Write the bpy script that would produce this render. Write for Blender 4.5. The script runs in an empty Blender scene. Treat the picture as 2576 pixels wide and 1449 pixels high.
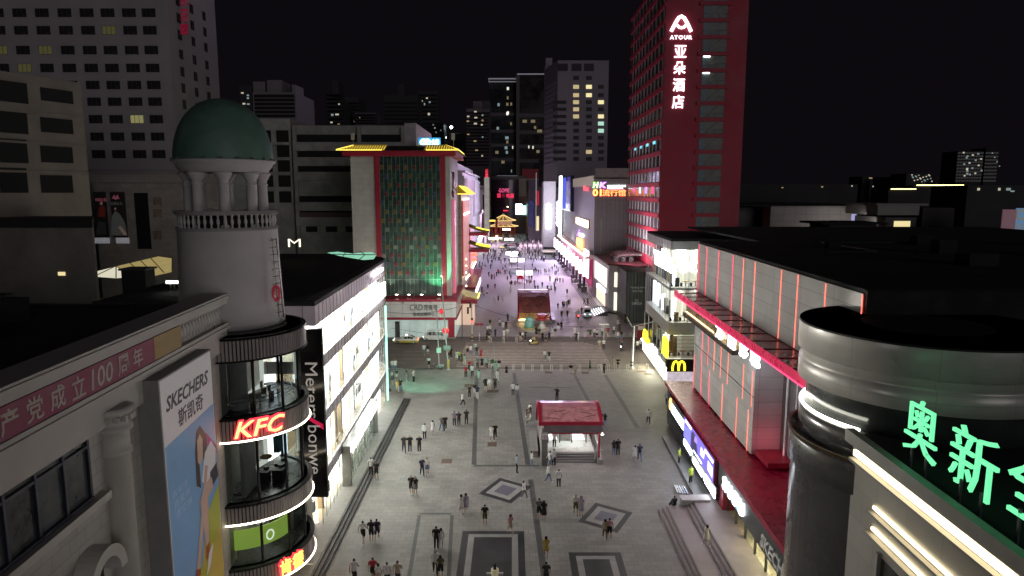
import bpy, math, random
from mathutils import Vector, Matrix
R = math.radians
SC = bpy.context.scene
COL = SC.collection
random.seed(7)

# ------------------------------------------------------------------ camera, world, exposure
FPX, CX, CY, PIT, CAMH = 1700.0, 1288.0, 724.5, R(8.1), 27.5
cam_d = bpy.data.cameras.new('camera'); cam = bpy.data.objects.new('camera', cam_d); COL.objects.link(cam)
cam_d.sensor_width = 36.0; cam_d.lens = FPX / 2576 * 36.0
cam_d.clip_start = 0.5; cam_d.clip_end = 6000
cam.location = (0, 0, CAMH); cam.rotation_euler = (R(90) - PIT, 0, 0)
SC.camera = cam
SC.view_settings.view_transform = 'Standard'; SC.view_settings.look = 'None'
SC.view_settings.exposure = 1.0; SC.view_settings.gamma = 1.0
SC.cycles.max_bounces = 6; SC.cycles.diffuse_bounces = 3; SC.cycles.glossy_bounces = 3
SC.cycles.transparent_max_bounces = 12; SC.cycles.caustics_reflective = False; SC.cycles.caustics_refractive = False
SC.cycles.sample_clamp_indirect = 4.0
wd = bpy.data.worlds.new("World"); SC.world = wd; wd.use_nodes = True
bg = wd.node_tree.nodes['Background']
bg.inputs[0].default_value = (0.0020, 0.0015, 0.0022, 1); bg.inputs[1].default_value = 1.0   # city night sky glow

def lamp(name, kind, loc, power, col, target=None, size=1.0, sizey=None, spot=60, blend=0.6):
    d = bpy.data.lights.new(name, kind); d.energy = power; d.color = col
    if kind == 'AREA':
        d.size = size
        if sizey: d.shape = 'RECTANGLE'; d.size_y = sizey
    elif kind == 'SPOT':
        d.spot_size = R(spot); d.spot_blend = blend; d.shadow_soft_size = size
    else:
        d.shadow_soft_size = size
    o = bpy.data.objects.new(name, d); COL.objects.link(o); o.location = loc
    if target is not None:
        o.rotation_euler = (Vector(target) - Vector(loc)).to_track_quat('-Z', 'Y').to_euler()
    return o
# the glow of the city behind the camera, lamps of the place, and added fill lamps
sun = lamp('city_glow', 'SUN', (0, -50, 60), 0.18, (1, .92, .95), None); sun.data.angle = R(25)
sun.rotation_euler = Vector((-0.50, .85, -0.09)).to_track_quat('-Z', 'Y').to_euler()
lamp('plaza_floodlight', 'AREA', (2, 22, 16), 260, (1, .96, .96), (0, 58, 0), 3.0)
lamp('plaza_floodlight', 'AREA', (12, 62, 14), 100, (1, .94, .92), (-2, 62, 0), 2.0)
lamp('crossing_fill', 'AREA', (-4, 108, 15), 1300, (1, .90, .84), (-6, 116, 0), 2.0)  # added fill that brightens the road and zebra
lamp('crossing_fill', 'AREA', (16, 118, 14), 700, (1, .86, .86), (8, 120, 0), 2.0)  # second added fill for the crossing
lamp('green_floodlight', 'SPOT', (-13.4, 126.6, 8.4), 2800, (.12, 1, .42), (-15.0, 130, 13.5), .2, spot=80)
for x in (-27, -23.5, -19.5, -15): lamp('facade_floodlight', 'SPOT', (x, 127.6, 8.1), 500, (1, .93, .75), (x, 130, 16), .15, spot=80)
lamp('green_floodlight', 'SPOT', (-15.2, 88, 6.5), 2200, (.25, 1, .6), (-11, 98, 0), .2, spot=80)
lamp('restaurant_glow', 'AREA', (21.6, 104, 2.0), 260, (1, .93, .62), (14, 103, 0), 2.0)
lamp('red_uplight', 'AREA', (21.8, 53.0, 6.0), 12, (1, .12, .2), (21.6, 55, 9), 1.0)
lamp('tower_fill', 'AREA', (24, 150, 13), 2600, (1, .85, .92), (34, 158, 26), 3.0)  # added fill for the street side of the red tower
lamp('street_glow', 'AREA', (20, 215, 9), 14000, (.88, .62, 1.0), (2, 215, 0), 8.0, 60)
lamp('street_glow', 'AREA', (18, 270, 9), 15000, (.74, .64, 1.0), (2, 265, 0), 8.0, 60)
lamp('street_glow', 'AREA', (20, 165, 9), 700, (1.0, .58, .88), (6, 165, 0), 6.0, 20)
lamp('wall_fill', 'AREA', (-14.6, 66, 19.4), 480, (1, .97, .92), (21, 56, 11), 3.0)  # added fill that brightens the white cinema wall
lamp('canopy_red_fill', 'AREA', (19.6, 47, 9.5), 40, (1, .10, .22), (18.6, 48, 5), 2.0, 14)  # added red fill above the lower canopy
lamp('hall_fill', 'AREA', (88, 168, 20), 380, (1, .93, .9), (86, 180, 15), 3.0)  # added fill that brightens the wall of the low hall
lamp('wall_fill', 'AREA', (18.3, 62, 15.3), 560, (1, .93, .97), (-17, 62, 11), 3.0)  # added fill for the floor bands of the glass store
lamp('wall_fill', 'SPOT', (-12, 60, 15), 15000, (1, .95, .86), (17.5, 36, 18.6), .4, spot=17, blend=.5)  # added spot that brightens the left side of the drum
lamp('street_glow', 'AREA', (4, 350, 12), 9000, (1, .7, .95), (0, 350, 0), 10.0, 40)


# ------------------------------------------------------------------ pixel helpers (photo scaled to 2576x1449) used to survey the place
def ray(px, py):
    a = (px - CX) / FPX; b = -(py - CY) / FPX; c, s = math.cos(PIT), math.sin(PIT)
    return (a, c + b * s, -s + b * c)
def G(px, py, z=0.0):
    d = ray(px, py); t = (z - CAMH) / d[2]; return Vector((d[0] * t, d[1] * t, z))
def YD(px, py, y):
    d = ray(px, py); t = y / d[1]; return Vector((d[0] * t, y, CAMH + d[2] * t))

class Wall:
    """vertical plane: u runs along the reading direction, d is the outward distance"""
    def __init__(s, x0, y0, x1, y1):
        s.o = Vector((x0, y0, 0)); v = Vector((x1 - x0, y1 - y0, 0)); s.len = v.length; s.u = v.normalized()
        s.n = Vector((s.u.y, -s.u.x, 0))
    def p(s, u, d, z):
        return Vector((s.o.x + s.u.x * u + s.n.x * d, s.o.y + s.u.y * u + s.n.y * d, z))
    def hit(s, px, py, d=0.0):
        r = Vector(ray(px, py)); c = Vector((0, 0, CAMH)); o = s.o + s.n * d
        t = (o - c).dot(s.n) / r.dot(s.n); q = c + r * t
        return (q - s.o).dot(s.u), q.z
def FW(y, x0=0.0):
    return Wall(x0, y, x0 + 1, y)       # a wall that faces the plaza's near end

# ------------------------------------------------------------------ materials
MATS = {}
def M(name, col, rough=0.6, metal=0.0, emit=0.0, ecol=None, noise=0.12, nscale=0.8, tile=None, bump=0.0, spec=None, fac=None):
    if name in MATS: return MATS[name]
    m = bpy.data.materials.new(name); m.use_nodes = True; MATS[name] = m
    nt = m.node_tree; b = nt.nodes['Principled BSDF']; L = nt.links.new
    b.inputs['Roughness'].default_value = rough; b.inputs['Metallic'].default_value = metal
    if spec is not None: b.inputs['Specular IOR Level'].default_value = spec
    c4 = (*col, 1)
    b.inputs['Base Color'].default_value = c4
    m.diffuse_color = c4
    if emit:
        b.inputs['Emission Color'].default_value = (*(ecol or col), 1); b.inputs['Emission Strength'].default_value = emit
    src = None
    if tile:
        w, h, mc, ms = tile[:4]
        uv = nt.nodes.new('ShaderNodeUVMap'); br = nt.nodes.new('ShaderNodeTexBrick'); br.offset = tile[4] if len(tile) > 4 else 0.0
        br.inputs['Scale'].default_value = 1.0; br.inputs['Brick Width'].default_value = w; br.inputs['Row Height'].default_value = h
        br.inputs['Mortar Size'].default_value = ms; br.inputs['Mortar Smooth'].default_value = 0.3
        br.inputs['Color1'].default_value = c4; br.inputs['Color2'].default_value = (*[v * (1 - noise * 1.1) for v in col], 1); br.inputs['Mortar'].default_value = (*mc, 1)
        L(uv.outputs[0], br.inputs['Vector']); src = br.outputs['Color']
    if noise:
        tc = nt.nodes.new('ShaderNodeTexCoord'); n1 = nt.nodes.new('ShaderNodeTexNoise'); n1.inputs['Scale'].default_value = nscale; n1.inputs['Detail'].default_value = 6; n1.inputs['Roughness'].default_value = 0.65
        L(tc.outputs['Object'], n1.inputs['Vector'])
        mr = nt.nodes.new('ShaderNodeMapRange'); mr.inputs[1].default_value = 0.3; mr.inputs[2].default_value = 0.7; mr.inputs[3].default_value = 1 - 1.6 * noise; mr.inputs[4].default_value = 1 + 0.6 * noise
        L(n1.outputs[0], mr.inputs[0])
        mx = nt.nodes.new('ShaderNodeMix'); mx.data_type = 'RGBA'; mx.blend_type = 'MULTIPLY'; mx.inputs[0].default_value = 1.0
        if src is not None: L(src, mx.inputs[6])
        else: mx.inputs[6].default_value = c4
        L(mr.outputs[0], mx.inputs[7]); src = mx.outputs[2]
        mr2 = nt.nodes.new('ShaderNodeMapRange'); mr2.inputs[1].default_value = 0.3; mr2.inputs[2].default_value = 0.7; mr2.inputs[3].default_value = max(0.03, rough - 0.12); mr2.inputs[4].default_value = min(1, rough + 0.1)
        L(n1.outputs[0], mr2.inputs[0]); L(mr2.outputs[0], b.inputs['Roughness'])
        if bump:
            bp = nt.nodes.new('ShaderNodeBump'); bp.inputs['Strength'].default_value = bump; L(n1.outputs[0], bp.inputs['Height']); L(bp.outputs[0], b.inputs['Normal'])
    if src is not None: L(src, b.inputs['Base Color'])
    return m
def EM(name, col, st):
    return M(name, (0.7 * col[0] + .02, 0.7 * col[1] + .02, 0.7 * col[2] + .02), 0.5, 0, st, col, noise=0)
def GL(name, tint=(0.9, 0.95, 0.93), clear=0.85, rough=0.03):
    """a glass pane: part of the light passes straight through, the rest is mirrored"""
    if name in MATS: return MATS[name]
    m = bpy.data.materials.new(name); m.use_nodes = True; MATS[name] = m; nt = m.node_tree; nt.nodes.clear(); L = nt.links.new
    out = nt.nodes.new('ShaderNodeOutputMaterial'); mx = nt.nodes.new('ShaderNodeMixShader'); tr = nt.nodes.new('ShaderNodeBsdfTransparent'); gl = nt.nodes.new('ShaderNodeBsdfGlossy'); lw = nt.nodes.new('ShaderNodeLayerWeight')
    lw.inputs['Blend'].default_value = 0.12
    tr.inputs[0].default_value = (*[t * clear for t in tint], 1); gl.inputs['Roughness'].default_value = rough; gl.inputs[0].default_value = (0.8, 0.85, 0.85, 1)
    ml = nt.nodes.new('ShaderNodeMath'); ml.operation = 'MULTIPLY'; ml.inputs[1].default_value = 0.45; L(lw.outputs['Fresnel'], ml.inputs[0]); L(ml.outputs[0], mx.inputs[0]); L(tr.outputs[0], mx.inputs[1]); L(gl.outputs[0], mx.inputs[2]); L(mx.outputs[0], out.inputs[0])
    return m

# ------------------------------------------------------------------ mesh builder
class MB:
    def __init__(s): s.v = []; s.f = []; s.m = []; s.sm = []
    def face(s, pts, mi=0, sm=False):
        i = len(s.v); s.v += [tuple(p) for p in pts]; s.f.append(tuple(range(i, i + len(pts)))); s.m.append(mi); s.sm.append(sm); return s
    def hexa(s, P, mi=0):
        i = len(s.v); s.v += [tuple(p) for p in P]
        for q in ((0, 3, 2, 1), (4, 5, 6, 7), (0, 1, 5, 4), (1, 2, 6, 5), (2, 3, 7, 6), (3, 0, 4, 7)):
            s.f.append(tuple(i + k for k in q)); s.m.append(mi); s.sm.append(False)
        return s
    def box(s, x0, x1, y0, y1, z0, z1, mi=0):
        return s.hexa([(x0, y0, z0), (x1, y0, z0), (x1, y1, z0), (x0, y1, z0), (x0, y0, z1), (x1, y0, z1), (x1, y1, z1), (x0, y1, z1)], mi)
    def wbox(s, W, u0, u1, d0, d1, z0, z1, mi=0):
        p = W.p
        return s.hexa([p(u0, d1, z0), p(u1, d1, z0), p(u1, d0, z0), p(u0, d0, z0), p(u0, d1, z1), p(u1, d1, z1), p(u1, d0, z1), p(u0, d0, z1)], mi)
    def prism(s, poly, z0, z1, mi=0, top=None, bottom=True):
        n = len(poly); i = len(s.v)
        s.v += [(x, y, z0) for x, y in poly] + [(x, y, z1) for x, y in poly]
        for k in range(n):
            j = (k + 1) % n; s.f.append((i + k, i + j, i + n + j, i + n + k)); s.m.append(mi); s.sm.append(False)
        s.f.append(tuple(i + n + k for k in range(n))); s.m.append(mi if top is None else top); s.sm.append(False)
        if bottom: s.f.append(tuple(i + k for k in reversed(range(n)))); s.m.append(mi); s.sm.append(False)
        return s
    def wpoly(s, W, uz, d0, d1, mi=0):
        """polygon in the wall's plane, given its own thickness d0..d1"""
        n = len(uz); i = len(s.v)
        s.v += [tuple(W.p(u, d1, z)) for u, z in uz] + [tuple(W.p(u, d0, z)) for u, z in uz]
        s.f.append(tuple(i + k for k in range(n))); s.f.append(tuple(i + n + k for k in reversed(range(n)))); s.m += [mi, mi]; s.sm += [False, False]
        for k in range(n):
            j = (k + 1) % n; s.f.append((i + j, i + k, i + n + k, i + n + j)); s.m.append(mi); s.sm.append(False)
        return s
    def lathe(s, cx, cy, prof, n=32, a0=0.0, a1=360.0, mi=0, sm=True, sx=1.0, sy=1.0):
        full = abs(a1 - a0 - 360) < 1e-6; c = n if full else n + 1; i = len(s.v); k = len(prof)
        for q in range(c):
            a = R(a0 + (a1 - a0) * q / n)
            for r, z in prof: s.v.append((cx + r * sx * math.cos(a), cy + r * sy * math.sin(a), z))
        for q in range(n):
            a, b = i + q * k, i + ((q + 1) % c) * k
            for j in range(k - 1):
                s.f.append((a + j, b + j, b + j + 1, a + j + 1)); s.m.append(mi); s.sm.append(sm)
        return s
    def cyl(s, cx, cy, r, z0, z1, n=12, mi=0, r2=None):
        return s.lathe(cx, cy, [(0.0001, z0), (r, z0), (r, z0), (r if r2 is None else r2, z1), (r if r2 is None else r2, z1), (0.0001, z1)], n, mi=mi)
    def tube(s, pts, r, n=6, mi=0, closed=False):
        pts = [Vector(p) for p in pts]; i = len(s.v); m = len(pts)
        for k, p in enumerate(pts):
            if closed: t = pts[(k + 1) % m] - pts[k - 1]
            else: t = pts[min(k + 1, m - 1)] - pts[max(k - 1, 0)]
            t.normalize(); a = t.cross(Vector((0, 0, 1)))
            if a.length < 1e-3: a = Vector((1, 0, 0))
            a.normalize(); b = t.cross(a); rr = r[k] if isinstance(r, (list, tuple)) else r
            for q in range(n):
                w = 2 * math.pi * q / n; s.v.append(tuple(p + a * (rr * math.cos(w)) + b * (rr * math.sin(w))))
        for k in range(m if closed else m - 1):
            a, b = i + k * n, i + ((k + 1) % m) * n
            for q in range(n):
                s.f.append((a + q, a + (q + 1) % n, b + (q + 1) % n, b + q)); s.m.append(mi); s.sm.append(True)
        if not closed:
            s.f.append(tuple(i + q for q in range(n))); s.f.append(tuple(i + (m - 1) * n + q for q in reversed(range(n)))); s.m += [mi, mi]; s.sm += [False, False]
        return s
    def arc_band(s, cx, cy, r0, r1, z0, z1, a0, a1, n=24, mi=0):
        return s.lathe(cx, cy, [(r0, z0), (r1, z0), (r1, z0), (r1, z1), (r1, z1), (r0, z1), (r0, z1), (r0, z0)], n, a0, a1, mi)
    def build(s, name, mats, parent=None, local=False, kind=None):
        me = bpy.data.meshes.new(name); off = Vector((0, 0, 0))
        if parent is not None and not local:
            q = parent
            while q is not None: off += q.location; q = q.parent
        if off.length: vs = [(a - off.x, b - off.y, c - off.z) for a, b, c in s.v]
        else: vs = s.v
        me.from_pydata(vs, [], s.f)
        me.polygons.foreach_set('material_index', s.m); me.polygons.foreach_set('use_smooth', s.sm)
        uv = me.uv_layers.new(name='UVMap'); data = uv.data
        for p in me.polygons:
            n = p.normal
            if abs(n.z) > 0.75: ax, ay = Vector((1, 0, 0)), Vector((0, 1, 0))
            else:
                ax = Vector((-n.y, n.x, 0)).normalized(); ay = Vector((0, 0, 1))
                if abs(n.x) > abs(n.y): ax = Vector((0, 1, 0))
                else: ax = Vector((1, 0, 0))
            for li in p.loop_indices:
                c = me.vertices[me.loops[li].vertex_index].co + off
                data[li].uv = (c.dot(ax), c.dot(ay))
        if not isinstance(mats, (list, tuple)): mats = [mats]
        for m in mats: me.materials.append(m)
        o = bpy.data.objects.new(name, me); COL.objects.link(o)
        if parent is not None: o.parent = parent
        if kind: o['kind'] = kind
        return o
def tag(o, label, cat, group=None):
    o['label'] = label; o['category'] = cat
    if group: o['group'] = group
    return o
def thing(name, label, cat, loc=(0, 0, 0), rz=0.0, group=None):
    o = bpy.data.objects.new(name, None); COL.objects.link(o); o.location = loc; o.rotation_euler = (0, 0, rz); o.empty_display_size = 0.3
    return tag(o, label, cat, group)
def kids(o): return [c for c in COL.objects if c.parent == o]
def dup(root, loc, rz=0.0, label=None, group=None, tree=None):
    if tree is None: tree = [(c, kids(c)) for c in kids(root)]
    r = root.copy(); COL.objects.link(r); r.location = loc; r.rotation_euler = (0, 0, rz)
    if label: r['label'] = label
    if group: r['group'] = group
    for ch, gs in tree:
        c = ch.copy(); COL.objects.link(c); c.parent = r
        for g in gs:
            d = g.copy(); COL.objects.link(d); d.parent = c
    return r
DG = None
def text_mesh(body, off=0.0, shear=0.0, extrude=0.06, res=2, spacing=1.0, line=1.0, align='LEFT'):
    c = bpy.data.curves.new('lettering', 'FONT'); c.body = body; c.extrude = extrude; c.offset = off; c.shear = shear; c.resolution_u = res; c.space_character = spacing; c.space_line = line; c.align_x = align
    o = bpy.data.objects.new('lettering', c); COL.objects.link(o)
    dg = bpy.context.evaluated_depsgraph_get(); me = bpy.data.meshes.new_from_object(o.evaluated_get(dg))
    bpy.data.objects.remove(o); bpy.data.curves.remove(c); return me
def text(body, W, u0, z0, u1, z1, d, mat, parent=None, name='lettering', depth=0.1, off=0.0, shear=0.0, spacing=1.0, line=1.0, align='LEFT', rot=0):
    """lettering fitted to a rectangle of a wall; rot=-90 turns it to read downwards"""
    me = text_mesh(body, off, shear, 0.05, 2, spacing, line, align); co = [v.co.copy() for v in me.vertices]
    if rot == -90: co = [Vector((c.y, -c.x, c.z)) for c in co]
    x0 = min(c.x for c in co); x1 = max(c.x for c in co); y0 = min(c.y for c in co); y1 = max(c.y for c in co)
    offv = Vector((0, 0, 0)); q = parent
    while q is not None: offv += q.location; q = q.parent
    for v, c in zip(me.vertices, co):
        a = u0 + (c.x - x0) / (x1 - x0) * (u1 - u0); b = z0 + (c.y - y0) / (y1 - y0) * (z1 - z0)
        v.co = W.p(a, d + (c.z + 0.05) / 0.1 * depth, b) - offv
    me.materials.clear(); me.materials.append(mat); me.name = name
    o = bpy.data.objects.new(name, me); COL.objects.link(o)
    if parent is not None: o.parent = parent
    return o
def text_px(body, W, pts, d, mat, parent=None, **k):
    """pts: two pixel corners (bottom-left, top-right) of the lettering as surveyed on the wall"""
    (a, b), (c, e) = pts; u0, z0 = W.hit(a, b, d); u1, z1 = W.hit(c, e, d)
    return text(body, W, min(u0, u1), min(z0, z1), max(u0, u1), max(z0, z1), d, mat, parent, **k)
# ------------------------------------------------------------------ common materials
stone = M('granite_paving', (0.245, 0.232, 0.215), 0.6, tile=(0.9, 0.6, (0.125, 0.12, 0.118), 0.016, 0.5), noise=0.17, nscale=0.3)
stone2 = M('street_paving', (0.33, 0.31, 0.32), 0.5, tile=(1.2, 0.6, (0.2, 0.19, 0.19), 0.012, 0.5), noise=0.16, nscale=0.2)
darkstone = M('dark_granite', (0.03, 0.03, 0.032), 0.5, tile=(0.6, 0.6, (0.03, 0.03, 0.03), 0.01), noise=0.2, nscale=0.6)
midstone = M('grey_inlay_granite', (0.085, 0.084, 0.082), 0.55, tile=(0.9, 0.45, (0.1, 0.1, 0.1), 0.01), noise=0.2, nscale=0.6)
palestone = M('pale_granite', (0.28, 0.272, 0.262), 0.55, tile=(0.6, 0.6, (0.25, 0.24, 0.23), 0.01), noise=0.12, nscale=0.6)
purplestone = M('mauve_granite', (0.12, 0.115, 0.15), 0.5, noise=0.15)
asphalt = M('asphalt', (0.115, 0.098, 0.086), 0.75, noise=0.25, nscale=0.35)
earth = M('city_ground', (0.02, 0.019, 0.02), 0.9, noise=0.3, nscale=0.05)
paint = M('worn_road_paint', (0.33, 0.285, 0.25), 0.7, noise=0.35, nscale=0.9)
roofm = M('bitumen_roof', (0.012, 0.012, 0.013), 0.9, noise=0.3, nscale=0.4)
black = M('black_metal', (0.012, 0.012, 0.013), 0.45, 0.3)
dgrey = M('dark_grey_metal', (0.06, 0.062, 0.065), 0.45, 0.4)
steel = M('brushed_steel', (0.5, 0.5, 0.49), 0.28, 0.9)
white = M('white_paint', (0.75, 0.74, 0.72), 0.5, noise=0.08)
offwhite = M('weathered_white_paint', (0.5, 0.49, 0.47), 0.6, noise=0.15)
redp = M('red_paint', (0.35, 0.012, 0.04), 0.45, noise=0.1)
maroon = M('maroon_cladding', (0.20, 0.012, 0.03), 0.5, noise=0.12)
cream = M('cream_stone', (0.46, 0.445, 0.41), 0.65, noise=0.1, nscale=0.5)
glass = GL('clear_glass')
dglass = GL('tinted_glass', (0.55, 0.62, 0.62), 0.8)
dimglass = M('dark_window_glass', (0.012, 0.013, 0.016), 0.12, 0.0, noise=0)

# ------------------------------------------------------------------ ground
g = MB().face([(-2500, -300, -0.02), (2500, -300, -0.02), (2500, 5000, -0.02), (-2500, 5000, -0.02)]); g.build('ground', earth, kind='structure')
g = MB().face([(-32, 2, 0), (34, 2, 0), (34, 103, 0), (-32, 103, 0)]); g.build('plaza_paving', stone, kind='structure')
g = MB().face([(-140, 103.05, 0), (160, 103.05, 0), (160, 127, 0), (-140, 127, 0)]); g.build('road', asphalt, kind='structure')
g = MB().face([(-32, 127.05, 0), (34, 127.05, 0), (34, 720, 0), (-40, 720, 0)]); g.build('street_paving', stone2, kind='structure')
g = MB()
for x0, x1 in ((-140, -9.6), (17.2, 160)): g.box(x0, x1, 126.6, 126.95, -0.01, 0.12)
for x0, x1 in ((-140, -17), (26, 160)): g.box(x0, x1, 103.1, 103.4, -0.01, 0.12)
g.build('kerb', palestone, kind='structure')

def strip(mb, a, b, w, z, za=0.0):
    p, q = G(*a), G(*b); t = (q - p); t.z = 0; t.normalize(); n = Vector((-t.y, t.x, 0)) * (w / 2); h = Vector((0, 0, z))
    mb.face([p - n + h, q - n + h, q + n + h, p + n + h])
g = MB()
for a, b, w in (((1293, 938), (1328, 1169), .5), ((1335, 1206), (1371, 1460), .5), ((1199, 945), (1192.3, 1169), .5), ((1523, 944), (1604, 1076), .55), ((1443, 939), (1492, 1030), .5),
                ((1056, 1292.5), (1136, 1292.5), .3), ((1055, 1296), (1026, 1470), .3), ((1137, 1296), (1128, 1470), .3), ((1330, 975), (1440, 975), .35), ((1192, 1171.5), (1358, 1171.5), .45)):
    strip(g, a, b, w, 0.004)
g.build('paving_inlay', midstone, kind='structure')
def sheet(mb, px, z, mi=0): mb.face([G(*p) + Vector((0, 0, z)) for p in px], mi)
def shrink(px, k):
    cx = sum(p[0] for p in px) / 4; cy = sum(p[1] for p in px) / 4
    return [(cx + (x - cx) * k, cy + (y - cy) * k) for x, y in px]
g = MB(); inner = []
for dm in ([(1204, 1242), (1285, 1267), (1337.5, 1224.5), (1257, 1202)], [(1454, 1312), (1553, 1341), (1591.5, 1289.5), (1498, 1264.5)]):
    d = dm
    P4 = [G(*p) for p in d]; c = sum(P4, Vector()) / 4
    for k, (f, mi) in enumerate(((1, 0), (0.74, 1), (0.44, 2))):
        g.face([c + (p - c) * f + Vector((0, 0, 0.004 + 0.004 * k)) for p in P4], mi)
for tl, tr, bl, br, mi3 in (((1164, 1336), (1318.5, 1338), (1146.5, 1449), (1319, 1449), 0), ((1430, 1389.5), (1560.5, 1388.5), (1438, 1449), (1575.5, 1449), 0)):
    A, B_ = G(*tl), G(*tr); h = (B_ - A).length
    x0, x1 = A.x, B_.x; y1 = A.y; y0 = y1 - h * 1.9
    for k, (f, mi) in enumerate(((0, 0), (0.52, 1), (1.0, mi3))):
        z = 0.004 + 0.004 * k; g.face([(x0 + f, y0 + f, z), (x1 - f, y0 + f, z), (x1 - f, y1 - f, z), (x0 + f, y1 - f, z)], mi)
g.build('paving_motif', [darkstone, palestone, purplestone], kind='structure')
g = MB()
for px, py, w, d in ((1238, 1118, 1.0, 1.3), (1124, 1160, 1.1, 1.2), (1180, 970, 1.3, 1.6), (1240, 984, 1.6, 1.4), (1380, 937, 1.1, 1.2), (1472, 938, 1.1, 1.2), (1614, 934, 1.4, 1.2), (1630, 941, 1.2, 1.2), (1000, 925, 2.4, 1.0)):
    p = G(px, py); g.face([(p.x - w / 2, p.y - d / 2, .005), (p.x + w / 2, p.y - d / 2, .005), (p.x + w / 2, p.y + d / 2, .005), (p.x - w / 2, p.y + d / 2, .005)])
g.build('paving_cover', M('rusty_cover', (0.11, 0.07, 0.05), 0.7, noise=0.3, nscale=2), kind='structure')
# road markings
g = MB(); y = 104.6; k = 0
while y < 122.6:
    t = (y - 104.6) / 18
    g.face([(-8.9 + 0.5 * t, y, .005), (2.2, y, .005), (2.2, y + .42, .005), (-8.9 + .5 * t, y + .42, .005)])
    g.face([(2.25, y + .12, .005), (15.9 - 3.2 * max(0, t - .75) * 4, y + .12, .005), (15.9 - 3.2 * max(0, t - .75) * 4, y + .54, .005), (2.25, y + .54, .005)]); y += 1.08
for x0, x1, yy in ((-60, -15.6, 112.2), (-60, -13.5, 114.6), (-60, -14.6, 109.4), (-60, -20, 117.2), (-60, -17.2, 106.9), (22, 80, 114.6)):
    x = x1 if x0 < 0 else x0
    for q in range(6):
        if x0 < 0: g.face([(x - 5.2, yy, .005), (x, yy, .005), (x, yy + .16, .005), (x - 5.2, yy + .16, .005)]); x -= 8
        else: g.face([(x, yy, .005), (x + 5.2, yy, .005), (x + 5.2, yy + .16, .005), (x, yy + .16, .005)]); x += 8
g.build('road_markings', paint, kind='structure')

# steps and low terraces
nos = M('step_nosing', (0.028, 0.027, 0.026), 0.55)
g = MB()
for k in range(3): g.box(-34, -13.62 - 0.30 * k, 5, 87.3 - 0.3 * k, 0.14 * k + (0.001 if k else -0.02), 0.14 * (k + 1))
g.build('terrace_steps', stone, kind='structure')
g = MB()
for k in range(3): g.box(-13.78 - 0.30 * k, -13.60 - 0.30 * k, 5, 87.32 - 0.3 * k, 0.14 * (k + 1) - 0.10, 0.14 * (k + 1) + 0.006)
g.build('step_nosing', nos, kind='structure')
pinkst = M('pinkish_granite', (0.29, 0.24, 0.245), 0.55, tile=(0.9, 0.6, (0.25, 0.2, 0.2), 0.012), noise=0.12)
g = MB()
for k in range(3): g.box(12.75 + .34 * k, 30, 20, 55.6, 0.15 * k + (.001 if k else -.02), 0.15 * (k + 1))
for k in range(3): g.box(15.05 + .32 * k, 30, 20, 56.9, 0.45 + 0.15 * k + .001, 0.45 + 0.15 * (k + 1))
g.build('corner_steps', pinkst, kind='structure')
g = MB()
for k in range(3): g.box(12.73 + .34 * k, 12.85 + .34 * k, 20, 55.62, .15 * (k + 1) - .05, .15 * (k + 1) + .006)
for k in range(3): g.box(15.03 + .32 * k, 15.15 + .32 * k, 20, 56.92, .45 + .15 * (k + 1) - .05, .45 + .15 * (k + 1) + .006)
g.build('step_nosing', M('step_line', (0.14, 0.12, 0.11), 0.6), kind='structure')
# street-side steps further off
g = MB(); zz = 0
for k in range(5): g.box(-26, -12.6 - .9 * k, 196, 262, .13 * k + (.001 if k else -.02), .13 * (k + 1))
g.build('terrace_steps', M('pink_lit_steps', (0.36, 0.33, 0.35), 0.5, noise=.1), kind='structure')
g = MB()
for k in range(3): g.box(-12.75 - .9 * k, -12.58 - .9 * k, 196, 262.02, .13 * (k + 1) - .07, .13 * (k + 1) + .006)
for k in range(2): g.box(-15.45 - .9 * k, -15.28 - .9 * k, 196, 262.02, .13 * (k + 4) - .07, .13 * (k + 4) + .006)
g.build('step_nosing', nos, kind='structure')
g = MB()
SW = Wall(15.9, 331, 20.6, 196)     # outer edge of the terrace in front of the long shop, read towards the plaza
for k in range(3): g.wbox(SW, 0, 135, -14, -0.55 * k, .14 * k + (.001 if k else -.02), .14 * (k + 1))
for k in range(6): g.box(18.2 + .42 * k, 27, 158 + .1 * k, 196 - 3.2 * (k > 2), .1 * k + (.001 if k else -.02), .1 * (k + 1))
g.build('terrace_steps', stone2, kind='structure')
g = MB()
for k in range(3): g.wbox(SW, 0, 134.6, -.55 * k - .3, -.55 * k + .02, .14 * (k + 1) - .1, .14 * (k + 1) + .006)
for k in range(6): g.box(18.18 + .42 * k, 18.36 + .42 * k, 157.9 + .1 * k, 196 - 3.2 * (k > 2), .1 * (k + 1) - .07, .1 * (k + 1) + .007)
g.build('step_nosing', nos, kind='structure')
# ================================================================== LEFT SIDE
tilew = M('cream_wall_tile', (0.40, 0.385, 0.355), 0.6, tile=(1.15, 0.62, (0.25, 0.24, 0.22), 0.018, 0.5), noise=0.1, nscale=0.4)
LW = Wall(-17.5, 22, -19, 46.5)
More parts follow.
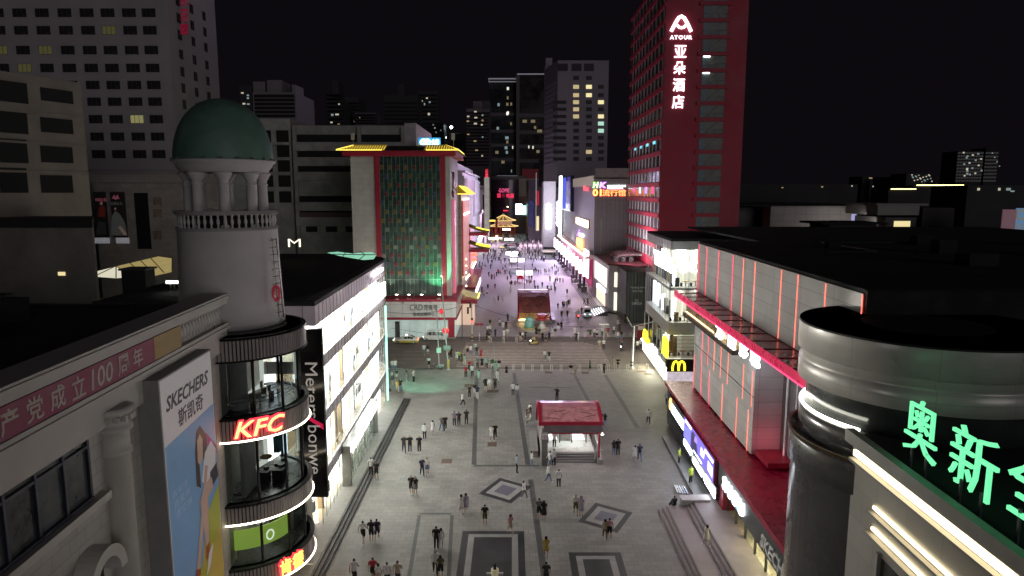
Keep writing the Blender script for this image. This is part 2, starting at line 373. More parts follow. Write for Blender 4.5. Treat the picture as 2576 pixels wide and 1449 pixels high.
# ---- cream building with the banner
T = thing('cream_building', 'cream stone building with a balustraded parapet and a red banner, beside the domed tower', 'building', (-18, 30, 0))
g = MB(); p = [LW.p(u, 0, 0) for u in (-18, 21.2)]
g.prism([(p[0].x, p[0].y), (p[1].x, p[1].y), (-62, p[1].y), (-62, p[0].y)], 0.42, 17.4); g.build('wall', tilew, T)
g = MB()
g.wbox(LW, -18, 21.0, -6, 0.32, 17.42, 18.75); g.wbox(LW, -18, 21.1, -6, 0.5, 18.76, 18.95); g.wbox(LW, -18, 21.1, -6, 0.42, 18.96, 19.15)
g.build('frieze', cream, T)
g = MB(); g.wbox(LW, -18, 21.4, -1.2, 0.30, 20.35, 20.62); g.wbox(LW, -18, 21.4, -1.3, 0.42, 20.63, 20.86); g.wbox(LW, -18, 21.4, -1.25, 0.34, 20.87, 20.98); g.build('parapet_coping', cream, T)
g = MB(); q = [LW.p(u, -1.35, 0) for u in (-18, 21.2)]
g.prism([(q[0].x, q[0].y), (q[1].x, q[1].y), (-62, q[1].y), (-62, q[0].y)], 17.42, 20.3)
g.wbox(LW, -18, 21.2, -1.34, -0.9, 17.41, 20.34); g.build('roof', roofm, T)
u_b = LW.hit(442, 840, .1)[0]
bal = [(0.0, 0), (.15, 0), (.15, .12), (.07, .2), (.16, .5), (.13, .7), (.06, .95), (.13, 1.05), (.13, 1.2)]
nb = 15
for k in range(nb):
    u = u_b + .45 + k * (20.6 - u_b) / nb; c = LW.p(u, -.05, 0)
    MB().lathe(c.x, c.y, [(r, 19.15 + z) for r, z in bal], 10).build('baluster', cream, T)
# windows
wf = M('navy_window_frame', (0.03, 0.032, 0.05), 0.4, .4)
u0, z1 = LW.hit(0, 1208); u1, z1b = LW.hit(214, 1096); _, z0 = LW.hit(222, 1258)
z1 = z1b; u1 = LW.hit(218, 1180)[0]; u0 = u1 - 8.6
W1 = MB()
g = MB(); g.wbox(LW, u0, u1, .02, .16, z1 - .14, z1); g.wbox(LW, u0, u1, .02, .2, z0, z0 + .14)
for k in range(6):
    u = u0 + (u1 - u0) * k / 5; g.wbox(LW, u - .07, u + .07, .02, .15, z0 + .14, z1 - .14)
g.wbox(LW, u0, u1, .02, .14, z0 + 2.25, z0 + 2.37)
fr = g.build('window', wf, T)
MB().wbox(LW, u0, u1, .004, .03, z0, z1).build('pane', M('window_with_dim_room', (0.07, 0.08, 0.085), 0.12, noise=.6, nscale=.6), fr)
MB().wbox(LW, u0 - .3, u1 + .9, .02, .45, z0 - .35, z0 - .01).build('sill', cream, T)
# engaged column with capital
pc = LW.p(LW.hit(290, 1250)[0], .15, 0)
g = MB(); zc = LW.hit(290, 1060)[1]
g.lathe(pc.x, pc.y, [(.0, .42), (.62, .42), (.62, zc - 1.3), (.72, zc - 1.25), (.72, zc - 1.1), (.64, zc - 1.05), (.64, zc - .25), (.8, zc - .15), (.8, zc), (.66, zc + .05), (.7, zc + .4), (.86, zc + .62), (.92, zc + .85), (.6, zc + .86), (0, zc + .86)], 28, sx=1)
for k in range(16):
    a = R(k * 22.5); g.box(pc.x + .82 * math.cos(a) - .09, pc.x + .82 * math.cos(a) + .09, pc.y + .82 * math.sin(a) - .09, pc.y + .82 * math.sin(a) + .09, zc + .3, zc + .56)
g.build('column', cream, T)
# curved pediment under the window
cu = LW.hit(225, 1449)[0]; cz = LW.hit(225, 1449)[1] - .2
def arc_uz(W, cu, cz, ro, ri, a0, a1, n):
    o = [(cu + ro * math.cos(R(a0 + (a1 - a0) * k / n)), cz + ro * math.sin(R(a0 + (a1 - a0) * k / n))) for k in range(n + 1)]
    i = [(cu + ri * math.cos(R(a1 - (a1 - a0) * k / n)), cz + ri * math.sin(R(a1 - (a1 - a0) * k / n))) for k in range(n + 1)]
    return o, i
def arch(mb, W, cu, cz, ro, ri, d0, d1, a0=0, a1=180, n=16, mi=0):
    for k in range(n):
        b0, b1 = R(a0 + (a1 - a0) * k / n), R(a0 + (a1 - a0) * (k + 1) / n)
        mb.wpoly(W, [(cu + ro * math.cos(b0), cz + ro * math.sin(b0)), (cu + ro * math.cos(b1), cz + ro * math.sin(b1)), (cu + ri * math.cos(b1), cz + ri * math.sin(b1)), (cu + ri * math.cos(b0), cz + ri * math.sin(b0))], d0, d1, mi)
g = MB(); arch(g, LW, cu, cz, 1.45, .95, .02, .85); arch(g, LW, cu - 3.3, cz - .9, 1.5, 1.0, .02, .85); g.build('arched_pediment', cream, T)
g = MB(); arch(g, LW, cu, cz, .95, .0, .02, .1); g.wbox(LW, cu - .9, cu + .9, .02, .1, cz - 2.5, cz); g.build('window', dimglass, T)
g = MB()
for x, y, w, h in ((-26, 30, 1.6, .9), (-28.5, 37, 1.1, 1.3), (-34, 41, 2.2, .8), (-40, 39, 1.4, 1.1), (-31, 27, .9, .6)): MB().box(x, x + w, y, y + w * .8, 20.301, 20.3 + h).build('roof_unit', roofm, T)
MB().tube([(-24, 42, 20.4), (-30, 42.4, 20.4), (-44, 41, 20.4)], .09, 6).build('roof_pipe', dgrey, T)
# ---- banner
bred = M('magenta_red_banner', (0.23, 0.022, 0.07), 0.6, noise=.12); bgold = M('gold_banner_end', (0.36, 0.25, 0.08), 0.6, noise=.1)
BN = thing('banner', 'long magenta red banner with pale characters hung along the cream parapet', 'banner', LW.p(3, .3, 19.15))
ub1 = LW.hit(357, 870, .36)[0]
g = MB(); g.wbox(LW, -14, ub1 + 1.2, .31, .36, 19.17, 20.33); g.build('cloth', bred, BN)
g = MB(); g.wbox(LW, ub1 + 1.2, u_b, .31, .37, 19.17, 20.33); g.build('cloth', bgold, BN)
btx = M('pale_lettering', (0.42, 0.37, 0.32), 0.6, noise=0)
ue = ub1
for w, ch in ((.95, '年'), (.95, '周'), (1.75, '100'), (.95, '立'), (.95, '成'), (.95, '党'), (.95, '产'), (.95, '共')):
    text(ch, LW, ue - w, 19.3, ue, 20.2, .362, btx, BN, depth=.012, off=.012, shear=.12 if ch == '100' else .0); ue -= w + .42
# ---- shoe advertisement box
SK = thing('billboard', 'tall shoe advertisement box with a seated girl on the cream wall', 'billboard', LW.p(14, .6, 8))
dS = 1.05
us0 = LW.hit(397.5, 967, dS)[0]; us1 = LW.hit(531, 893, dS)[0]; zt = LW.hit(397.5, 967, dS)[1]; zb = 1.2
zt = 18.5
MB().wbox(LW, us0, us1, .02, dS, zb, zt).build('case', M('grey_sign_case', (0.2, 0.2, 0.2), .5), SK)
pw = M('poster_white', (0.62, 0.61, 0.62), .5, 0, .05, noise=.05); pb = M('poster_blue', (0.16, 0.33, 0.56), .5, 0, .05, noise=.12, nscale=.5); py_ = M('poster_yellow', (0.48, 0.37, 0.06), .5, 0, .05, noise=.1); plime = M('poster_lime', (0.38, 0.40, 0.03), .5, 0, .04)  # faint glow put into the poster colours, the box itself is unlit
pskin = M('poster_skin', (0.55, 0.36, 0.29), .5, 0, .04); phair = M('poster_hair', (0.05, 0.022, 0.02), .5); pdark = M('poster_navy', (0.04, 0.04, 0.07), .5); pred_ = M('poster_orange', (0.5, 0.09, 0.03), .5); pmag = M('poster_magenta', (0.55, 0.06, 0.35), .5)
def SP(a, b): return (us0 + (us1 - us0) * a, zt - (zt - zb) * b)      # poster coordinates
def spoly(pts, off, mat, nm): MB().wpoly(LW, [SP(*q) for q in pts], dS + off, dS + off + .006, 0).build(nm, mat, SK)
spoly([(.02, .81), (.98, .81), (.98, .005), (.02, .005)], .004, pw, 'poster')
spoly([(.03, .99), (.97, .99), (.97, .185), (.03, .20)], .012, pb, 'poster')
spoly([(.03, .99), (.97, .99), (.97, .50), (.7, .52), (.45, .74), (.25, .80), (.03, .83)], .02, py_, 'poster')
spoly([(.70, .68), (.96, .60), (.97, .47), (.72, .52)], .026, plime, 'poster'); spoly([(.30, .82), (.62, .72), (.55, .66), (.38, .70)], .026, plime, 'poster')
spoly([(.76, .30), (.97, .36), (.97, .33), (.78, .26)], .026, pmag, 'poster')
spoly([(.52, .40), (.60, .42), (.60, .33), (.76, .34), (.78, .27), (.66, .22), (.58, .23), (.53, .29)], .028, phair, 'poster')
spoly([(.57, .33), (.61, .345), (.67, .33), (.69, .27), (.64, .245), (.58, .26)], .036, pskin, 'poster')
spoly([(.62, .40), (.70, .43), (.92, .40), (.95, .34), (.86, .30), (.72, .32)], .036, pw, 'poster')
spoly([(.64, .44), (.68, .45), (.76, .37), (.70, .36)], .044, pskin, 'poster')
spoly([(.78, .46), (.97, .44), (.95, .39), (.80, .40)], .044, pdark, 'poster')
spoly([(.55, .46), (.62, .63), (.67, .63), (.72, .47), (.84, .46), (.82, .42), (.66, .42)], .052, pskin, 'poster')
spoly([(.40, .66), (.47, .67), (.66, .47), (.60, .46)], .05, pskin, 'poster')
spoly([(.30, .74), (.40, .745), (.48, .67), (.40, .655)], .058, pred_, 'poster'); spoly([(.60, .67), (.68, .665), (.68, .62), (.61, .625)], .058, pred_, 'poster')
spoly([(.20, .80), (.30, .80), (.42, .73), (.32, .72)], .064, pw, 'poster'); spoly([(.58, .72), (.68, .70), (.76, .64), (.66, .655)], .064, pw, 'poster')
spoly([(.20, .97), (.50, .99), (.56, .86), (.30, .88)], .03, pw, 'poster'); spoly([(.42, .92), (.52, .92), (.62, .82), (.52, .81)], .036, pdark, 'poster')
text('SKECHERS', LW, *SP(.09, .105), *SP(.90, .06), dS + .012, pdark, SK, depth=.01, off=.022, shear=.25)
text('斯凯奇', LW, *SP(.28, .175), *SP(.76, .12), dS + .012, pdark, SK, depth=.01, off=.012)
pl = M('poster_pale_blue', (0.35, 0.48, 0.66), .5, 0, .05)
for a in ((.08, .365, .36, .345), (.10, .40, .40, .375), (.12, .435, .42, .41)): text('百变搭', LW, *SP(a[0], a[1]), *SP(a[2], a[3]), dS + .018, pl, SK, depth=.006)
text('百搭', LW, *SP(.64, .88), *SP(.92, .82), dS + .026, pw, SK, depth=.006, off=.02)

# ---- KFC corner bay
KX, KY, KR = -19.3, 46.2, 4.72
KW = thing('corner_bay', 'rounded glass corner bay with ribbed bands and a red restaurant sign, below the domed tower', 'building', (KX, KY, 0))
rib_l = M('taupe_slat', (0.36, 0.33, 0.31), .5, noise=.1); rib_d = M('dark_slat_gap', (0.05, 0.045, 0.042), .6)
warmled = EM('warm_led', (1.0, .86, .62), 5.0)
bands = [(16.8, 18.2, 0), (11.55, 12.95, 1), (5.9, 7.05, 1), (1.35, 2.6, 1)]
for z0, z1, led in bands:
    g = MB(); g.arc_band(KX, KY, 3.6, KR - .12, z0, z1, -112, 75, 48)
    b = g.build('ribbed_band', rib_d, KW)
    g = MB(); n = 66
    for k in range(n):
        a0 = -112 + 187 * k / n; g.arc_band(KX, KY, KR - .118, KR, z0 + .05, z1 - .06, a0, a0 + 187 / n * .62, 1)
    g.build('slat', rib_l, b)
    g = MB(); g.arc_band(KX, KY, 3.5, KR + .03, z1 + .001, z1 + .1, -112, 75, 48); g.arc_band(KX, KY, KR - .2, KR + .06, z0 - .06, z0 - .001, -112, 75, 48); g.build('band_trim', black, KW)
    if led:
        g = MB(); g.tube([(KX + (KR + .05) * math.cos(R(a)), KY + (KR + .05) * math.sin(R(a)), z0 - .03) for a in range(-100, 72, 4)], .055, 6); g.build('led_strip', warmled, KW)
    g = MB(); g.lathe(KX, KY, [(.01, z1 + .1), (KR - .3, z1 + .1)], 48, -112, 75); g.build('ledge', black if z1 > 3 else M('wood_ledge', (.22, .12, .05), .5), KW)
floors = [(13.05, 16.75), (7.15, 11.5), (2.7, 5.85)]
ftile = M('dark_floor_tile', (0.05, 0.052, 0.055), .3, tile=(.6, .6, (.03, .03, .03), .01)); kwall = M('pale_interior_wall', (.5, .5, .46), .6)
for i, (z0, z1) in enumerate(floors):
    MB().lathe(KX, KY, [(4.2, z0), (4.2, z1)], 40, -108, 72).build('glazing', GL('smoky_bay_glass', (.62, .68, .68), .62), KW)
    g = MB()
    for a in (-106, -84, -55, -27, 0, 30, 70):
        c, s = math.cos(R(a)), math.sin(R(a)); g.tube([(KX + 4.24 * c, KY + 4.24 * s, z0), (KX + 4.24 * c, KY + 4.24 * s, z1)], .1, 4)
    g.build('mullion', black, KW)
    g = MB(); g.lathe(KX, KY, [(.01, z0 + .01), (4.15, z0 + .01)], 40, -112, 75, 0); g.lathe(KX, KY, [(4.15, z1 - .02), (.01, z1 - .02)], 40, -112, 75, 1)
    g.box(KX - .05, KX + .05, KY - 3.9, KY + 3.9, z0, z1, 1)
    g.build('interior', [ftile, kwall], KW)
    if i == 0:
        g = MB(); g.lathe(KX + .9, KY - 2.2, [(.62, z0), (.62, z1)], 20, mi=0)
        for dx, dy in ((2.2, -1.9), (2.7, .2), (1.8, 1.2)): g.cyl(KX + dx, KY + dy, .42, z0 + .7, z0 + .75, 14, 1); g.cyl(KX + dx, KY + dy, .05, z0, z0 + .7, 6, 2); g.box(KX + dx - .6, KX + dx - .35, KY + dy - .2, KY + dy + .2, z0, z0 + .45, 1); g.box(KX + dx - .66, KX + dx - .6, KY + dy - .2, KY + dy + .2, z0 + .45, z0 + .9, 1)
        g.tube([(KX + 3.7 * math.cos(R(a)), KY + 3.7 * math.sin(R(a)), z0 + .9) for a in range(-80, 60, 10)], .03, 5, 3); g.tube([(KX + 3.6 * math.cos(R(a)), KY + 3.6 * math.sin(R(a)), z0 + .6) for a in range(-80, 60, 10)], .03, 5, 3)
        g.box(KX + 1.9, KX + 2.4, KY - 2.6, KY - 2.1, z0 + .76, z0 + 1.1, 0)
        g.build('furniture', [offwhite, M('beech_wood', (.34, .25, .15), .5), dgrey, steel], KW)
        c = G(571, 1018, z0); MB().cyl(c.x, c.y, .18, z0 + .01, z0 + .3, 10).build('plant_pot', offwhite, KW)
        g = MB()
        for k in range(60):
            v = Vector((random.gauss(0, .16), random.gauss(0, .16), .5 + random.random() * .45)); d = Vector((random.gauss(0, 1), random.gauss(0, 1), random.gauss(0, 1))).normalized() * .09; e = d.orthogonal().normalized() * .04; b = Vector((c.x, c.y, z0)) + v
            g.face([b - d, b + e, b + d, b - e])
        g.build('leafy_plant', M('lime_leaves', (.12, .22, .03), .5), KW)
        lf = 1.6
    if i == 1:
        g = MB(); g.box(KX + 1.2, KX + 1.4, KY - 3.3, KY - 1.2, z0, z1 - .1, 0); g.lathe(KX + 2.2, KY - 1.3, [(.0, z0 + 2.0), (.38, z0 + 2.05), (.4, z0 + 2.15)], 14, mi=1)
        for dx, dy in ((2.6, -.2), (2.4, 1.0), (1.7, -.6)): g.box(KX + dx - .4, KX + dx + .4, KY + dy - .3, KY + dy + .3, z0, z0 + .75, 2); g.cyl(KX + dx, KY + dy + .5, .2, z0, z0 + .9, 8, 2)
        g.box(KX + 2.1, KX + 2.5, KY + .4, KY + 1.2, z0 + 1.7, z0 + 3.0, 3)
        g.build('furniture', [offwhite, M('umber_lamp', (.3, .2, .08), .5), dgrey, M('teal_panel', (.06, .16, .16), .5)], KW); lf = 1.6
    if i == 2:
        g = MB(); g.arc_band(KX, KY, 3.4, 3.46, z0 + .75, z1 - 1.0, -100, -10, 20); g.build('menu_board', M('lime_board', (.30, .42, .06), .5, 0, .38, (.42, .62, .10)), KW)
        g = MB()
        for a in range(-96, -10, 17): g.lathe(KX + 3.2 * math.cos(R(a)), KY + 3.2 * math.sin(R(a)), [(.0, z1 - .5), (.11, z1 - .42), (.0, z1 - .3)], 8)
        g.build('ceiling_bulb', EM('warm_bulb', (1, .85, .5), 14), KW)
        c = Vector((KX + 3.47 * math.cos(R(-42)), KY + 3.47 * math.sin(R(-42)), z0 + 1.35)); t = Vector((-math.sin(R(-42)), math.cos(R(-42)), 0)); g = MB()
        g.tube([c + t * (.26 * math.cos(R(a))) + Vector((0, 0, .34 * math.sin(R(a)))) for a in range(0, 360, 24)], .05, 5, closed=True); g.build('board_letter', EM('white_print', (.9, .95, .85), .9), KW)
        lf = 1.3
    # ceiling light panels that light the rooms
    g = MB(); g.box(KX + 1.6, KX + 2.8, KY - 1.5, KY - .3, z1 - .09, z1 - .05); g.build('ceiling_light', EM('room_light_%d' % i, (1, .93, .8), (.5, .6, 5.0)[i]), KW)
# signs on the bands
def band_text(body, a_mid, wid, z0, z1, r, mat, parent, name, **k):
    me = text_mesh(body, k.get('off', .03), k.get('shear', 0), .05); co = [v.co for v in me.vertices]
    x0 = min(c.x for c in co); x1 = max(c.x for c in co); y0 = min(c.y for c in co); y1 = max(c.y for c in co)
    for v in me.vertices:
        s = ((v.co.x - x0) / (x1 - x0) - .5) * wid; a = R(a_mid) + s / r; rr = r + .06 + v.co.z * 2.0; z = z0 + (v.co.y - y0) / (y1 - y0) * (z1 - z0)
        v.co = Vector((KX + rr * math.cos(a), KY + rr * math.sin(a), z)) - parent.location
    me.materials.append(mat); o = bpy.data.objects.new(name, me); COL.objects.link(o); o.parent = parent; return o
S = thing('neon_sign', 'glowing red fast food letters with orange hearts on the ribbed corner band', 'sign', (KX, KY - 4, 12))
band_text('KFC', -53, 3.35, 11.75, 13.0, KR + .06, EM('kfc_red', (1, .03, .05), 1.3), S, 'letter_halo', off=.05, shear=.28)
band_text('KFC', -53, 3.22, 11.83, 12.92, KR + .14, EM('kfc_orange', (1, .50, .16), 1.3), S, 'lettering', off=.005, shear=.28)
S = thing('neon_sign', 'small red and yellow neon characters on the lowest ribbed band', 'sign', (KX + 4, KY - 3, 2))
band_text('肯德', -33, 1.95, 1.5, 2.75, KR + .06, EM('kfc_red', (1, .03, .05), 1.3), S, 'letter_halo', off=.02)
band_text('肯德', -33, 1.9, 1.56, 2.7, KR + .16, EM('kfc_yellow', (1, .62, .1), 1.1), S, 'lettering', off=.0)
MB().wbox(Wall(-15.55, 45.2, -14.3, 45.2), 0, 1.4, -.02, .02, 1.0, 1.08).build('awning_bar', offwhite, tag(thing('tmp', 'x', 'x', (0, 0, 0)), 'thin white awning bar jutting from the foot of the corner bay', 'awning')).parent.name = 'awning'

# ---- domed tower
TX, TY = -19.85, 47.4
tw = M('tower_plaster', (.47, .455, .45), .65, noise=.1, nscale=.4)
T = thing('domed_tower', 'grey round tower with a green dome on columns, rising above the corner bay', 'tower', (TX, TY, 18.3))
MB().lathe(TX, TY, [(0, 18.3), (3.52, 18.31), (3.42, 20), (3.32, 22.5), (3.27, 24.9), (3.27, 24.95), (0, 24.95)], 64).build('shaft', tw, T)
rb = T
g = MB(); g.arc_band(TX, TY, 2.8, 3.34, 24.951, 25.12, 0, 360, 64); g.build('balustrade_base', tw, T)
g = MB(); g.arc_band(TX, TY, 2.85, 3.36, 25.98, 26.15, 0, 360, 64); g.arc_band(TX, TY, 2.8, 3.42, 26.151, 26.24, 0, 360, 64); g.build('balustrade_rail', tw, T)
for k in range(46):
    a = R(k * 360 / 46)
    if math.sin(a) > .35 : continue
    MB().lathe(TX + 3.12 * math.cos(a), TY + 3.12 * math.sin(a), [(.09, 25.121), (.09, 25.2), (.05, 25.27), (.12, 25.5), (.1, 25.65), (.05, 25.82), (.09, 25.9), (.09, 25.979)], 8).build('baluster', tw, T)
MB().lathe(TX, TY, [(0, 24.99), (2.72, 24.99), (2.72, 25.95), (2.6, 25.95), (2.6, 25.0)], 48).build('terrace', roofm, T)  # terrace floor plus an added dark ring standing for shade behind the balusters
for k in range(8):
    a = R(-90 + 22.5 - 3 + 45 * k); x, y = TX + 2.38 * math.cos(a), TY + 2.38 * math.sin(a)
    MB().lathe(x, y, [(.0, 25), (.44, 25), (.44, 25.25), (.36, 25.35), (.32, 27.9), (.38, 27.95), (.38, 28.0), (.32, 28.05), (.33, 28.3), (.45, 28.4), (.45, 28.5), (.56, 28.62), (.6, 28.8), (0, 28.8)], 18).build('column', tw, T)
MB().lathe(TX, TY, [(1.9, 28.801), (2.84, 28.801), (2.88, 28.95), (3.1, 29.2), (3.15, 29.4), (3.34, 29.5), (3.34, 29.62), (1.9, 29.62)], 64).build('entablature', tw, T)
dg_ = M('green_dome_copper', (.085, .17, .135), .55, noise=.16, nscale=.8)
MB().lathe(TX, TY, [(3.22 * math.cos(R(t)) ** .92 if t < 90 else 0, 29.63 + 4.15 * math.sin(R(t))) for t in range(0, 91, 6)], 64).build('dome', dg_, T)
g = MB()
for k in range(20):
    a = R(k * 18); x, y = TX + 3.2 * math.cos(a), TY + 3.2 * math.sin(a); g.box(x - .16, x + .16, y - .1, y + .1, 29.63, 29.76)
g.build('dome_clip', M('dome_clip', (.08, .11, .1), .5), T)
# unlit vertical neon frame on the tower
S = thing('tower_sign', 'unlit vertical neon frame with a red ring fixed to the tower flank', 'sign', (-16, 46.3, 20))
g = MB(); FY = 46.2; ax = lambda z: TX + 3.5 - (z - 18.5) * .045
for k in range(11):
    z = 19.2 + k * .5; x = ax(z); g.tube([(x, FY, z), (x + .55, FY - .05, z + .1)], .03, 4)
g.tube([(ax(19) + .5, FY, 18.9), (ax(24.4) + .5, FY, 24.4)], .04, 4); g.tube([(ax(19) + .2, FY, 18.9), (ax(24.4) + .2, FY, 24.4)], .03, 4); g.build('truss', steel, S)
g = MB(); c = Vector((ax(20.6) + .25, FY - .15, 20.6))
g.tube([c + Vector((.22 * math.cos(R(t)), -.1, .5 * math.sin(R(t)))) for t in range(0, 360, 20)], .09, 6, closed=True); g.build('ring', M('red_neon_off', (.4, .03, .06), .35, 0, .12), S)  # faint glow put into the colour of the unlit ring
g = MB(); g.tube([c + Vector((.1 * math.cos(R(t)), -.12, .26 * math.sin(R(t)))) for t in range(0, 360, 30)], .04, 6, closed=True); g.build('ring', M('gold_tube', (.6, .5, .3), .35), S)

# ---- black vertical brand board
S = thing('vertical_sign', 'tall black board with white sideways lettering between corner bay and glass store', 'sign', (-15.5, 52, 8))
BW = FW(52.0); u0, zt_ = BW.hit(766, 828); u1, _ = BW.hit(810, 830); zb_ = BW.hit(790, 1251)[1]; u0, u1 = -17.2, -14.95
MB().wbox(BW, u0, u1, -.35, 0, zb_, zt_).build('board', M('gloss_black_panel', (.012, .011, .012), .18, noise=.2), S)
wl = M('white_acrylic', (.6, .57, .55), .4, 0, .10, noise=0)
z_a = BW.hit(780, 912)[1]; z_b = BW.hit(780, 1052)[1]; z_c = BW.hit(785, 1070)[1]; z_d = BW.hit(790, 1192)[1]
text('Meters', BW, u0 + .85, z_b, u0 + 1.82, z_a, .01, wl, S, depth=.05, off=-.004, rot=-90)
text('bonwe', BW, u0 + .85, z_d, u0 + 1.86, z_c, .01, wl, S, depth=.05, off=-.004, rot=-90)
g = MB(); g.wpoly(BW, [(u0 + .7, z_b + .05), (u0 + .8, z_b + .25), (u0 + 2.1, z_c + .1), (u0 + 2.1, z_c - .35)], .012, .03); g.build('stroke', M('crimson_print', (.5, .01, .06), .4, 0, .35), S)

# ---- glass clothing store (Metersbonwe)
MW = Wall(-15.42, 46, -16.35, 85)
T = thing('glass_store', 'glass fronted clothing store with brightly lit floors and a dark rounded roof', 'building', (-20, 68, 0))
Rr = 9.0; cxr, cyr = MW.p(39.0, -Rr, 0).x, MW.p(39.0, 0, 0).y
def store_outline(off, n=14):
    pts = [MW.p(6.4, off, 0), MW.p(39.0, off, 0)]; o = [(p.x, p.y) for p in pts]
    for k in range(1, n + 1):
        a = R(-1.4 + 91.4 * k / n); o.append((cxr + (Rr + off) * math.cos(a), cyr + (Rr + off) * math.sin(a)))
    o += [(-33, cyr + Rr + off), (-33, 52.4)]; return o
levels = [(0.42, 3.5), (4.45, 8.4), (9.3, 13.1), (14.1, 17.0)]
spandrel = M('grey_spandrel_panel', (.70, .67, .70), .4, tile=(1.5, 4, (.1, .1, .1), .03), noise=.1); topband = M('mauve_glass_spandrel', (.72, .65, .72), .35, tile=(1.5, 5, (.16, .14, .16), .035), noise=.12, nscale=.3)
g = MB(); oo = store_outline(0)
for z0, z1 in ((3.5, 4.45), (8.4, 9.3), (13.1, 14.1)): g.prism(oo, z0, z1)
g.build('spandrel', spandrel, T)
MB().prism(oo, 17.0, 18.6).build('spandrel', topband, T)
g = MB(); o1, o2 = store_outline(.06), store_outline(-.9)
g.prism(o1, 18.601, 18.95); g.build('roof', roofm, T)
g = MB(); n = len(o1)
for k in range(n - 3):
    a, b, c, d = o1[k], o1[k + 1], o2[k + 1], o2[k]
    L_ = math.hypot(b[0] - a[0], b[1] - a[1]); m = max(1, int(L_ / .8))
    for q in range(m):
        t0, t1 = q / m, (q + .45) / m
        g.face([(a[0] + (b[0] - a[0]) * t0, a[1] + (b[1] - a[1]) * t0, 18.956), (a[0] + (b[0] - a[0]) * t1, a[1] + (b[1] - a[1]) * t1, 18.956), (d[0] + (c[0] - d[0]) * t1, d[1] + (c[1] - d[1]) * t1, 18.956), (d[0] + (c[0] - d[0]) * t0, d[1] + (c[1] - d[1]) * t0, 18.956)])
g.build('roof_edge_slat', M('roof_edge_grey', (.09, .09, .09), .6), T)
# skylight
g = MB(); sk = [G(888, 638, 18.97), G(905, 635.5, 18.97), G(935, 634, 18.97), G(948, 640, 18.97), G(940, 652, 18.97), G(915, 654, 18.97), G(890, 650, 18.97), G(855, 644, 18.97), G(822, 635.5, 18.97), G(850, 633, 18.97)]
g.face([(p.x, p.y, 18.965) for p in sk]); g.build('skylight', M('green_lit_skylight', (.2, .42, .32), .3, 0, .42, (.30, .72, .50), noise=.1), T)
g = MB(); g.tube([G(830, 640, 19.0), G(947, 641, 19.0)], .07, 4); g.tube([G(905, 632, 19.0), G(918, 641, 19.0), G(905, 652, 19.0)], .07, 4); g.tube([G(870, 634, 19.0), G(862, 646, 19.0)], .06, 4); g.build('skylight_bar', dgrey, T)
# interior
cw = M('shop_white', (.72, .70, .66), .6, noise=.05); cfl = M('shop_floor', (.42, .36, .27), .25, noise=.15); ctim = M('shop_timber', (.36, .26, .15), .5)
core = store_outline(-4.2); g = MB(); g.prism(core, .42, 17.0, bottom=False); g.build('rear_partition', M('glowing_back_wall', (.72, .70, .66), .6, 0, .5, (.98, 1, .90), noise=.3, nscale=.5), T)  # back wall made to glow, adding to the shop's lamp light
posters = [EM('shop_poster_white', (1, .99, .95), 2.2), EM('shop_poster_blue', (.72, .84, 1), 1.5), EM('shop_poster_sand', (1, .92, .70), 1.5), M('shop_garment_dark', (.05, .05, .06), .8), M('shop_garment_blue', (.42, .5, .62), .8), M('shop_garment_yellow', (.66, .6, .42), .8), M('shop_garment_grey', (.38, .38, .38), .8), ctim]
rnd = random.Random(3)
for i, (z0, z1) in enumerate(levels):
    g = MB(); g.prism(store_outline(-.25), z0 + .001, z0 + .02, 0); g.build('shop_floor', cfl, T)
    g = MB(); lite = MB(); u = 1.2
    for k in range(22):
        u = 6.8 + k * 1.46
        lite.wbox(MW, u, u + .9, -3.6, -.7, z1 - .06, z1 - .02)
    for k in range(8):
        a = R(5 + k * 11); x, y = cxr + (Rr - 2.2) * math.cos(a), cyr + (Rr - 2.2) * math.sin(a); lite.box(x - .6, x + .6, y - .6, y + .6, z1 - .06, z1 - .02)
    lite.build('ceiling_light', EM('shop_ceiling_light', (1.0, .98, .90), 11), T)
    H_ = z1 - z0
    for k in range(29):                                       # columns, lit posters, garments, mannequins
        u = 6.9 + k * 1.1 + rnd.uniform(-.3, .3); r = rnd.random(); d = -rnd.uniform(.5, 1.2)
        if r < .38: g.wbox(MW, u, u + rnd.uniform(.35, .8), d - .15, d, z0 + .03, z0 + H_ * rnd.uniform(.7, .97), rnd.choice((0, 0, 1, 2)))
        elif r < .62:
            for q in range(4): g.wbox(MW, u + q * .14, u + q * .14 + .09, d - .5, d, z0 + .8, z0 + 1.75, rnd.choice((3, 4, 5, 6)))
            g.wbox(MW, u, u + .6, d - .04, d, z0 + 1.76, z0 + 1.8, 6)
        elif r < .82:
            p = MW.p(u, d, 0); g.lathe(p.x, p.y, [(.0, z0 + .02), (.12, z0 + .03), (.14, z0 + .8), (.2, z0 + 1.1), (.24, z0 + 1.4), (.07, z0 + 1.52), (.1, z0 + 1.65), (.0, z0 + 1.8)], 8, mi=rnd.choice((0, 1, 4, 6)))
        else: g.wbox(MW, u, u + .5, d - .5, d, z0 + .03, z1 - .1, 7 if rnd.random() < .3 else 0)
    for k in range(8):
        a = R(8 + k * 10); x, y = cxr + (Rr - 1.2) * math.cos(a), cyr + (Rr - 1.2) * math.sin(a); g.box(x - .2, x + .2, y - .2, y + .2, z0 + .03, z0 + H_ * rnd.uniform(.5, .95), rnd.choice((0, 1, 3, 6)))
    for k in range(14):
        u = 6.8 + k * 2.3; d = -4.08; g.wbox(MW, u, u + 2.0, d - .1, d, z0 + .3, z1 - .3, rnd.choice((0, 0, 2, 1, 7)))
    g.build('shop_display', posters, T)
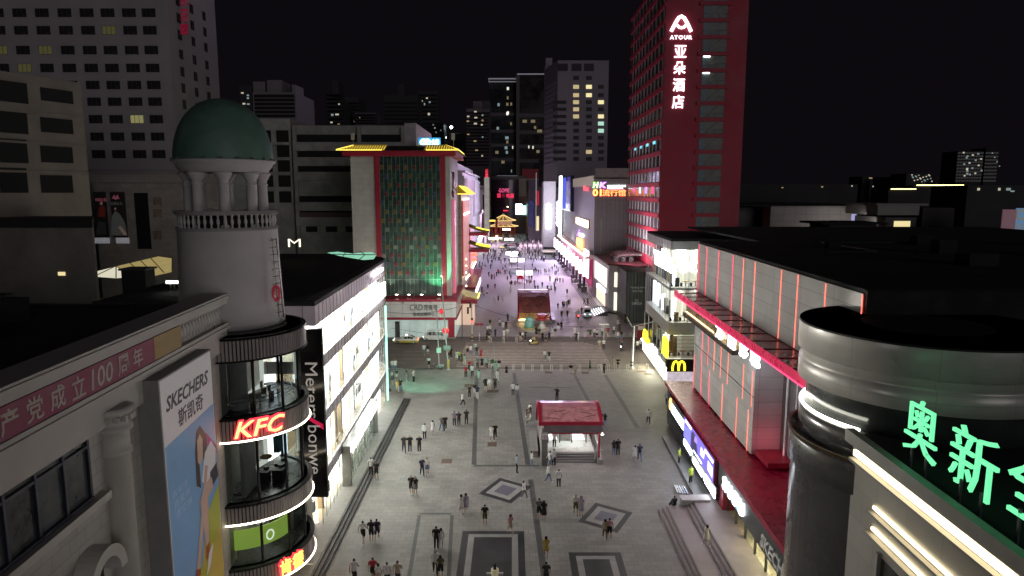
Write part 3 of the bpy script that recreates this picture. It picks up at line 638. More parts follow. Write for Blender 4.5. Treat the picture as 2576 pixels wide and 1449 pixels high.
# glazing and mullions
for z0, z1 in levels:
    g = MB(); m = len(oo)
    for k in range(m - 3): a, b = oo[k], oo[k + 1]; g.face([(a[0], a[1], z0), (b[0], b[1], z0), (b[0], b[1], z1), (a[0], a[1], z1)])
    g.build('glazing', glass, T)
mul = M('mullion_grey', (.36, .36, .36), .35, .3)
g = MB()
for k in range(27):
    u = 6.45 + k * 1.25; g.wbox(MW, u - .02, u + .02, .004, .04, .42, 18.55)
for k in range(12):
    a = R(k * 8); x, y = cxr + (Rr + .05) * math.cos(a), cyr + (Rr + .05) * math.sin(a); g.tube([(x, y, .42), (x, y, 18.55)], .05, 4)
g.build('mullion', mul, T)
# overexposed light box on the upper floor, small lit words above
uA, zA = MW.hit(884, 800, .2); uB, zB = MW.hit(965, 716, .2)
LB = tag(MB().wbox(MW, 26.4, 38.2, .2, .42, 14.6, 16.3).build('light_box', EM('screen_white', (1, 1, 1), 5.0)), 'long blinding white light box across the top floor of the glass store', 'sign')
S = thing('shop_sign', 'small white lit words on the mauve top edge of the glass store', 'sign', MW.p(36, .2, 18))
text('Metersbonwe', MW, 31.6, 17.75, 38.3, 18.25, .12, EM('sign_white', (1, 1, 1), 4.0), S, off=.02)
# entrance portico with sign
S = thing('entrance_portico', 'stone framed shop entrance with lit white name above, on the glass store', 'entrance', MW.p(22, .5, .42))
ua, ub = MW.hit(880, 1210, .7)[0] , MW.hit(949, 1084, .7)[0]
pst = M('polished_grey_stone', (.16, .155, .14), .22, noise=.15)
g = MB(); g.wbox(MW, ua, ua + .5, .02, .8, .42, 3.35); g.wbox(MW, ub - .5, ub, .02, .8, .42, 3.35); g.wbox(MW, ua, ub, .02, .86, 3.351, 4.3); g.build('surround', pst, S)
g = MB(); g.wbox(MW, ua + .5, ub - .5, .55, .58, .42, 3.35); g.build('glass_door', glass, S)
g = MB()
for k in range(1, 9): u = ua + .5 + k * (ub - ua - 1) / 9; g.wbox(MW, u - .02, u + .02, .54, .6, .42, 3.35)
for k in range(4): u = ua + 2 + k * 3; g.wbox(MW, u, u + .05, .6, .66, .9, 2.2)
g.build('door_frame', steel, S)
text('Meters/bonwe', MW, ua + .4, 3.5, ub - .6, 4.55, .9, EM('sign_white', (1, 1, 1), 4.0), S, off=.01, depth=.1)
MB().wbox(MW, ua + .6, ub - .6, .1, .5, 3.28, 3.34).build('soffit_light', EM('soffit_warm', (1, .92, .7), 4), S)
# blank end bay, steel shutter and green corner strip
T2 = T
g = MB(); g.wbox(MW, 1.2, 6.2, -2.6, -.75, .42, 4.2); g.build('service_panel', M('grey_service_panel', (.16, .16, .15), .45, .3), T)
g = MB(); g.wbox(MW, 1.6, 6.0, -.749, -.69, .55, 3.7); g.build('shutter_door', M('steel_shutter', (.26, .26, .25), .4, .5, tile=(9, .12, (.12, .12, .12), .02)), T)
gs = EM('green_led', (.25, 1, .62), 1.6)
a = R(4); MB().tube([(cxr + (Rr + .12) * math.cos(a), cyr + (Rr + .12) * math.sin(a), z) for z in (.5, 5, 10, 13)], .1, 6).build('led_strip', gs, T)
tag(MB().box(-16.9, -16.55, 89.6, 89.8, .43, .8).build('floodlight', dgrey), 'little green floodlight at the rounded far corner of the glass store', 'lamp')
# letters on the store's roof
S = thing('roof_letters', 'pale outlined capital letter standing on the dark store roof by the tower', 'sign', (-30, 84, 19))
RW = FW(85.0); ml = EM('pale_letter_tube', (1, .9, .66), .8)
def mtube(body, a, b, off):
    u0, z0 = RW.hit(*a); u1, z1 = RW.hit(*b); text(body, RW, u0, z0, u1, z1, 0, ml, S, depth=.15, off=off)
mtube('M', (726, 621), (756, 601), -.012)
# ================================================================== LEFT BACKGROUND AND STREET LEFT
def win_mesh(W, w, h, frame=.06, mats=None, proud=.02, bars=1):
    g = MB(); W0 = Wall(0, 0, W.u.x, W.u.y)
    g.wbox(W0, 0, w, .004, proud, 0, h, 0)
    if frame:
        for a, b, c, d in ((0, w, 0, frame), (0, w, h - frame, h), (0, frame, frame, h - frame), (w - frame, w, frame, h - frame)): g.wbox(W0, a, b, proud, proud + .05, c, d, 1)
        for k in range(bars): u = w * (k + 1) / (bars + 1); g.wbox(W0, u - frame / 2, u + frame / 2, proud, proud + .05, frame, h - frame, 1)
    return g
def windows(parent, W, cells, w, h, dark, framem, lit=(), frame=.06, bars=1, cap=100, name='window'):
    """cells: (u, z) lower-left corners; each window is a part of its building"""
    proto = {}; rest = MB(); first = None
    for i, (u, z) in enumerate(cells):
        m = dark
        for test, mm in lit:
            if test(i, u, z): m = mm
        if i < cap:
            if m.name not in proto:
                o = win_mesh(W, w, h, frame, bars=bars).build(name, [m, framem], None); proto[m.name] = o; first = True
            else: o = proto[m.name].copy(); COL.objects.link(o)
            o.parent = parent; o.location = W.p(u, 0, z) - parent.location
        else:
            rest.wbox(W, u, u + w, .004, .02, z, z + h, 0)
    if rest.v: rest.build(name + '_rows', [dark], parent)['kind'] = 'stuff'
litw = [EM('lit_window_warm', (1, .82, .42), .42), EM('lit_window_dim', (.75, .72, .30), .10), EM('lit_window_green', (.6, 1, .75), .30), EM('lit_window_white', (1, .95, .8), .8)]
wframe = M('window_frame_grey', (.12, .12, .12), .5)

# ---- green tile building with golden eaves (corner jewellery shop below)
T = thing('tile_building', 'tall building with green tiled front in red frame, coloured squares and golden lit eaves', 'building', (-20, 131, 0))
PW = FW(130.0)                                   # its front plane; u equals x
ivory = M('ivory_wall_tile', (.50, .49, .45), .55, tile=(1.5, 1.0, (.36, .35, .32), .02, 0), noise=.08)
zt = PW.hit(1000, 392)[1]; zb = PW.hit(1000, 741)[1]
xl, xr = -30.6, -11.75; pl_, pr_ = PW.hit(959, 560)[0], PW.hit(1109, 560)[0]
MB().box(xl, xr, 130.02, 148, 0, zt).build('wall', ivory, T)
g = MB(); g.wbox(PW, pl_ - .95, pl_, .0, .35, zb - .2, zt, 0); g.wbox(PW, pr_, pr_ + 1.0, .0, .35, zb - .2, zt, 0); g.wbox(PW, pl_ - .95, pr_ + 1.0, 0, .4, zb - .65, zb - .2, 0); g.wbox(PW, xl - .4, xr + .2, .0, .9, zt + .0, zt + 1.15, 0); g.build('red_frame', redp, T)
tg1 = M('green_glazed_panel', (.026, .062, .052), .3, tile=(.42, .42, (.05, .10, .085), .02), noise=.15, nscale=.4); tg2 = M('deep_green_panel', (.02, .05, .042), .35, tile=(.42, .42, (.04, .085, .07), .02), noise=.15); gridm = M('green_bronze_bar', (.16, .21, .18), .4, .2)
cols = 15; cw_ = (pr_ - pl_) / cols
g = MB()
for k in range(cols): g.wbox(PW, pl_ + k * cw_ + .05, pl_ + (k + 1) * cw_ - .05, .02, .16 if k % 2 else .24, zb - .19, zt - .01, k % 2)
g.build('green_panelling', [tg1, tg2], T)
g = MB()
for k in range(cols + 1): g.wbox(PW, pl_ + k * cw_ - .05, pl_ + k * cw_ + .05, .02, .3, zb - .19, zt - .01)
g.wbox(PW, pl_ + .05, pr_ - .05, .25, .29, zb + 2.95, zb + 3.05); g.build('panel_bar', gridm, T)
sq = {'r': M('tile_red', (.15, .018, .026), .4, noise=.3, nscale=6), 'y': M('tile_amber', (.17, .11, .02), .4, noise=.3, nscale=6), 'g': M('tile_green', (.04, .09, .05), .4, noise=.3, nscale=6), 'b': M('tile_blue', (.05, .065, .13), .4, noise=.3, nscale=6), 'w': M('tile_pale', (.22, .22, .2), .4, noise=.4, nscale=6), 'p': M('tile_pink', (.26, .11, .12), .4, noise=.3, nscale=6)}
sqf = M('tile_frame', (.2, .21, .18), .4)
rows = ['yyryrrrb', 'bgryggg', 'gyrrryrg', 'rrrrgrb', 'bgrygyry', 'yyryryg', 'yrywgrgy', 'wgywgry', 'bgrrpyry', 'ywrwryw', 'wrrygrgw', 'bryguryb', 'yryrgrr']
rowy = [420.8, 443.3, 465.9, 488.5, 510.5, 532.7, 555, 577, 599, 621, 642.6, 664.3, 685.8]; proto = {}
for j, (rs, yy) in enumerate(zip(rows, rowy)):
    z = PW.hit(1030, yy)[1]
    for k, ch in enumerate(rs[:8 - j % 2]):
        kk = 2 * k + (j % 2); ch = ch if ch in sq else 'g'
        if ch not in proto:
            q = MB(); W0 = FW(0); q.wbox(W0, .05, .87, 0, .05, .05, .87, 1); q.wbox(W0, .11, .81, .05, .08, .11, .81, 0); o = q.build('decor_tile', [sq[ch], sqf]); proto[ch] = o
        else: o = proto[ch].copy(); COL.objects.link(o)
        o.parent = T; o.location = Vector((pl_ + kk * cw_ + cw_ / 2 - .46, 130 - .31, z - .46)) - T.location
# golden eaves with LED strips
goldt = M('golden_glazed_tile', (.42, .26, .02), .35, noise=.2, nscale=3); goldled = EM('golden_led', (1, .70, .10), .85); goldlit = M('golden_tile_lit', (.26, .16, .015), .35, 0, .05, (1, .7, .08), noise=.25, nscale=3)  # lit tile colour carries some of the LED glow
ez = PW.hit(1000, 378, 2.2)[1]
g = MB(); x0, x1 = xl - 2.0, xr + 1.8
def roofq(g, x0, x1, y0, y1, z0, ins, h, mi=0):
    a = [(x0, y0, z0), (x1, y0, z0), (x1, y1, z0), (x0, y1, z0)]; b = [(x0 + ins, y0 + ins, z0 + h), (x1 - ins, y0 + ins, z0 + h), (x1 - ins, y1 - ins, z0 + h), (x0 + ins, y1 - ins, z0 + h)]
    g.hexa(a + b, mi)
roofq(g, x0, x1, 127.7, 150, ez, 2.6, .95); rf = g.build('roof', M('dark_roof_tile', (.03, .025, .022), .6, noise=.2), T)
n = 96
for side in (0, 1):
    g = MB()
    for k in range(n):
        x = x0 + .3 + (x1 - x0 - .6) * k / (n - 1); t = (x - x0) / (x1 - x0); ins = min(2.6, x - x0, x1 - x); zt_ = ez + .06 + .95 * ins / 2.6
        if (t > .72 if side else t < .4):
            g.tube([(x, 127.66, ez + .05), (x, 127.7 + ins, zt_)], .085, 4, 0)
            if k % 2 == 0: g.tube([(x + .12, 127.6, ez + .1), (x + .12, 127.7 + ins * .9, ez + .12 + .95 * ins * .9 / 2.6)], .035, 4, 1)
    xa_, xb_, xc_, w_ = (x1 - 6, x1, x1 - 2.6, x1 - 8) if side else (x0, x0 + 8.5, x0 + 2.6, x0 + 9)
    g.tube([(xa_, 127.62, ez + .05), (xb_, 127.62, ez + .05)], .09, 5, 1); g.tube([(x1 if side else x0, 127.7, ez + .1), (xc_, 130.3, ez + 1.08)], .13, 5, 1); g.tube([(xc_, 130.3, ez + 1.08), (w_, 130.3, ez + 1.08)], .12, 5, 0)
    if side:
        for k in range(16): y = 128.4 + k * .9; g.tube([(x1 + .03, y, ez + .05), (x1 - 2.5, y, ez + .98)], .08, 4, 0)
        g.tube([(x1 + .05, 127.7, ez + .08), (x1 + .05, 142, ez + .08)], .1, 5, 1)
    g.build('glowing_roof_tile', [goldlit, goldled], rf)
g = MB(); g.box(xl - 1.2, xr + 1.2, 128.6, 149, ez - 1.0, ez - .001); g.build('eave_board', redp, T)
# side face ornaments: scroll board and vertical pink light bar
SWl = Wall(xr, 130.02, xr, 148)
g = MB(); g.wbox(SWl, 3.5, 5.2, .02, .5, 7.0, 26.0); g.build('vertical_banner', M('pink_red_lit_bar', (.42, .06, .13), .4, 0, .22, (1, .25, .35)), T)
g = MB(); c = SWl.p(6, .1, 29.5); g.lathe(c.x, c.y, [(0, 28), (1.0, 28), (1.0, 31.4), (0, 31.4)], 14, sx=.2); g.build('medallion', M('copper_medallion', (.3, .12, .04), .4, .5), T)
g = MB(); g.wbox(SWl, 4, 8.5, .02, .3, 26.4, 27.8, 0); g.build('plaque', maroon, T)
# floodlight row and dark recess above the shop
g = MB(); g.box(-27, xr + .2, 127.3, 131.0, 7.05, 7.1); g.build('shop_roof', roofm, T)
fl = EM('flood_lamp', (1, .93, .75), 14)
for px in (998, 1029, 1061, 1105):
    p = YD(px, 742, 128.2); q = MB(); q.cyl(p.x, p.y, .05, 7.1, 7.75, 6); q.box(p.x - .28, p.x + .28, p.y - .12, p.y + .1, 7.75, 7.95, 0); q.box(p.x - .24, p.x + .24, p.y - .1, p.y + .08, 7.951, 8.0, 1)
    q.build('floodlight', [dgrey, fl], T)
# the corner shop at its foot
S = thing('corner_shop', 'white two storey corner jewellery shop with red trim under the green tile building', 'shop', (-18, 127, 0))
CW = FW(126.0); zc0, zc1, zc2 = 3.95, 7.0, 7.25
shopw = M('shop_white_panel', (.70, .72, .70), .35, tile=(2.3, 3.2, (.3, .32, .31), .03), noise=.08)
MB().box(-27.5, -10.75, 126.02, 148, .01, zc0 - .45).build('wall', M('shop_front_glass_lit', (.42, .48, .46), .15, 0, .16, (.75, .95, .88), tile=(1.5, 3.4, (.2, .22, .22), .03), noise=.25, nscale=.4), S)
MB().box(-27.5, -10.6, 125.9, 146, zc0, zc1).build('fascia', shopw, S)
g = MB(); g.box(-27.6, -10.45, 125.75, 146.1, zc0 - .45, zc0 - .001); g.box(-27.6, -10.4, 125.7, 146.1, zc1 + .001, zc2 + .2); g.box(-12.1, -10.9, 125.8, 126.01, .01, zc0 - .46); g.build('red_trim', redp, S)
g = MB(); g.box(-22.2, -21.3, 125.9, 126.01, .02, 3.2); g.build('door', M('dark_shop_door', (.06, .06, .06), .3), S)
g = MB(); g.box(-27.6, -10.7, 125.2, 126.0, .005, .14); g.build('doorstep', palestone, S)
gt = M('grey_sign_letter', (.08, .085, .08), .4)
FW2 = FW(125.9)
text_px('CRD', FW2, ((1031, 781), (1063, 766)), .02, gt, S, off=-.005); text_px('克徕帝', FW2, ((1066, 781), (1100, 766)), .02, gt, S, off=.0); text_px('钻戒定制中心', FW2, ((1039, 795), (1094, 786)), .02, gt, S)
# ---- annex along the street with hanging eaves
T = thing('annex_building', 'tiled annex along the street with red lattice, red lanterns and hanging green eaves', 'building', (-15, 165, 0))
AW = Wall(-11.0, 148.2, -11.0, 192); AF = FW(148.1)
zta = AF.hit(1145, 489)[1]
MB().box(-19, -11.02, 148.12, 192, 0, zta).build('wall', M('buff_wall_tile', (.42, .38, .33), .55, tile=(1.9, 2.0, (.1, .08, .07), .05), noise=.1), T)
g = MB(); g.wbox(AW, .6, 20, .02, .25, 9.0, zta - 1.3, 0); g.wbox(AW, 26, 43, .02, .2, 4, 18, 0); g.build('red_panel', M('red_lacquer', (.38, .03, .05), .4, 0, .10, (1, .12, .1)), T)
g = MB()
for k in range(14): g.wbox(AW, 1.0 + k * 1.4, 1.25 + k * 1.4, .26, .4, 9, zta - 1.5)
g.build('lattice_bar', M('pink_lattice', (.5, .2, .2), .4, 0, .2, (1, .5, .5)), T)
g = MB(); g.wbox(AW, 1.5, 19, .3, .55, zta - 4.6, zta - 4.2, 0); g.wbox(AW, .2, 20.5, .3, .4, zta - 1.2, zta - 1.0, 0); g.build('led_strip', EM('warm_white_led', (1, .85, .72), 4), T)
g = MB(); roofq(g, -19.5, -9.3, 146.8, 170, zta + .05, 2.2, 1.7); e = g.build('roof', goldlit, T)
g = MB()
for k in range(24): y = 147 + k * .96; g.tube([(-9.25, y, zta + .1), (-11.3, y, zta + 1.72)], .09, 4)
g.tube([(-19.5, 146.75, zta + .1), (-9.3, 146.75, zta + .1), (-9.25, 170, zta + .1)], .12, 5); g.tube([(-9.3, 146.8, zta + .1), (-11.5, 149, zta + 1.8), (-11.5, 168, zta + 1.8)], .12, 5)
g.build('golden_led_strip', goldled, e)
# curved eaves projecting over the street
oliv = M('olive_glazed_tile', (.16, .15, .03), .35, noise=.3, nscale=3); em2 = EM('yellow_eave_led', (.95, .85, .08), 1.6)
def hanging_eave(y, zc, w, proj, lit):
    g = MB(); n = 8; P = []
    for k in range(n + 1):
        t = k / n; x = -11.0 + proj * t; z = zc + 1.9 - 2.6 * t + 1.0 * t * t; P.append((x, z))
    for k in range(n):
        (xa, za), (xb, zb_) = P[k], P[k + 1]; f0, f1 = .35 * k / n, .35 * (k + 1) / n
        g.hexa([(xa, y - w / 2 - f0, za - .35), (xb, y - w / 2 - f1, zb_ - .35), (xb, y + w / 2 + f1, zb_ - .35), (xa, y + w / 2 + f0, za - .35), (xa, y - w / 2 - f0, za), (xb, y - w / 2 - f1, zb_), (xb, y + w / 2 + f1, zb_), (xa, y + w / 2 + f0, za)], 0)
    for q in range(5):
        yy = y - w / 2 + w * q / 4; g.tube([(x, yy, z + .08) for x, z in P], .11, 4, 0)
    o = g.build('hanging_eave', [oliv], T)
    g = MB()
    for q in lit: yy = y - w / 2 + w * q / 4; g.tube([(x, yy, z + .16) for x, z in P[3:]], .07, 4)
    g.build('eave_led', em2, o)
    g = MB(); g.box(-11.0, -11 + proj * .96, y - w / 2 + .1, y + w / 2 - .1, zc - .75, zc - .05); g.build('red_fascia', redp, o)
hanging_eave(170, 17.5, 5.5, 5.3, (1, 3)); hanging_eave(168, 13.6, 6, 5.6, (0, 2, 3, 4))
g = MB(); g.lathe(-8.2, 169, [(0, 15.7), (.25, 15.9), (0, 16.2)], 8); g.build('lamp_globe', EM('lamp_globe', (1, .95, .7), 10), T)
g = MB()
for k in range(7): y = 150 + k * 1.7; g.lathe(-10.2, y, [(0, 8.2 - k * .1), (.18, 8.4 - k * .1), (0, 8.7 - k * .1)], 8)
for k in range(9): y = 176 + k * 1.8; g.lathe(-10.3, y, [(0, 7.6), (.2, 7.85), (0, 8.1)], 8)
for k in range(6): z = 5 + k * 1.5; g.lathe(-10.2, 149.5, [(0, z), (.16, z + .2), (0, z + .4)], 8)
g.build('string_lamp', EM('string_lamp', (1, .72, .35), 9), T)
g = MB()
for k, (y, z) in enumerate(((174, 11), (176, 9.5), (179, 10.5), (182, 9), (185, 10))): g.lathe(-9.9, y, [(0, z), (.4, z + .25), (.4, z + .75), (0, z + 1)], 10)
g.build('red_lantern', EM('red_lantern', (1, .12, .06), 1.4), T)
# low lit eave by the corner and red canopy further on
S = thing('entrance_eave', 'low yellow lit curved eave over a corner doorway on the left of the street', 'awning', (-10, 140, 5))
g = MB(); zc = 5.6
for k in range(8):
    t0, t1 = k / 8, (k + 1) / 8; f = lambda t: (-11.2 + 4.1 * t, zc + 1.5 - 1.9 * t + .5 * t * t)
    (xa, za), (xb, zb_) = f(t0), f(t1); g.hexa([(xa, 139 - t0, za - .25), (xb, 139 - t1, zb_ - .25), (xb, 144 + t1, zb_ - .25), (xa, 144 + t0, za - .25), (xa, 139 - t0, za), (xb, 139 - t1, zb_), (xb, 144 + t1, zb_), (xa, 144 + t0, za)])
g.build('roof', M('buff_lit_tile', (.42, .38, .15), .45, 0, .10, (1, .9, .3), noise=.15), S)
MB().tube([(-7.02, 138, zc + .2), (-7.02, 145, zc + .2)], .14, 5).build('eave_led', em2, S); MB().box(-11, -7.3, 138.4, 144.6, zc - 1.1, zc - .3).build('red_fascia', redp, S)
MB().box(-11, -8.0, 138.6, 144.4, .01, zc - 1.101).build('doorway', M('pinkish_lit_doorway', (.5, .35, .3), .5, 0, .25, (1, .7, .5)), S)
S = thing('shop_canopy', 'maroon canopy with a bright white shop sign further along the left pavement', 'awning', (-11, 160, 0))
g = MB(); g.box(-12.5, -8.6, 158, 196, 4.6, 5.2); g.build('roof', maroon, S)
g = MB(); g.box(-8.59, -8.5, 158.5, 182, 3.2, 4.5); g.build('sign_panel', EM('sign_pale_blue', (.9, .92, 1), 2.2), S)
g = MB(); g.box(-12.4, -8.7, 158.2, 195.5, .01, 4.59); g.build('wall', M('shop_wall_violet', (.3, .25, .3), .5), S)
# classical street fronts beyond
lav = M('pale_plaster_front', (.46, .43, .46), .6, noise=.1, nscale=.3)
def classic(name, label, x, y0, y1, z, grp=None):
    T = thing(name, label, 'building', (x, (y0 + y1) / 2, 0)); W = Wall(x, y0, x, y1)
    MB().box(x - 18, x - .02, y0, y1, 0, z).build('wall', lav, T)
    g = MB(); g.box(x - 18, x + .9, y0 - .6, y1 + .3, z + .001, z + .6); g.box(x - 18, x + .5, y0 - .3, y1 + .2, z - 1.6, z - 1.0); g.box(x - 18, x + .4, y0 - .25, y1 + .2, z * .55, z * .55 + .5); g.box(x - 18, x - 2, y0 + 2, y1 - 3, z + .61, z + 3.0); g.build('cornice', lav, T)
    n = int((y1 - y0) / 7)
    for k in range(n + 1):
        y = y0 + .8 + k * (y1 - y0 - 1.6) / n; c = MB(); c.lathe(x + .25, y, [(.75, z * .57), (.62, z * .58), (.55, z - 2.6), (.8, z - 2.2), (.8, z - 1.61)], 10); c.build('column', lav, T)
    cells = [(W.len * (k + .5) / n - 1.2, zz) for k in range(n) for zz in (z * .12, z * .3, z * .6, z * .75)]
    windows(T, W, cells, 2.4, z * .1, dimglass, lav, lit=[(lambda i, u, q: i % 5 == 2, litw[1])], frame=.2)
    cells = [(1.5 + k * 3.6, zz) for k in range(4) for zz in (z * .62, z * .78)]
    return T
classic('classical_building', 'nearest pale lavender classical front with columns on the left of the street', -14.2, 196, 250, 33)
classic('classical_building', 'middle pale lavender classical front with stepped cornice on the left of the street', -15.0, 252, 300, 33.5)
T = classic('classical_building', 'farthest pale arcaded front with shop lights on the left of the street', -15.8, 303, 372, 30)
MB().box(-15.7, -15.2, 305, 350, 4.2, 6.2).build('sign_panel', EM('sign_white', (1, 1, 1), 4.0), T)
MB().box(-15.7, -14.3, 351, 352, 8, 26).build('dark_sign', black, T)
# ---- concrete parking block behind
conc = M('stained_concrete', (.30, .31, .28), .8, noise=.3, nscale=.25); dk = M('unlit_interior', (.008, .008, .008), .9, noise=0)
T = thing('parking_block', 'stained concrete multi storey block with long dark openings behind the domed tower', 'building', (-40, 158, 0))
VW = FW(156.0); xa, xb = VW.hit(741, 460)[0], VW.hit(1020, 460)[0]; x2 = VW.hit(640, 460)[0]; ztp = VW.hit(900, 315)[1]
MB().box(xa, xb, 156.6, 186, 0, ztp).build('wall', conc, T)
MB().box(x2 - 14, xa - .6, 156.4, 186, 0, VW.hit(700, 298)[1]).build('stair_wing', conc, T)
slots = [(338, 357), (378, 395), (416, 432), (493, 508), (530, 546)]
g = MB(); f = MB()
zs = [(VW.hit(900, b)[1], VW.hit(900, a)[1]) for a, b in slots]
for k, (z0, z1) in enumerate(zs):
    u = xa + .8; widths = (14.5, 13.5, 14.5)
    for w in (14.5, 14.5):
        MB().wbox(VW, u, min(u + w - .9, xb - .3), -.58, -.5, z0, z1).build('opening', dk, T); u += w
zprev = ztp
g = MB()
for z0, z1 in zs: g.wbox(VW, xa, xb, -.6, .25, z0 - 2.0, z0 - .05)
for u in (xa, xa + 14.6, xb - .8): g.wbox(VW, u, u + .8, -.6, .05, 0, ztp - .4)
g.build('parapet_band', conc, T)
for k in range(6): MB().wbox(VW, xa + 2 + k * 4.6, xa + 4.6 + k * 4.6, -.58, -.52, VW.hit(900, 584)[1], VW.hit(900, 570)[1]).build('opening', dk, T)
for z in (VW.hit(700, 357)[1], VW.hit(700, 395)[1], VW.hit(700, 432)[1], VW.hit(700, 470)[1], VW.hit(700, 510)[1]):
    for u, w in ((x2 - 1.0, 5.2), (x2 + 5.4, 2.8)): MB().wbox(VW, u, u + w, -.38, -.3, z, z + 2.6).build('opening', dk, T)
    MB().wbox(VW, x2 - 14, xa - .7, -.35, .3, z - .7, z - .1).build('balcony_slab', conc, T)
MB().box(xb + .0, xb + 2.6, 156.2, 186, 0, ztp + .5).build('wall', M('pale_gable', (.40, .37, .38), .7, noise=.15), T)
g = MB(); g.box(-50, -36, 156.2, 157, 21.5, 22.8); g.build('wall_patch', M('rust_brown_band', (.12, .08, .06), .8), T)
MB().box(xb + 2.62, xb + 2.7, 160, 161, ztp - 7, ztp - 3).build('opening', dk, T)
# roof sign in glowing blue
S = thing('roof_sign', 'glowing blue white rings and characters standing on the roof behind golden eaves', 'sign', (-20, 151, 37))
BWl = FW(151.0); bl = EM('blue_white_neon', (.45, .85, 1.0), 5.0); blb = EM('blue_glow_panel', (.03, .22, .42), .4)
g = MB()
for px in (1066, 1075):
    u, z = BWl.hit(px, 358); g.tube([BWl.p(u + .62 * math.cos(R(a)), .1, z + .55 * math.sin(R(a))) for a in range(0, 360, 20)], .19, 6, closed=True)
g.build('ring', bl, S); text_px('大商', BWl, ((1086, 366), (1104, 350)), .05, bl, S, off=.005, depth=.2)
u0, z0 = BWl.hit(1052, 369); u1, z1 = BWl.hit(1108, 346); MB().wbox(BWl, u0, u1, -.3, -.2, z0, z1).build('backing', blb, S)
for px in (889, 1141):
    p = YD(px, 368, 131); q = MB(); q.tube([(p.x, p.y, p.z - .3), (p.x, p.y, p.z + 1.6)], .05, 4); q.box(p.x - .35, p.x + .25, p.y - .2, p.y + .2, p.z + 1.2, p.z + 2.4); tag(q.build('floodlight_mast', offwhite), 'small white floodlight mast at the %s end of the golden eaves' % ('left' if px < 1000 else 'right'), 'lamp')
# ---- stacked tower behind the parking block
T = thing('office_tower', 'stepped grey office tower with dark floor bands right of the dome, above the parking block', 'building', (-78, 240, 0)); OW = FW(240.0)
u0, u1 = OW.hit(636, 250)[0], OW.hit(744, 250)[0]; zc = OW.hit(690, 232)[1]; zt = OW.hit(690, 204)[1]
g = MB(); g.box(u0, u1, 240.02, 262, 0, zc); g.box(u0, u0 + 4, 241, 250, zc + .01, zt); g.box(u1 - 10, u1 - 5, 241, 250, zc + .01, zt + .5); g.box(u1 - 1.5, u1 - .2, 241, 250, zc + .01, zt - 1); g.build('wall', M('grey_office_cladding', (.16, .15, .16), .6, noise=.1), T)
for yy in (240, 250, 260, 270, 280, 290):
    z = OW.hit(690, yy)[1]; MB().wbox(OW, u0 + .5, u1 - .4, .02, .12, z - .75, z + .3).build('window_band', dk, T)
# ---- big hotel tower at left
hot = M('hotel_white_tile', (.27, .255, .265), .7, noise=.1, nscale=.15); hwin = M('hotel_window_dark', (.026, .025, .028), .2, noise=.2)
T = thing('hotel_tower', 'huge dim white hotel tower with rows of small windows, behind the dome at left', 'building', (-90, 140, 0)); HW = FW(132.0)
xc = HW.hit(440, 200)[0]; xw = -64.2
MB().box(-120, xw, 132.02, 153, 0, 84).build('wall', hot, T)
x8 = [HW.hit(p, 196)[0] for p in (-64, -8, 48, 104, 160, 215, 267, 320, 369)]
z1r = HW.hit(300, 330)[1]; z0r = HW.hit(300, 12)[1]; pitch = (z0r - z1r) / 7.3
cells = [(x, z) for z in [HW.hit(320, y)[1] for y in (378, 334, 290, 246, 204, 161, 116, 66, 22)] + [HW.hit(320, 22)[1] + pitch * k for k in (1,)] for x in reversed(x8)]
lit = [(lambda i, u, z: i in (19, 32, 33, 25), litw[1]), (lambda i, u, z: i in (51, 59, 61, 65), M('lit_window_faint', (.05, .05, .02), .4, 0, .035, (.7, .65, .25)))]
hmu = M('hotel_mullion', (.035, .033, .035), .5); windows(T, HW, [(u, z - 1.5) for u, z in cells], 2.55, 1.55, hwin, hmu, lit, frame=.05, bars=2, cap=90)
HS = Wall(xw, 132, xw, 153); cells = [(3.4 + c * 5.6, z - 1.6) for z in sorted({z for _, z in cells}) for c in range(3)]
windows(T, HS, cells, 1.5, 1.8, hwin, hmu, frame=.05, bars=1, cap=40, name='side_window')
g = MB(); g.box(-120, xw + .3, 131.7, 153.2, HW.hit(300, 412)[1] - 1.2, HW.hit(300, 412)[1]); g.build('string_course', hot, T)
HF = Wall(xw - 1.0, 131.9, xw - 1 + 1, 131.9 + .0)
rt = M('dim_red_letters', (.3, .01, .05), .5, 0, .045, (1, .02, .12))
for ch, y0, y1 in (('庭', 18, -18), ('酒', 57, 22), ('店', 91, 58)): text_px(ch, FW(131.9), ((455, y0 - 3), (474, y1)), .02, rt, T, name='sign_letter', off=.03, depth=.3)
# ---- tan parking building at far left
T = thing('parking_building', 'tan concrete parking building with wide dark openings at the far left', 'building', (-60, 82, 0))
tan = M('tan_concrete', (.21, .188, .155), .8, noise=.18, nscale=.3); TW = Wall(-59.2, 63.03, -51, 82.5)
MB().prism([(-59.2, 63.03), (-51, 82.5), (-62, 99), (-76, 80)], 0, TW.hit(180, 205)[1]).build('wall', tan, T)
for (ya, yb) in ((222, 262), (297, 338), (369, 411), (443, 485)):
    for (pa, pb) in ((-6, 71), (100, 184)):
        a, z1 = TW.hit(pa, ya - (22 if pb < 100 else 3)); b, z0 = TW.hit(pb, yb); MB().wbox(TW, a, b, .02, .1, z0, z1).build('opening', dk, T)
g = MB(); 
for yy in (285, 360, 432): z = TW.hit(100, yy)[1]; g.wbox(TW, 0, 21.1, .02, .16, z - .15, z + .1)
g.build('string_course', tan, T)
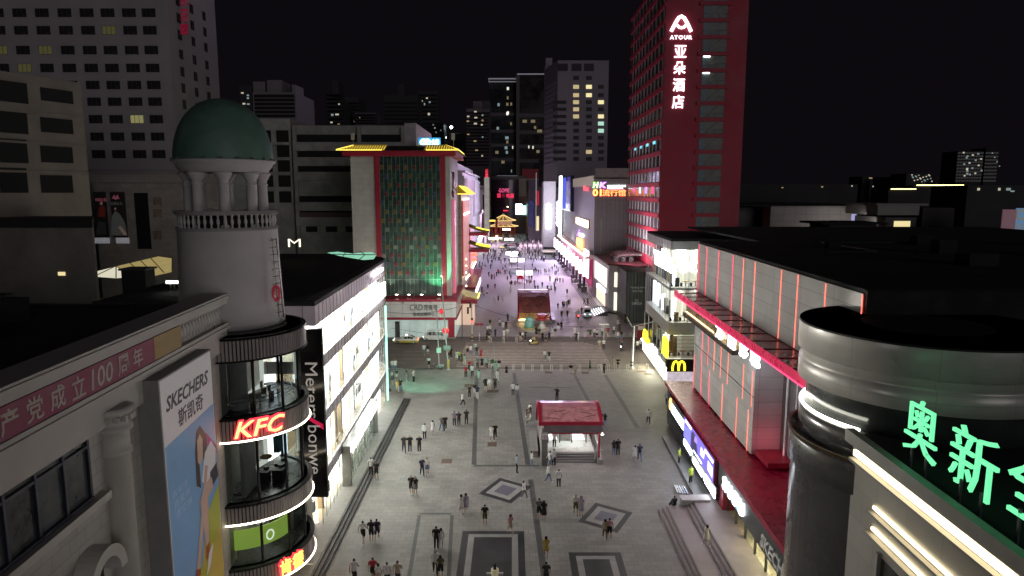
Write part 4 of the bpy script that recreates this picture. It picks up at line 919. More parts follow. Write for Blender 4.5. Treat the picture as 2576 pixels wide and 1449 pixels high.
# ---- low dim wall block and flat roofs in front of it
T = thing('low_block', 'low dim plastered block below the tan parking building', 'building', (-50, 62, 0)); lw = FW(63.0)
xq = lw.hit(236, 640)[0]; MB().prism([(-90, 63.02), (xq, 63.02), (xq * 1.2, 76), (-90, 76)], 0, lw.hit(100, 573)[1]).build('wall', M('dim_plaster', (.17, .16, .14), .85, noise=.25, nscale=.2), T)
MB().prism([(-90, 62.8), (xq + .2, 62.8), (xq * 1.2, 76.2), (-90, 76.2)], lw.hit(100, 573)[1] + .01, lw.hit(100, 570)[1] + .5).build('roof', roofm, T)
MB().wbox(lw, lw.hit(147, 690)[0], lw.hit(165, 690)[0], .02, .06, lw.hit(250, 693)[1], lw.hit(250, 684)[1]).build('lit_window', litw[0], T)
# ---- building with posters and the lit tent beside it
T = thing('poster_building', 'dim stone building carrying two dark fashion posters, between tan parking building and dome', 'building', (-58, 112, 0)); QW = FW(110.0)
a, z1 = QW.hit(234, 460); b, _ = QW.hit(438, 460); stn = M('dim_beige_stone', (.25, .225, .21), .7, tile=(2, 1, (.15, .13, .12), .02, .5), noise=.12)
MB().box(a, b + 3, 110.02, 126, 0, z1).build('wall', stn, T)
MB().box(a - .3, b + 3.3, 109.5, 126, z1 + .01, z1 + 1.3).build('cornice', stn, T)
c, d = QW.hit(338, 492)[0], QW.hit(372, 492)[0]; zl = QW.hit(300, 626)[1]
MB().wbox(QW, c, d, .02, .12, zl, z1 - 1.6).build('dark_glazing', dimglass, T)
for q, col in ((394, (.3, .17, .05)), ):
    for yy in (505, 535, 590): u, z = QW.hit(q, yy); text('润', QW, u - .6, z - .8, u + .8, z + .6, .05, M('tarnished_gold', (.17, .095, .035), .5), T, name='wall_letter', depth=.08)
P = thing('poster', 'two dark fashion posters with seated figures on the dim stone building', 'poster', (-63, 109.6, 19))
for pa, pb, bgc in ((236, 276, (.02, .018, .02)), (278, 323, (.024, .018, .018))):
    u0, zt_ = QW.hit(pa, 483); u1, zb_ = QW.hit(pb, 597); MB().wbox(QW, u0, u1, .03, .2, zb_, zt_).build('sheet', M('poster_black_%d' % pa, bgc, .4, 0, .02), P)
def qpoly(pts, mat, o=.21): MB().wpoly(QW, [QW.hit(x, y) for x, y in pts], o, o + .02).build('print', mat, P)
gp = M('poster_grey_coat', (.2, .22, .21), .6, 0, .02); rp = M('poster_red_dress', (.22, .03, .02), .6, 0, .02); pk = M('poster_pink_print', (.55, .15, .22), .6, 0, .05)
qpoly([(280, 592), (322, 592), (316, 560), (303, 538), (292, 530), (283, 545)], gp); qpoly([(289, 530), (297, 528), (295, 520), (288, 521)], phair, .235); qpoly([(290, 528), (295, 527), (294, 522), (290, 523)], pskin, .26); qpoly([(306, 568), (322, 590), (314, 592), (300, 572)], pskin, .235)
qpoly([(249, 545), (267, 546), (266, 522), (258, 514), (250, 524)], rp); qpoly([(254, 515), (260, 515), (260, 508), (254, 508)], pskin, .235); qpoly([(242, 590), (270, 590), (268, 560), (250, 556)], M('poster_dim_figure', (.08, .09, .09), .6), .21)
qpoly([(283, 500), (289, 489), (293, 496), (297, 489), (303, 501), (297, 500), (293, 503), (289, 500)], pk); text_px('名牌女人', QW, ((279, 516), (308, 508)), .21, gp, P); text_px('时尚女装', QW, ((241, 507), (268, 498)), .21, pk, P)
for pa, pb in ((240, 277), (293, 326)):
    u0, zt_ = QW.hit(pa, 598); u1, zb_ = QW.hit(pb, 612); MB().wbox(QW, u0, u1, .03, .22, zb_, zt_).build('white_strip', M('poster_foot_white', (.55, .55, .6), .5, 0, .10), P)
S = thing('lit_canopy', 'warm glowing translucent canopy roof with ribs at left, beyond the dark flat roof', 'canopy', (-50, 88, 12))
cm = M('glowing_canopy_cream', (.5, .42, .22), .6, 0, .16, (1, .78, .30), noise=.35, nscale=.35); cm2 = M('glowing_canopy_white', (.6, .6, .5), .6, 0, .34, (1, .95, .72), noise=.25, nscale=.4)
g = MB(); pk_ = YD(292, 670, 84); A = [YD(238, 696, 80), YD(292, 700, 78), YD(330, 697, 80)]
g.face([YD(238, 684, 88), A[0], pk_], 1); g.face([A[0], A[1], pk_], 1); g.face([A[1], A[2], pk_], 1)
q = [YD(292, 670, 84), YD(330, 697, 80), YD(372, 698, 78), YD(433, 684, 78), YD(433, 650, 92), YD(398, 645, 94)]
g.face([pk_, q[1], q[2], q[3], q[4], q[5]], 0); g.build('fabric', [cm, cm2], S)
g = MB()
for a, b in ((A[0], pk_), (A[1], pk_), (A[2], pk_), (q[4], q[3])): g.tube([a + Vector((0, 0, .05)), b + Vector((0, 0, .05))], .06, 4)
for t in (.3, .55, .8): g.tube([pk_.lerp(q[5], t) + Vector((0, 0, .05)), q[1].lerp(q[3], t) + Vector((0, 0, .08))], .07, 4)
g.build('rib', M('canopy_rib', (.16, .12, .06), .5), S)
S = thing('rooftop_hut', 'dark rooftop plant hut in front of the glowing canopy', 'hut', (-46, 74, 12)); p = YD(347, 692, 72); MB().box(p.x - 1.2, p.x + 1.3, 71, 73, 9, p.z + .6).build('wall', roofm, S); MB().box(p.x - 1.4, p.x + 1.5, 70.8, 73.2, p.z + .61, p.z + .8).build('roof', dgrey, S)
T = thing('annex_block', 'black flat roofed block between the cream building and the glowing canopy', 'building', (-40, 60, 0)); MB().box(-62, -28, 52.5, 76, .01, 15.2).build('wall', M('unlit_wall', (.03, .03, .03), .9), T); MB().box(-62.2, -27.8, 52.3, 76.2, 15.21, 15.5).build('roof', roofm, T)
for q, (px, py, wd) in enumerate(((424, 710, .25), (434, 710, .3), (458, 710, .5), (481, 711, .4), (595, 708, .3))):
    p = YD(px / 1.0 - 0, py, 58); S = thing('roof_lamp', 'small white lamp glowing on the dark roof below the canopy, %s from the left' % ('first', 'second', 'third', 'fourth', 'fifth')[q], 'lamp', p); MB().box(p.x - wd, p.x + wd, 58, 58.2, p.z - .13, p.z + .13).build('diffuser', EM('roof_lamp_white', (1, 1, .92), 1.2), S); MB().box(p.x - .05, p.x + .05, 58.21, 58.3, 15.5, p.z + .1).build('bracket', dgrey, S)
# ================================================================== RIGHT SIDE
whp = M('white_wall_panel', (.64, .63, .61), .5, tile=(5.2, 1.1, (.30, .29, .28), .02, 0), noise=.1, nscale=.3)
redled = EM('red_led', (1, .05, .11), .95); redled2 = EM('orange_red_led', (1, .17, .12), 1.0)
fas = M('slate_fascia', (.085, .088, .09), .5, tile=(9.5, 8, (.02, .02, .02), .05), noise=.12)
crim = M('crimson_canopy_metal', (.42, .010, .045), .2, .1, noise=.2, nscale=.8)
RWl = Wall(20.95, 76, 20.02, 40)                    # main wall; u runs towards the camera
CN = RWl.u
T = thing('cinema_building', 'white panelled cinema block with red vertical light lines and red canopies, on the right', 'building', (22, 58, 0))
ZT = 21.75
u55 = RWl.hit(1889, 1150)[0]
g = MB(); p0, p1 = RWl.p(0, 0, 0), RWl.p(u55, 0, 0); g.prism([(p0.x, p0.y), (p1.x, p1.y), (p1.x + 2.4, p1.y), (60, p1.y), (60, 76)], 5.3, 15.6); g.build('wall', whp, T)
p2 = RWl.p(38, 0, 0); MB().box(p2.x + .1, 60, p2.y - .3, p2.y - .02, 5.4, ZT + .2).build('dark_end_cover', M('end_cover_shade', (.008, .008, .008), .9), T); g = MB(); g.prism([(p0.x, p0.y), (p2.x, p2.y), (60, p2.y), (60, 76)], 16.4, ZT); g.build('wall', whp, T)  # added dark cover paints shade over the near end face
for x, y, w, h in ((34, 50, 2.2, 1.2), (38, 60, 1.6, 1.5), (46, 56, 2.6, 1.0), (42, 70, 1.8, 1.3), (55, 66, 2.4, 1.4), (31, 66, 1.2, .9)): MB().box(x, x + w, y, y + w * .8, ZT + .251, ZT + h).build('roof_unit', roofm, T)
MB().tube([(28, 60, ZT + .4), (33, 61, ZT + .4), (33, 72, ZT + .4), (52, 72, ZT + .4)], .12, 6).build('roof_pipe', dgrey, T)
g = MB(); g.prism([(p0.x + .15, p0.y), (p2.x + .15, p2.y), (75, p2.y), (75, 108), (28, 108), (28, 76.2)], ZT + .001, ZT + .25); g.build('roof', roofm, T)
# recess behind the pink end wall, grey panels with white poles
g = MB(); q = RWl.p(u55, 0, 0); g.box(q.x + 2.4, 60, 38, q.y - .01, 5.3, 15.6); g.build('recessed_wall', M('grey_recess_panel', (.13, .12, .12), .5, tile=(1.4, 2.4, (.05, .05, .05), .03), noise=.1), T)
for k in range(5): x = q.x + 2.2 - .12 * k; y = q.y - 1.4 - 2.2 * k; MB().cyl(x, y, .09, 5.3, 15.6, 8).build('white_pole', white, T)
MB().box(q.x + .3, q.x + 3.4, q.y - 3.0, q.y - .02, 5.3, 5.75).build('plinth', M('red_plinth', (.4, .02, .05), .4), T)
# vertical light lines
def vline(px, ya, yb, mat, dd=.06):
    u, z1 = RWl.hit(px[0], ya, dd); u2, z0 = RWl.hit(px[1], yb, dd); u = (u + u2) / 2
    MB().wbox(RWl, u - .032, u + .032, .005, .04, z0, z1).build('light_line', mat, T)
for i, (a, b) in enumerate(((1759, 608), (1778, 614), (1808, 625), (1844, 639), (1870, 649), (1899, 660), (1965, 684), (2006, 700), (2075, 728), (2167, 760))):
    u = RWl.hit(a, b, .06)[0]; MB().wbox(RWl, u - .035, u + .035, .005, .04, 16.45, ZT - .05).build('light_line', redled if i < 4 else redled2, T)
o7 = lambda x, y: (1660.4 + x / 2.865, 943.4 + y / 2.865); o6 = lambda x, y: (1660.4 + x / 3.8408, 566 + y / 3.8408); c7 = lambda x, y: (1288 + x / 2, 724.5 + y / 2)
for x, ya, yb in ((957, 205, 375), (987, 235, 390), (1017, 262, 415), (1050, 290, 455), (1086, 320, 485), (1162, 383, 560), (1207, 418, 600)):
    p_, q_ = c7(x, ya), c7(x - 4, yb); vline((p_[0], q_[0]), p_[1], q_[1], redled if x < 1000 else redled2)
for x, ya, yb in ((918, 335, 505), (953, 378, 550), (993, 415, 590), (1058, 480, 668), (1130, 550, 755), (1186, 610, 822)):
    p_, q_ = c7(x, ya), c7(x - 8, yb); vline((p_[0], q_[0]), p_[1], q_[1], redled if x < 1000 else redled2)
MB().wbox(RWl, .0, u55, .002, .03, 10.25, 10.33).build('panel_joint', dgrey, T)
# upper canopy
g = MB(); g.wbox(RWl, -1.2, 38, -.2, 2.2, 15.65, 16.35); g.build('canopy', crim, T)
MB().wbox(RWl, -1.2, 38, 2.202, 2.26, 15.62, 15.70).build('canopy_led', EM('crimson_led', (1, .04, .14), 1.3), T)
MB().wbox(RWl, -1.2, 38, 2.202, 2.23, 15.72, 16.36).build('canopy_edge', M('crimson_edge_lit', (.4, .01, .05), .3, 0, .2, (1, .01, .12)), T)
g = MB()
for k in range(14): g.wbox(RWl, -1 + k * 2.7, -.9 + k * 2.7, .05, 2.19, 16.351, 16.40)
g.build('canopy_seam', M('dark_crimson_seam', (.10, .004, .012), .3), T)
gold = M('brass_soffit', (.45, .36, .17), .3, .6, noise=.15)
g = MB(); g.wbox(RWl, .2, 19.0, .02, 1.1, 14.0, 15.6); g.build('sign_recess', gold, T)
MB().wbox(RWl, .2, 19.2, .02, 1.5, 13.55, 13.98).build('ledge', M('bronze_ledge', (.06, .045, .035), .4, .4), T)
MB().wbox(RWl, .3, 19.0, 1.12, 1.17, 14.0, 14.06).build('ledge_led', EM('gold_led', (1, .75, .35), 3), T)
for k in range(18): MB().wbox(RWl, 12.6 + k * .35, 12.72 + k * .35, 1.102, 1.3, 14.05, 15.55).build('brass_fin', gold, T)
S = thing('cinema_sign', 'glowing white cinema characters under the upper red canopy', 'sign', RWl.p(9, 1.3, 14.5))
wsg = EM('sign_cool_white', (.86, .92, 1), 4.5)
cs = [RWl.hit(*c7(x, y), 1.45)[0] for x, y in ((1042, 240), (1105, 290), (1165, 330), (1222, 375))]
for ch, u, u1 in zip('尤斯影城', cs, [cs[0] + 1.7, cs[1] + 1.7, cs[2] + 1.8, cs[3] + 1.9]):
    text(ch, RWl, u - .6, 14.15, u + 1.25, 15.6, 1.45, wsg, S, off=.012, depth=.2)
# lower canopy and shop row
LWr = Wall(18.35, 77.5, 16.95, 26)
T2 = thing('shop_row', 'row of ground floor shops with slate fascia under the lower crimson canopy, on the right', 'building', (20, 55, 0))
MB().wbox(LWr, -1, 51.5, -5.6, 0, 4.7, 5.1).build('canopy', M('crimson_roof_sheet', (.36, .012, .05), .3, .1, noise=.2, nscale=1.3), T2)
MB().wbox(LWr, -1, 51.5, .002, .12, 4.72, 5.16).build('canopy_edge', crim, T2)
uF = LWr.hit(1810, 1155)[0]
MB().wbox(LWr, uF, 51.5, -.4, .02, 2.75, 4.69).build('fascia', fas, T2)
MB().wbox(LWr, 0, uF - .01, -.5, -.1, .3, 4.69).build('wall', M('dark_shop_wall', (.04, .04, .045), .5), T2)
# shop windows below the fascia
g = MB(); g.wbox(LWr, uF + 1.4, 51.5, -3.2, -3.0, .92, 2.7, 0); g.wbox(LWr, uF + 1.4, 51.5, -3.0, -.5, .905, .93, 1); g.wbox(LWr, uF + 1.4, 51.5, -3.0, -.5, 2.66, 2.70, 0); g.build('shop_interior', [cw, cfl], T2)
g = MB(); u = uF + 1.6
rnd = random.Random(11)
while u < 48:
    g.wbox(LWr, u, u + .7, -1.6, -1.2, .93, .93 + rnd.uniform(.7, 1.5), rnd.choice((3, 4, 5, 6, 7, 2))); u += rnd.uniform(.9, 1.6)
g.build('shop_display', posters, T2)
MB().wbox(LWr, uF + 6, 50, -2.4, -.9, 2.60, 2.64).build('ceiling_light', EM('shop_warm_light', (1, .86, .55), 9), T2)
g = MB(); g.wbox(LWr, uF + 5.6, 51.5, -.5, -.49, .92, 2.74); g.build('glazing', glass, T2)
for k in range(12): u = uF + 1.4 + k * 2.3; MB().wbox(LWr, u - .06, u + .06, -.56, -.4, .91, 2.74).build('window_post', dgrey, T2)
MB().wbox(LWr, uF + .2, uF + 1.3, -1.4, -.05, .3, 4.69).build('red_pier', M('red_pier', (.33, .015, .04), .4), T2)
# sign: pill-shaped letters with a colour block
S = thing('shop_sign', 'white rounded shop letters with red yellow and blue patch on slate fascia', 'sign', LWr.p(25, .1, 3.7))
ua = LWr.hit(*c7(1062, 1040), .05)[0]; ub = LWr.hit(*c7(1165, 1170), .05)[0]
text('SAN', LWr, ua, 3.05, ua + (ub - ua) * .58, 4.15, .03, wsg, S, off=.02, depth=.14); text('F', LWr, ua + (ub - ua) * .56, 3.05, ua + (ub - ua) * .72, 4.15, .03, wsg, S, off=.03, depth=.12); text('U', LWr, ua + (ub - ua) * .78, 3.05, ub, 4.15, .03, wsg, S, off=.03, depth=.14)
um = ua + (ub - ua) * .70
for z0, z1, c in ((3.55, 4.0, (.9, .08, .08)), (3.35, 3.55, (1, .7, .1)), (3.12, 3.35, (.1, .45, 1))): MB().wbox(LWr, um, um + .34, .03, .16, z0, z1).build('colour_patch', EM('patch_%d' % int(z0 * 100), c, 1.3), S)
S = thing('shop_sign', 'unlit white slanted shop letters on slate fascia beside the metal column', 'sign', LWr.p(35, .1, 3.7))
uk = LWr.hit(*o7(722, 1290), .05)[0]; text('SKECHERS', LWr, uk, 3.05, uk + 6.6, 4.1, .03, white, S, off=.03, shear=.22)
# light boxes at the far end of the row
S = thing('advert_screen', 'large violet advertising light box with two faces above the shop entrance', 'billboard', LWr.p(12, .2, 3.8))
e0, e1 = LWr.hit(*c7(864, 700), .35)[0], LWr.hit(*c7(1012, 970), .35)[0]; z0s, z1s = 2.55, 4.66
MB().wbox(LWr, e0, e1 + .0, -.05, .30, z0s - .1, z1s).build('case', maroon, S)
MB().wbox(LWr, e0 + .08, e1 - .12, .31, .36, z0s, z1s - .05).build('screen', EM('violet_screen', (.17, .13, .62), .62), S)
def EP(a, b): return (e0 + (e1 - e0) * a, z0s + (z1s - z0s) * b)
def epoly(pts, mat, o=.37): MB().wpoly(LWr, [EP(*q) for q in pts], o, o + .01).build('print', mat, S)
epoly([(.28, .02), (.30, .8), (.38, .92), (.46, .8), (.52, .02)], EM('print_indigo', (.05, .04, .12), .4)); epoly([(.40, .55), (.42, .84), (.50, .84), (.50, .6)], EM('print_violet_face', (.36, .22, .75), .7), .385); epoly([(.6, .35), (.62, .75), (.74, .72), (.72, .4)], EM('print_pale_face', (.9, .82, .9), .8)); epoly([(.84, .2), (.84, .62), (.98, .6), (.98, .15)], EM('print_pale_face', (.9, .82, .9), .8)); epoly([(.02, .02), (.05, .6), (.26, .8), (.27, .02)], EM('print_blue', (.2, .2, .9), .7))
epoly([(.06, .84), (.28, .84), (.28, .95), (.06, .95)], wsg); epoly([(.74, .80), (.98, .80), (.98, .90), (.74, .90)], wsg); epoly([(.38, .04), (.66, .04), (.66, .10), (.38, .10)], wsg)
S = thing('light_sign', 'bright white lettered light strips under the violet advertising box', 'sign', LWr.p(13, .3, 2))
for a, b, zz, zz2 in ((0.02, .30, 1.75, 2.35), (.36, .68, 1.45, 2.05), (.74, 1.06, 1.4, 2.2)): text('时尚生活馆', LWr, e0 + (e1 - e0) * a, zz, e0 + (e1 - e0) * b, zz2, .3, wsg, S, off=.05, depth=.08)
MB().wbox(LWr, e0, e0 + (e1 - e0) * 1.06, -.02, .27, 1.3, 2.44).build('backing', M('dark_sign_back', (.05, .05, .06), .4), S)
S = thing('light_sign', 'blank white lit strip with an orange roundel at the far end of the shop row', 'sign', LWr.p(3, .3, 3.6))
f0, f1 = LWr.hit(*c7(797, 620), .3)[0], LWr.hit(*c7(862, 690), .3)[0]
MB().wbox(LWr, f0 - .8, f1 + .2, -.02, .25, 2.2, 4.6).build('backing', black, S); MB().wbox(LWr, f0 + .5, f1, .26, .32, 3.0, 3.95).build('light_panel', wsg, S)
g = MB(); c = LWr.p(f0 - .1, .3, 3.75); g.tube([LWr.p(f0 - .1 + .34 * math.cos(R(a)), .3, 3.7 + .6 * math.sin(R(a))) for a in range(0, 360, 20)], .1, 6, closed=True); g.build('roundel', EM('orange_neon', (1, .45, .1), 2.5), S)
S = thing('shop_stoop', 'low grey doorstep and small railing below the lit signs', 'step', LWr.p(15, .8, .1))
MB().wbox(LWr, 4.5, uF - 1, -.4, 1.3, .0, .3).build('slab', M('grey_step_stone', (.2, .2, .2), .5), S)
g = MB()
for k in range(5): g.wbox(LWr, uF - 5 + k * .0, uF - 3.4, 1.7 + k * .22, 1.78 + k * .22, .05 + .02 * k, .16 + .02 * k)
g.build('grille', steel, S)
p = LWr.p(uF - .6, 1.6, 0); S = thing('planter_wall', 'short pale stone block at the head of the right-hand steps', 'wall', p); MB().box(p.x - 1.4, p.x + 1.0, p.y - .5, p.y + .4, 0, 1.05).build('block', palestone, S); MB().box(p.x - 1.45, p.x + 1.05, p.y - .55, p.y + .45, 1.051, 1.13).build('cap', M('stone_cap', (.42, .4, .38), .5), S)

# ---- glass corner store with the burger restaurant
T = thing('corner_store', 'pale glass corner store with a lit burger restaurant at its foot, right of the crossing', 'building', (28, 104, 0))
FWl = Wall(22.95, 114.6, 22.4, 95.0); NW = Wall(22.4, 95.0, 36, 95.0)
ZB = 20.6
pal = M('pale_grey_cladding', (.48, .47, .46), .45, tile=(2.2, 2.6, (.3, .3, .3), .02), noise=.08)
poly = [(22.95, 114.6), (22.4, 95), (40, 95), (40, 114.6)]
ins = [(25.6, 114.5), (25.2, 98.2), (40, 98.2), (40, 114.5)]
g = MB(); g.prism(poly, ZB, ZB + .35); g.build('roof', roofm, T)
g = MB(); g.prism(poly, 7.2, 8.95); g.prism(poly, 13.6, 14.0); g.prism(poly, 19.4, ZB - .001); g.prism(poly, 0, .35); g.build('cladding_band', pal, T)
MB().prism(ins, .36, 19.39).build('rear_partition', M('store_back_wall', (.66, .63, .55), .6, 0, .22, (1, .93, .75), noise=.35, nscale=.3), T)  # room light partly put into the back wall as a glow
for z0, z1, c, e in ((14.0, 19.4, (1, .96, .84), 6), (8.95, 13.6, (1, .95, .80), 5), (3.7, 7.2, (1, .85, .62), 2.0)):
    g = MB(); 
    for k in range(7): g.wbox(FWl, 1 + k * 2.7, 2.4 + k * 2.7, -2.4, -.5, z1 - .08, z1 - .03)
    for k in range(5): g.wbox(NW, .9 + k * 2.7, 2.4 + k * 2.7, -2.8, -.6, z1 - .08, z1 - .03)
    g.build('ceiling_light', EM('store_light_%d' % int(z0), c, e), T)
    g = MB(); rnd = random.Random(int(z0))
    for k in range(10): u = .6 + k * 1.9; g.wbox(FWl, u, u + rnd.uniform(.4, .9), -1.6, -1.1, z0 + .02, z0 + rnd.uniform(1.2, 3.8), rnd.choice((0, 1, 3, 6, 7)))
    for k in range(8): u = .8 + k * 1.4; g.wbox(NW, u, u + .9, -2.0, -1.2, z0 + .7, z0 + .8, 7); g.wbox(NW, u + .4, u + .5, -1.7, -1.5, z0 + .02, z0 + .7, 6); g.wbox(NW, u - .3, u - .05, -1.9, -1.4, z0 + .02, z0 + .5, 3)
    g.build('store_furniture', posters, T)
    g = MB(); g.face([FWl.p(.02, 0, z0), FWl.p(19.58, 0, z0), FWl.p(19.58, 0, z1), FWl.p(.02, 0, z1)]); g.face([NW.p(.02, 0, z0), NW.p(13.5, 0, z0), NW.p(13.5, 0, z1), NW.p(.02, 0, z1)]); g.build('glazing', glass if z0 > 5 else dglass, T)
g = MB()
for k in range(10): u = .1 + k * 2.15; g.wbox(FWl, u - .03, u + .03, .005, .05, 8.95, ZB - .02)
for k in range(6): u = .06 + k * 2.6; g.wbox(NW, u - .04, u + .04, .005, .06, 8.95, ZB - .02)
for k in range(6): u = .1 + k * 3.8; g.wbox(FWl, u - .05, u + .05, .005, .14, 3.7, 7.19)
g.wbox(FWl, 0, 19.6, .005, .14, 16.6, 16.75); g.wbox(NW, 0, 13.5, .005, .14, 16.6, 16.75)
g.build('mullion', M('silver_mullion', (.42, .41, .4), .35, .4), T)
# restaurant level: timber blinds, dark sign box, bright counter strip
g = MB()
for k in range(16): g.wbox(NW, .1, 5.6, .01, .1, 3.9 + k * .2, 4.0 + k * .2)
g.build('timber_blind', M('brown_slat', (.14, .06, .045), .6), T)
MB().wbox(NW, -.1, 7, .0, .35, 1.85, 3.65).build('sign_box', black, T)
MB().wbox(FWl, .0, 19.7, .0, .3, 2.45, 3.69).build('sign_box', M('grey_glass_box', (.11, .12, .12), .2), T)
MB().wbox(FWl, .2, 19.4, .02, .36, .5, 2.2).build('bright_counter', M('lit_counter_front', (.75, .74, .6), .4, 0, 1.5, (1, .96, .72), tile=(1.5, 2.2, (.3, .3, .22), .05), noise=.1), T)
MB().wbox(FWl, .0, 19.7, .02, .62, 2.2, 2.42).build('bright_canopy', EM('counter_strip', (1, .97, .85), 4.0), T)
MB().wbox(NW, 0, 7, .02, .3, .36, 1.84).build('shop_window', M('pinkish_lit_window', (.5, .42, .44), .3, 0, .25, (.9, .8, .95), noise=.5, nscale=1.2), T)
MB().wbox(NW, -.1, 7, .02, .5, .2, .34).build('ledge_led', EM('pale_led', (1, .95, .8), 1.5), T)
# golden arches: two on the long side, one on the near side
yel = EM('arch_yellow', (1, .82, .02), 2.2)
def arches(W, u, z, w, h, d, label):
    g = MB()
    for s in (-1, 1):
        c = u + s * w * .25; pts = [W.p(c - w * .25 * math.cos(math.pi * k / 16) * (1 if True else 1), d, z + h * math.sin(math.pi * k / 16) ** .62) for k in range(17)]
        g.tube(pts, [w * .075 + .0 * k for k in range(17)], 6)
    o = g.build('arch_sign', yel); return tag(o, label, 'sign')
u, z = NW.hit(*c7(835, 412), .5); arches(NW, u + .1, 2.05, 1.75, 1.35, .5, 'yellow double arch sign on black box on the near side of the restaurant')
u, z = FWl.hit(*c7(769, 345), .45); arches(FWl, u, FWl.hit(*c7(769, 340), .45)[1], 2.6, 2.7, .45, 'yellow double arch sign on the long street side of the restaurant, near its corner')
u, z = FWl.hit(*c7(670, 275), .45); arches(FWl, u, FWl.hit(*c7(670, 272), .45)[1], 2.8, 1.9, .45, 'yellow double arch sign at the far end of the restaurant, above bright counter')
S = thing('shop_sign', 'glowing white capital letters on the upper glass of the corner store', 'sign', FWl.p(10, .3, 17))
uA, zA = FWl.hit(1646, 660, .25); uB, zB = FWl.hit(1689, 690, .25)
text('YISHION', FWl, uA, 16.35, uB + .3, 18.5, .2, wsg, S, off=.03, depth=.2); text('the', FWl, uA + 5.6, 18.65, uA + 8.2, 19.2, .2, wsg, S)
S = thing('shop_sign', 'glowing white oversized characters on the near glass of the corner store', 'sign', NW.p(3, .3, 17))
u0_, z0_ = NW.hit(1703, 690, .2); text('ものた', NW, u0_, 16.1, u0_ + 4.9, 18.1, .15, wsg, S, off=.01, depth=.2)
S = thing('light_sign', 'thin white lit lettering above the restaurant counter', 'sign', FWl.p(6, .6, 2.9)); text('McCafé', FWl, 8.2, 2.55, 12.8, 3.4, .4, wsg, S, off=.03)

# ---- red hotel tower
T = thing('hotel_tower', 'tall crimson hotel tower with white vertical sign and open stair bays, on the right', 'building', (40, 155, 0))
HWf = FW(142.0); xh = HWf.hit(1664, 400)[0]; xe = HWf.hit(1868, 300)[0] + .2
cr = M('crimson_render', (.30, .010, .035), .6, noise=.1, nscale=.15)
MB().box(xh, xe, 142.02, 181.6, 0, 72).build('wall', cr, T)
HL = Wall(xh, 181.6, xh, 142.02)
stor = [HWf.hit(1770, y)[1] for y in (30, 76, 117, 158, 198, 238, 279, 320, 361, 401, 441, 481, 522, 562)]
pit = (stor[3] - stor[-1]) / 10
wpn = M('hotel_window_panel', (.055, .058, .066), .12, noise=.3, nscale=.4); wpl = M('pale_window_panel', (.34, .32, .33), .4, noise=.2)
z = stor[0] + pit * 2; levels_ = [stor[0] + pit * (2 - k) for k in range(18)]
blue = [EM('cyan_reflection', (.1, .55, .8), 0.0)]
for k, zz in enumerate(levels_):
    if zz < 4: continue
    g = MB(); 
    for c in range(10):
        u = 1.2 + c * 3.85; g.wbox(HL, u, u + 2.4, .0, .12, zz - 1.2, zz + .9, 0); g.wbox(HL, u + 2.45, u + 3.3, .0, .2, zz - 1.3, zz + 1.0, 1)
    g.build('window_band', [wpn, wpl], T)
    MB().wbox(HL, 0, 39.58, .0, .3, zz + 1.05, zz + 1.9).build('spandrel_band', cr, T)
# open stair bays
stc = M('stair_bay_grey', (.16, .17, .165), .6, noise=.25, nscale=.5); ua_, ub_ = HWf.hit(1756, 400)[0], HWf.hit(1815, 400)[0]
for k, zz in enumerate(levels_):
    if zz < 14: continue
    g = MB(); g.wbox(HWf, ua_, ub_, .004, .05, zz - 1.25, zz + 1.25, 0); b = g.build('stair_bay', stc, T)
    g = MB(); g.tube([HWf.p(ua_ + 1.2, .12, zz - 1.1), HWf.p(ub_ - 1.2, .12, zz + 1.1)], .1, 4); g.tube([HWf.p(ua_, .16, zz - .35), HWf.p(ub_, .16, zz - .35)], .04, 4)
    for q in range(4): u = ua_ + (ub_ - ua_) * q / 3; g.tube([HWf.p(u, .16, zz - 1.2), HWf.p(u, .16, zz - .35)], .03, 4)
    g.build('stair_rail', M('stair_rail_grey', (.3, .3, .3), .5), b)
    MB().wbox(HWf, ua_ + .1, ua_ + 1.2, .05, .08, zz - 1.2, zz + .9).build('stair_door', M('blue_grey_door', (.10, .15, .19), .5), b)
    MB().wbox(HWf, ua_ - .8, ub_ + .6, .0, .35, zz + 1.26, zz + 2.0).build('stair_canopy', cr, T)
    if k in (5, 6): MB().wbox(HWf, ua_ + .3, ua_ + 1.6, .06, .3, zz + 1.0, zz + 1.2).build('lamp_globe', EM('stair_lamp', (.9, 1, .95), 3), b)
# shop-sign reflections painted as glowing panels over two window rows
for (ya, cols_) in ((362, ((.2, .8, 1.0),)), (478, ((1, .05, .2), (.9, .9, 1), (.6, .3, 1)))):
    zz = YD(1625, ya, 160).z
    for c in range(4):
        u = 9 + c * 7.4; MB().wbox(HL, u, u + 2.6, .14, .2, zz - .8, zz + .7).build('lit_window', EM('sign_reflection_%d_%d' % (ya, c % len(cols_)), cols_[c % len(cols_)], .5), T)
S = thing('hotel_sign', 'glowing white arch emblem, latin name and four characters down the red tower', 'sign', (xh + 5, 141.7, 55))
wt = EM('hotel_sign_white', (.93, .95, 1), 1.5)
g = MB(); pts = [(1688, 79), (1700, 56), (1707, 45), (1714, 41.5), (1721, 46), (1728, 58), (1738, 80)]; g.tube([HWf.p(*(HWf.hit(x, y)[0], .2, HWf.hit(x, y)[1])) for x, y in pts], .34, 8)
g.tube([HWf.p(*(HWf.hit(x, y)[0], .2, HWf.hit(x, y)[1])) for x, y in ((1703, 64), (1708, 69), (1714, 70.5), (1720, 69), (1725, 64))], .26, 8); g.build('emblem', wt, S)
text_px('ATOUR', HWf, ((1685, 99), (1741, 89)), .1, wt, S, spacing=1.25, off=.02)
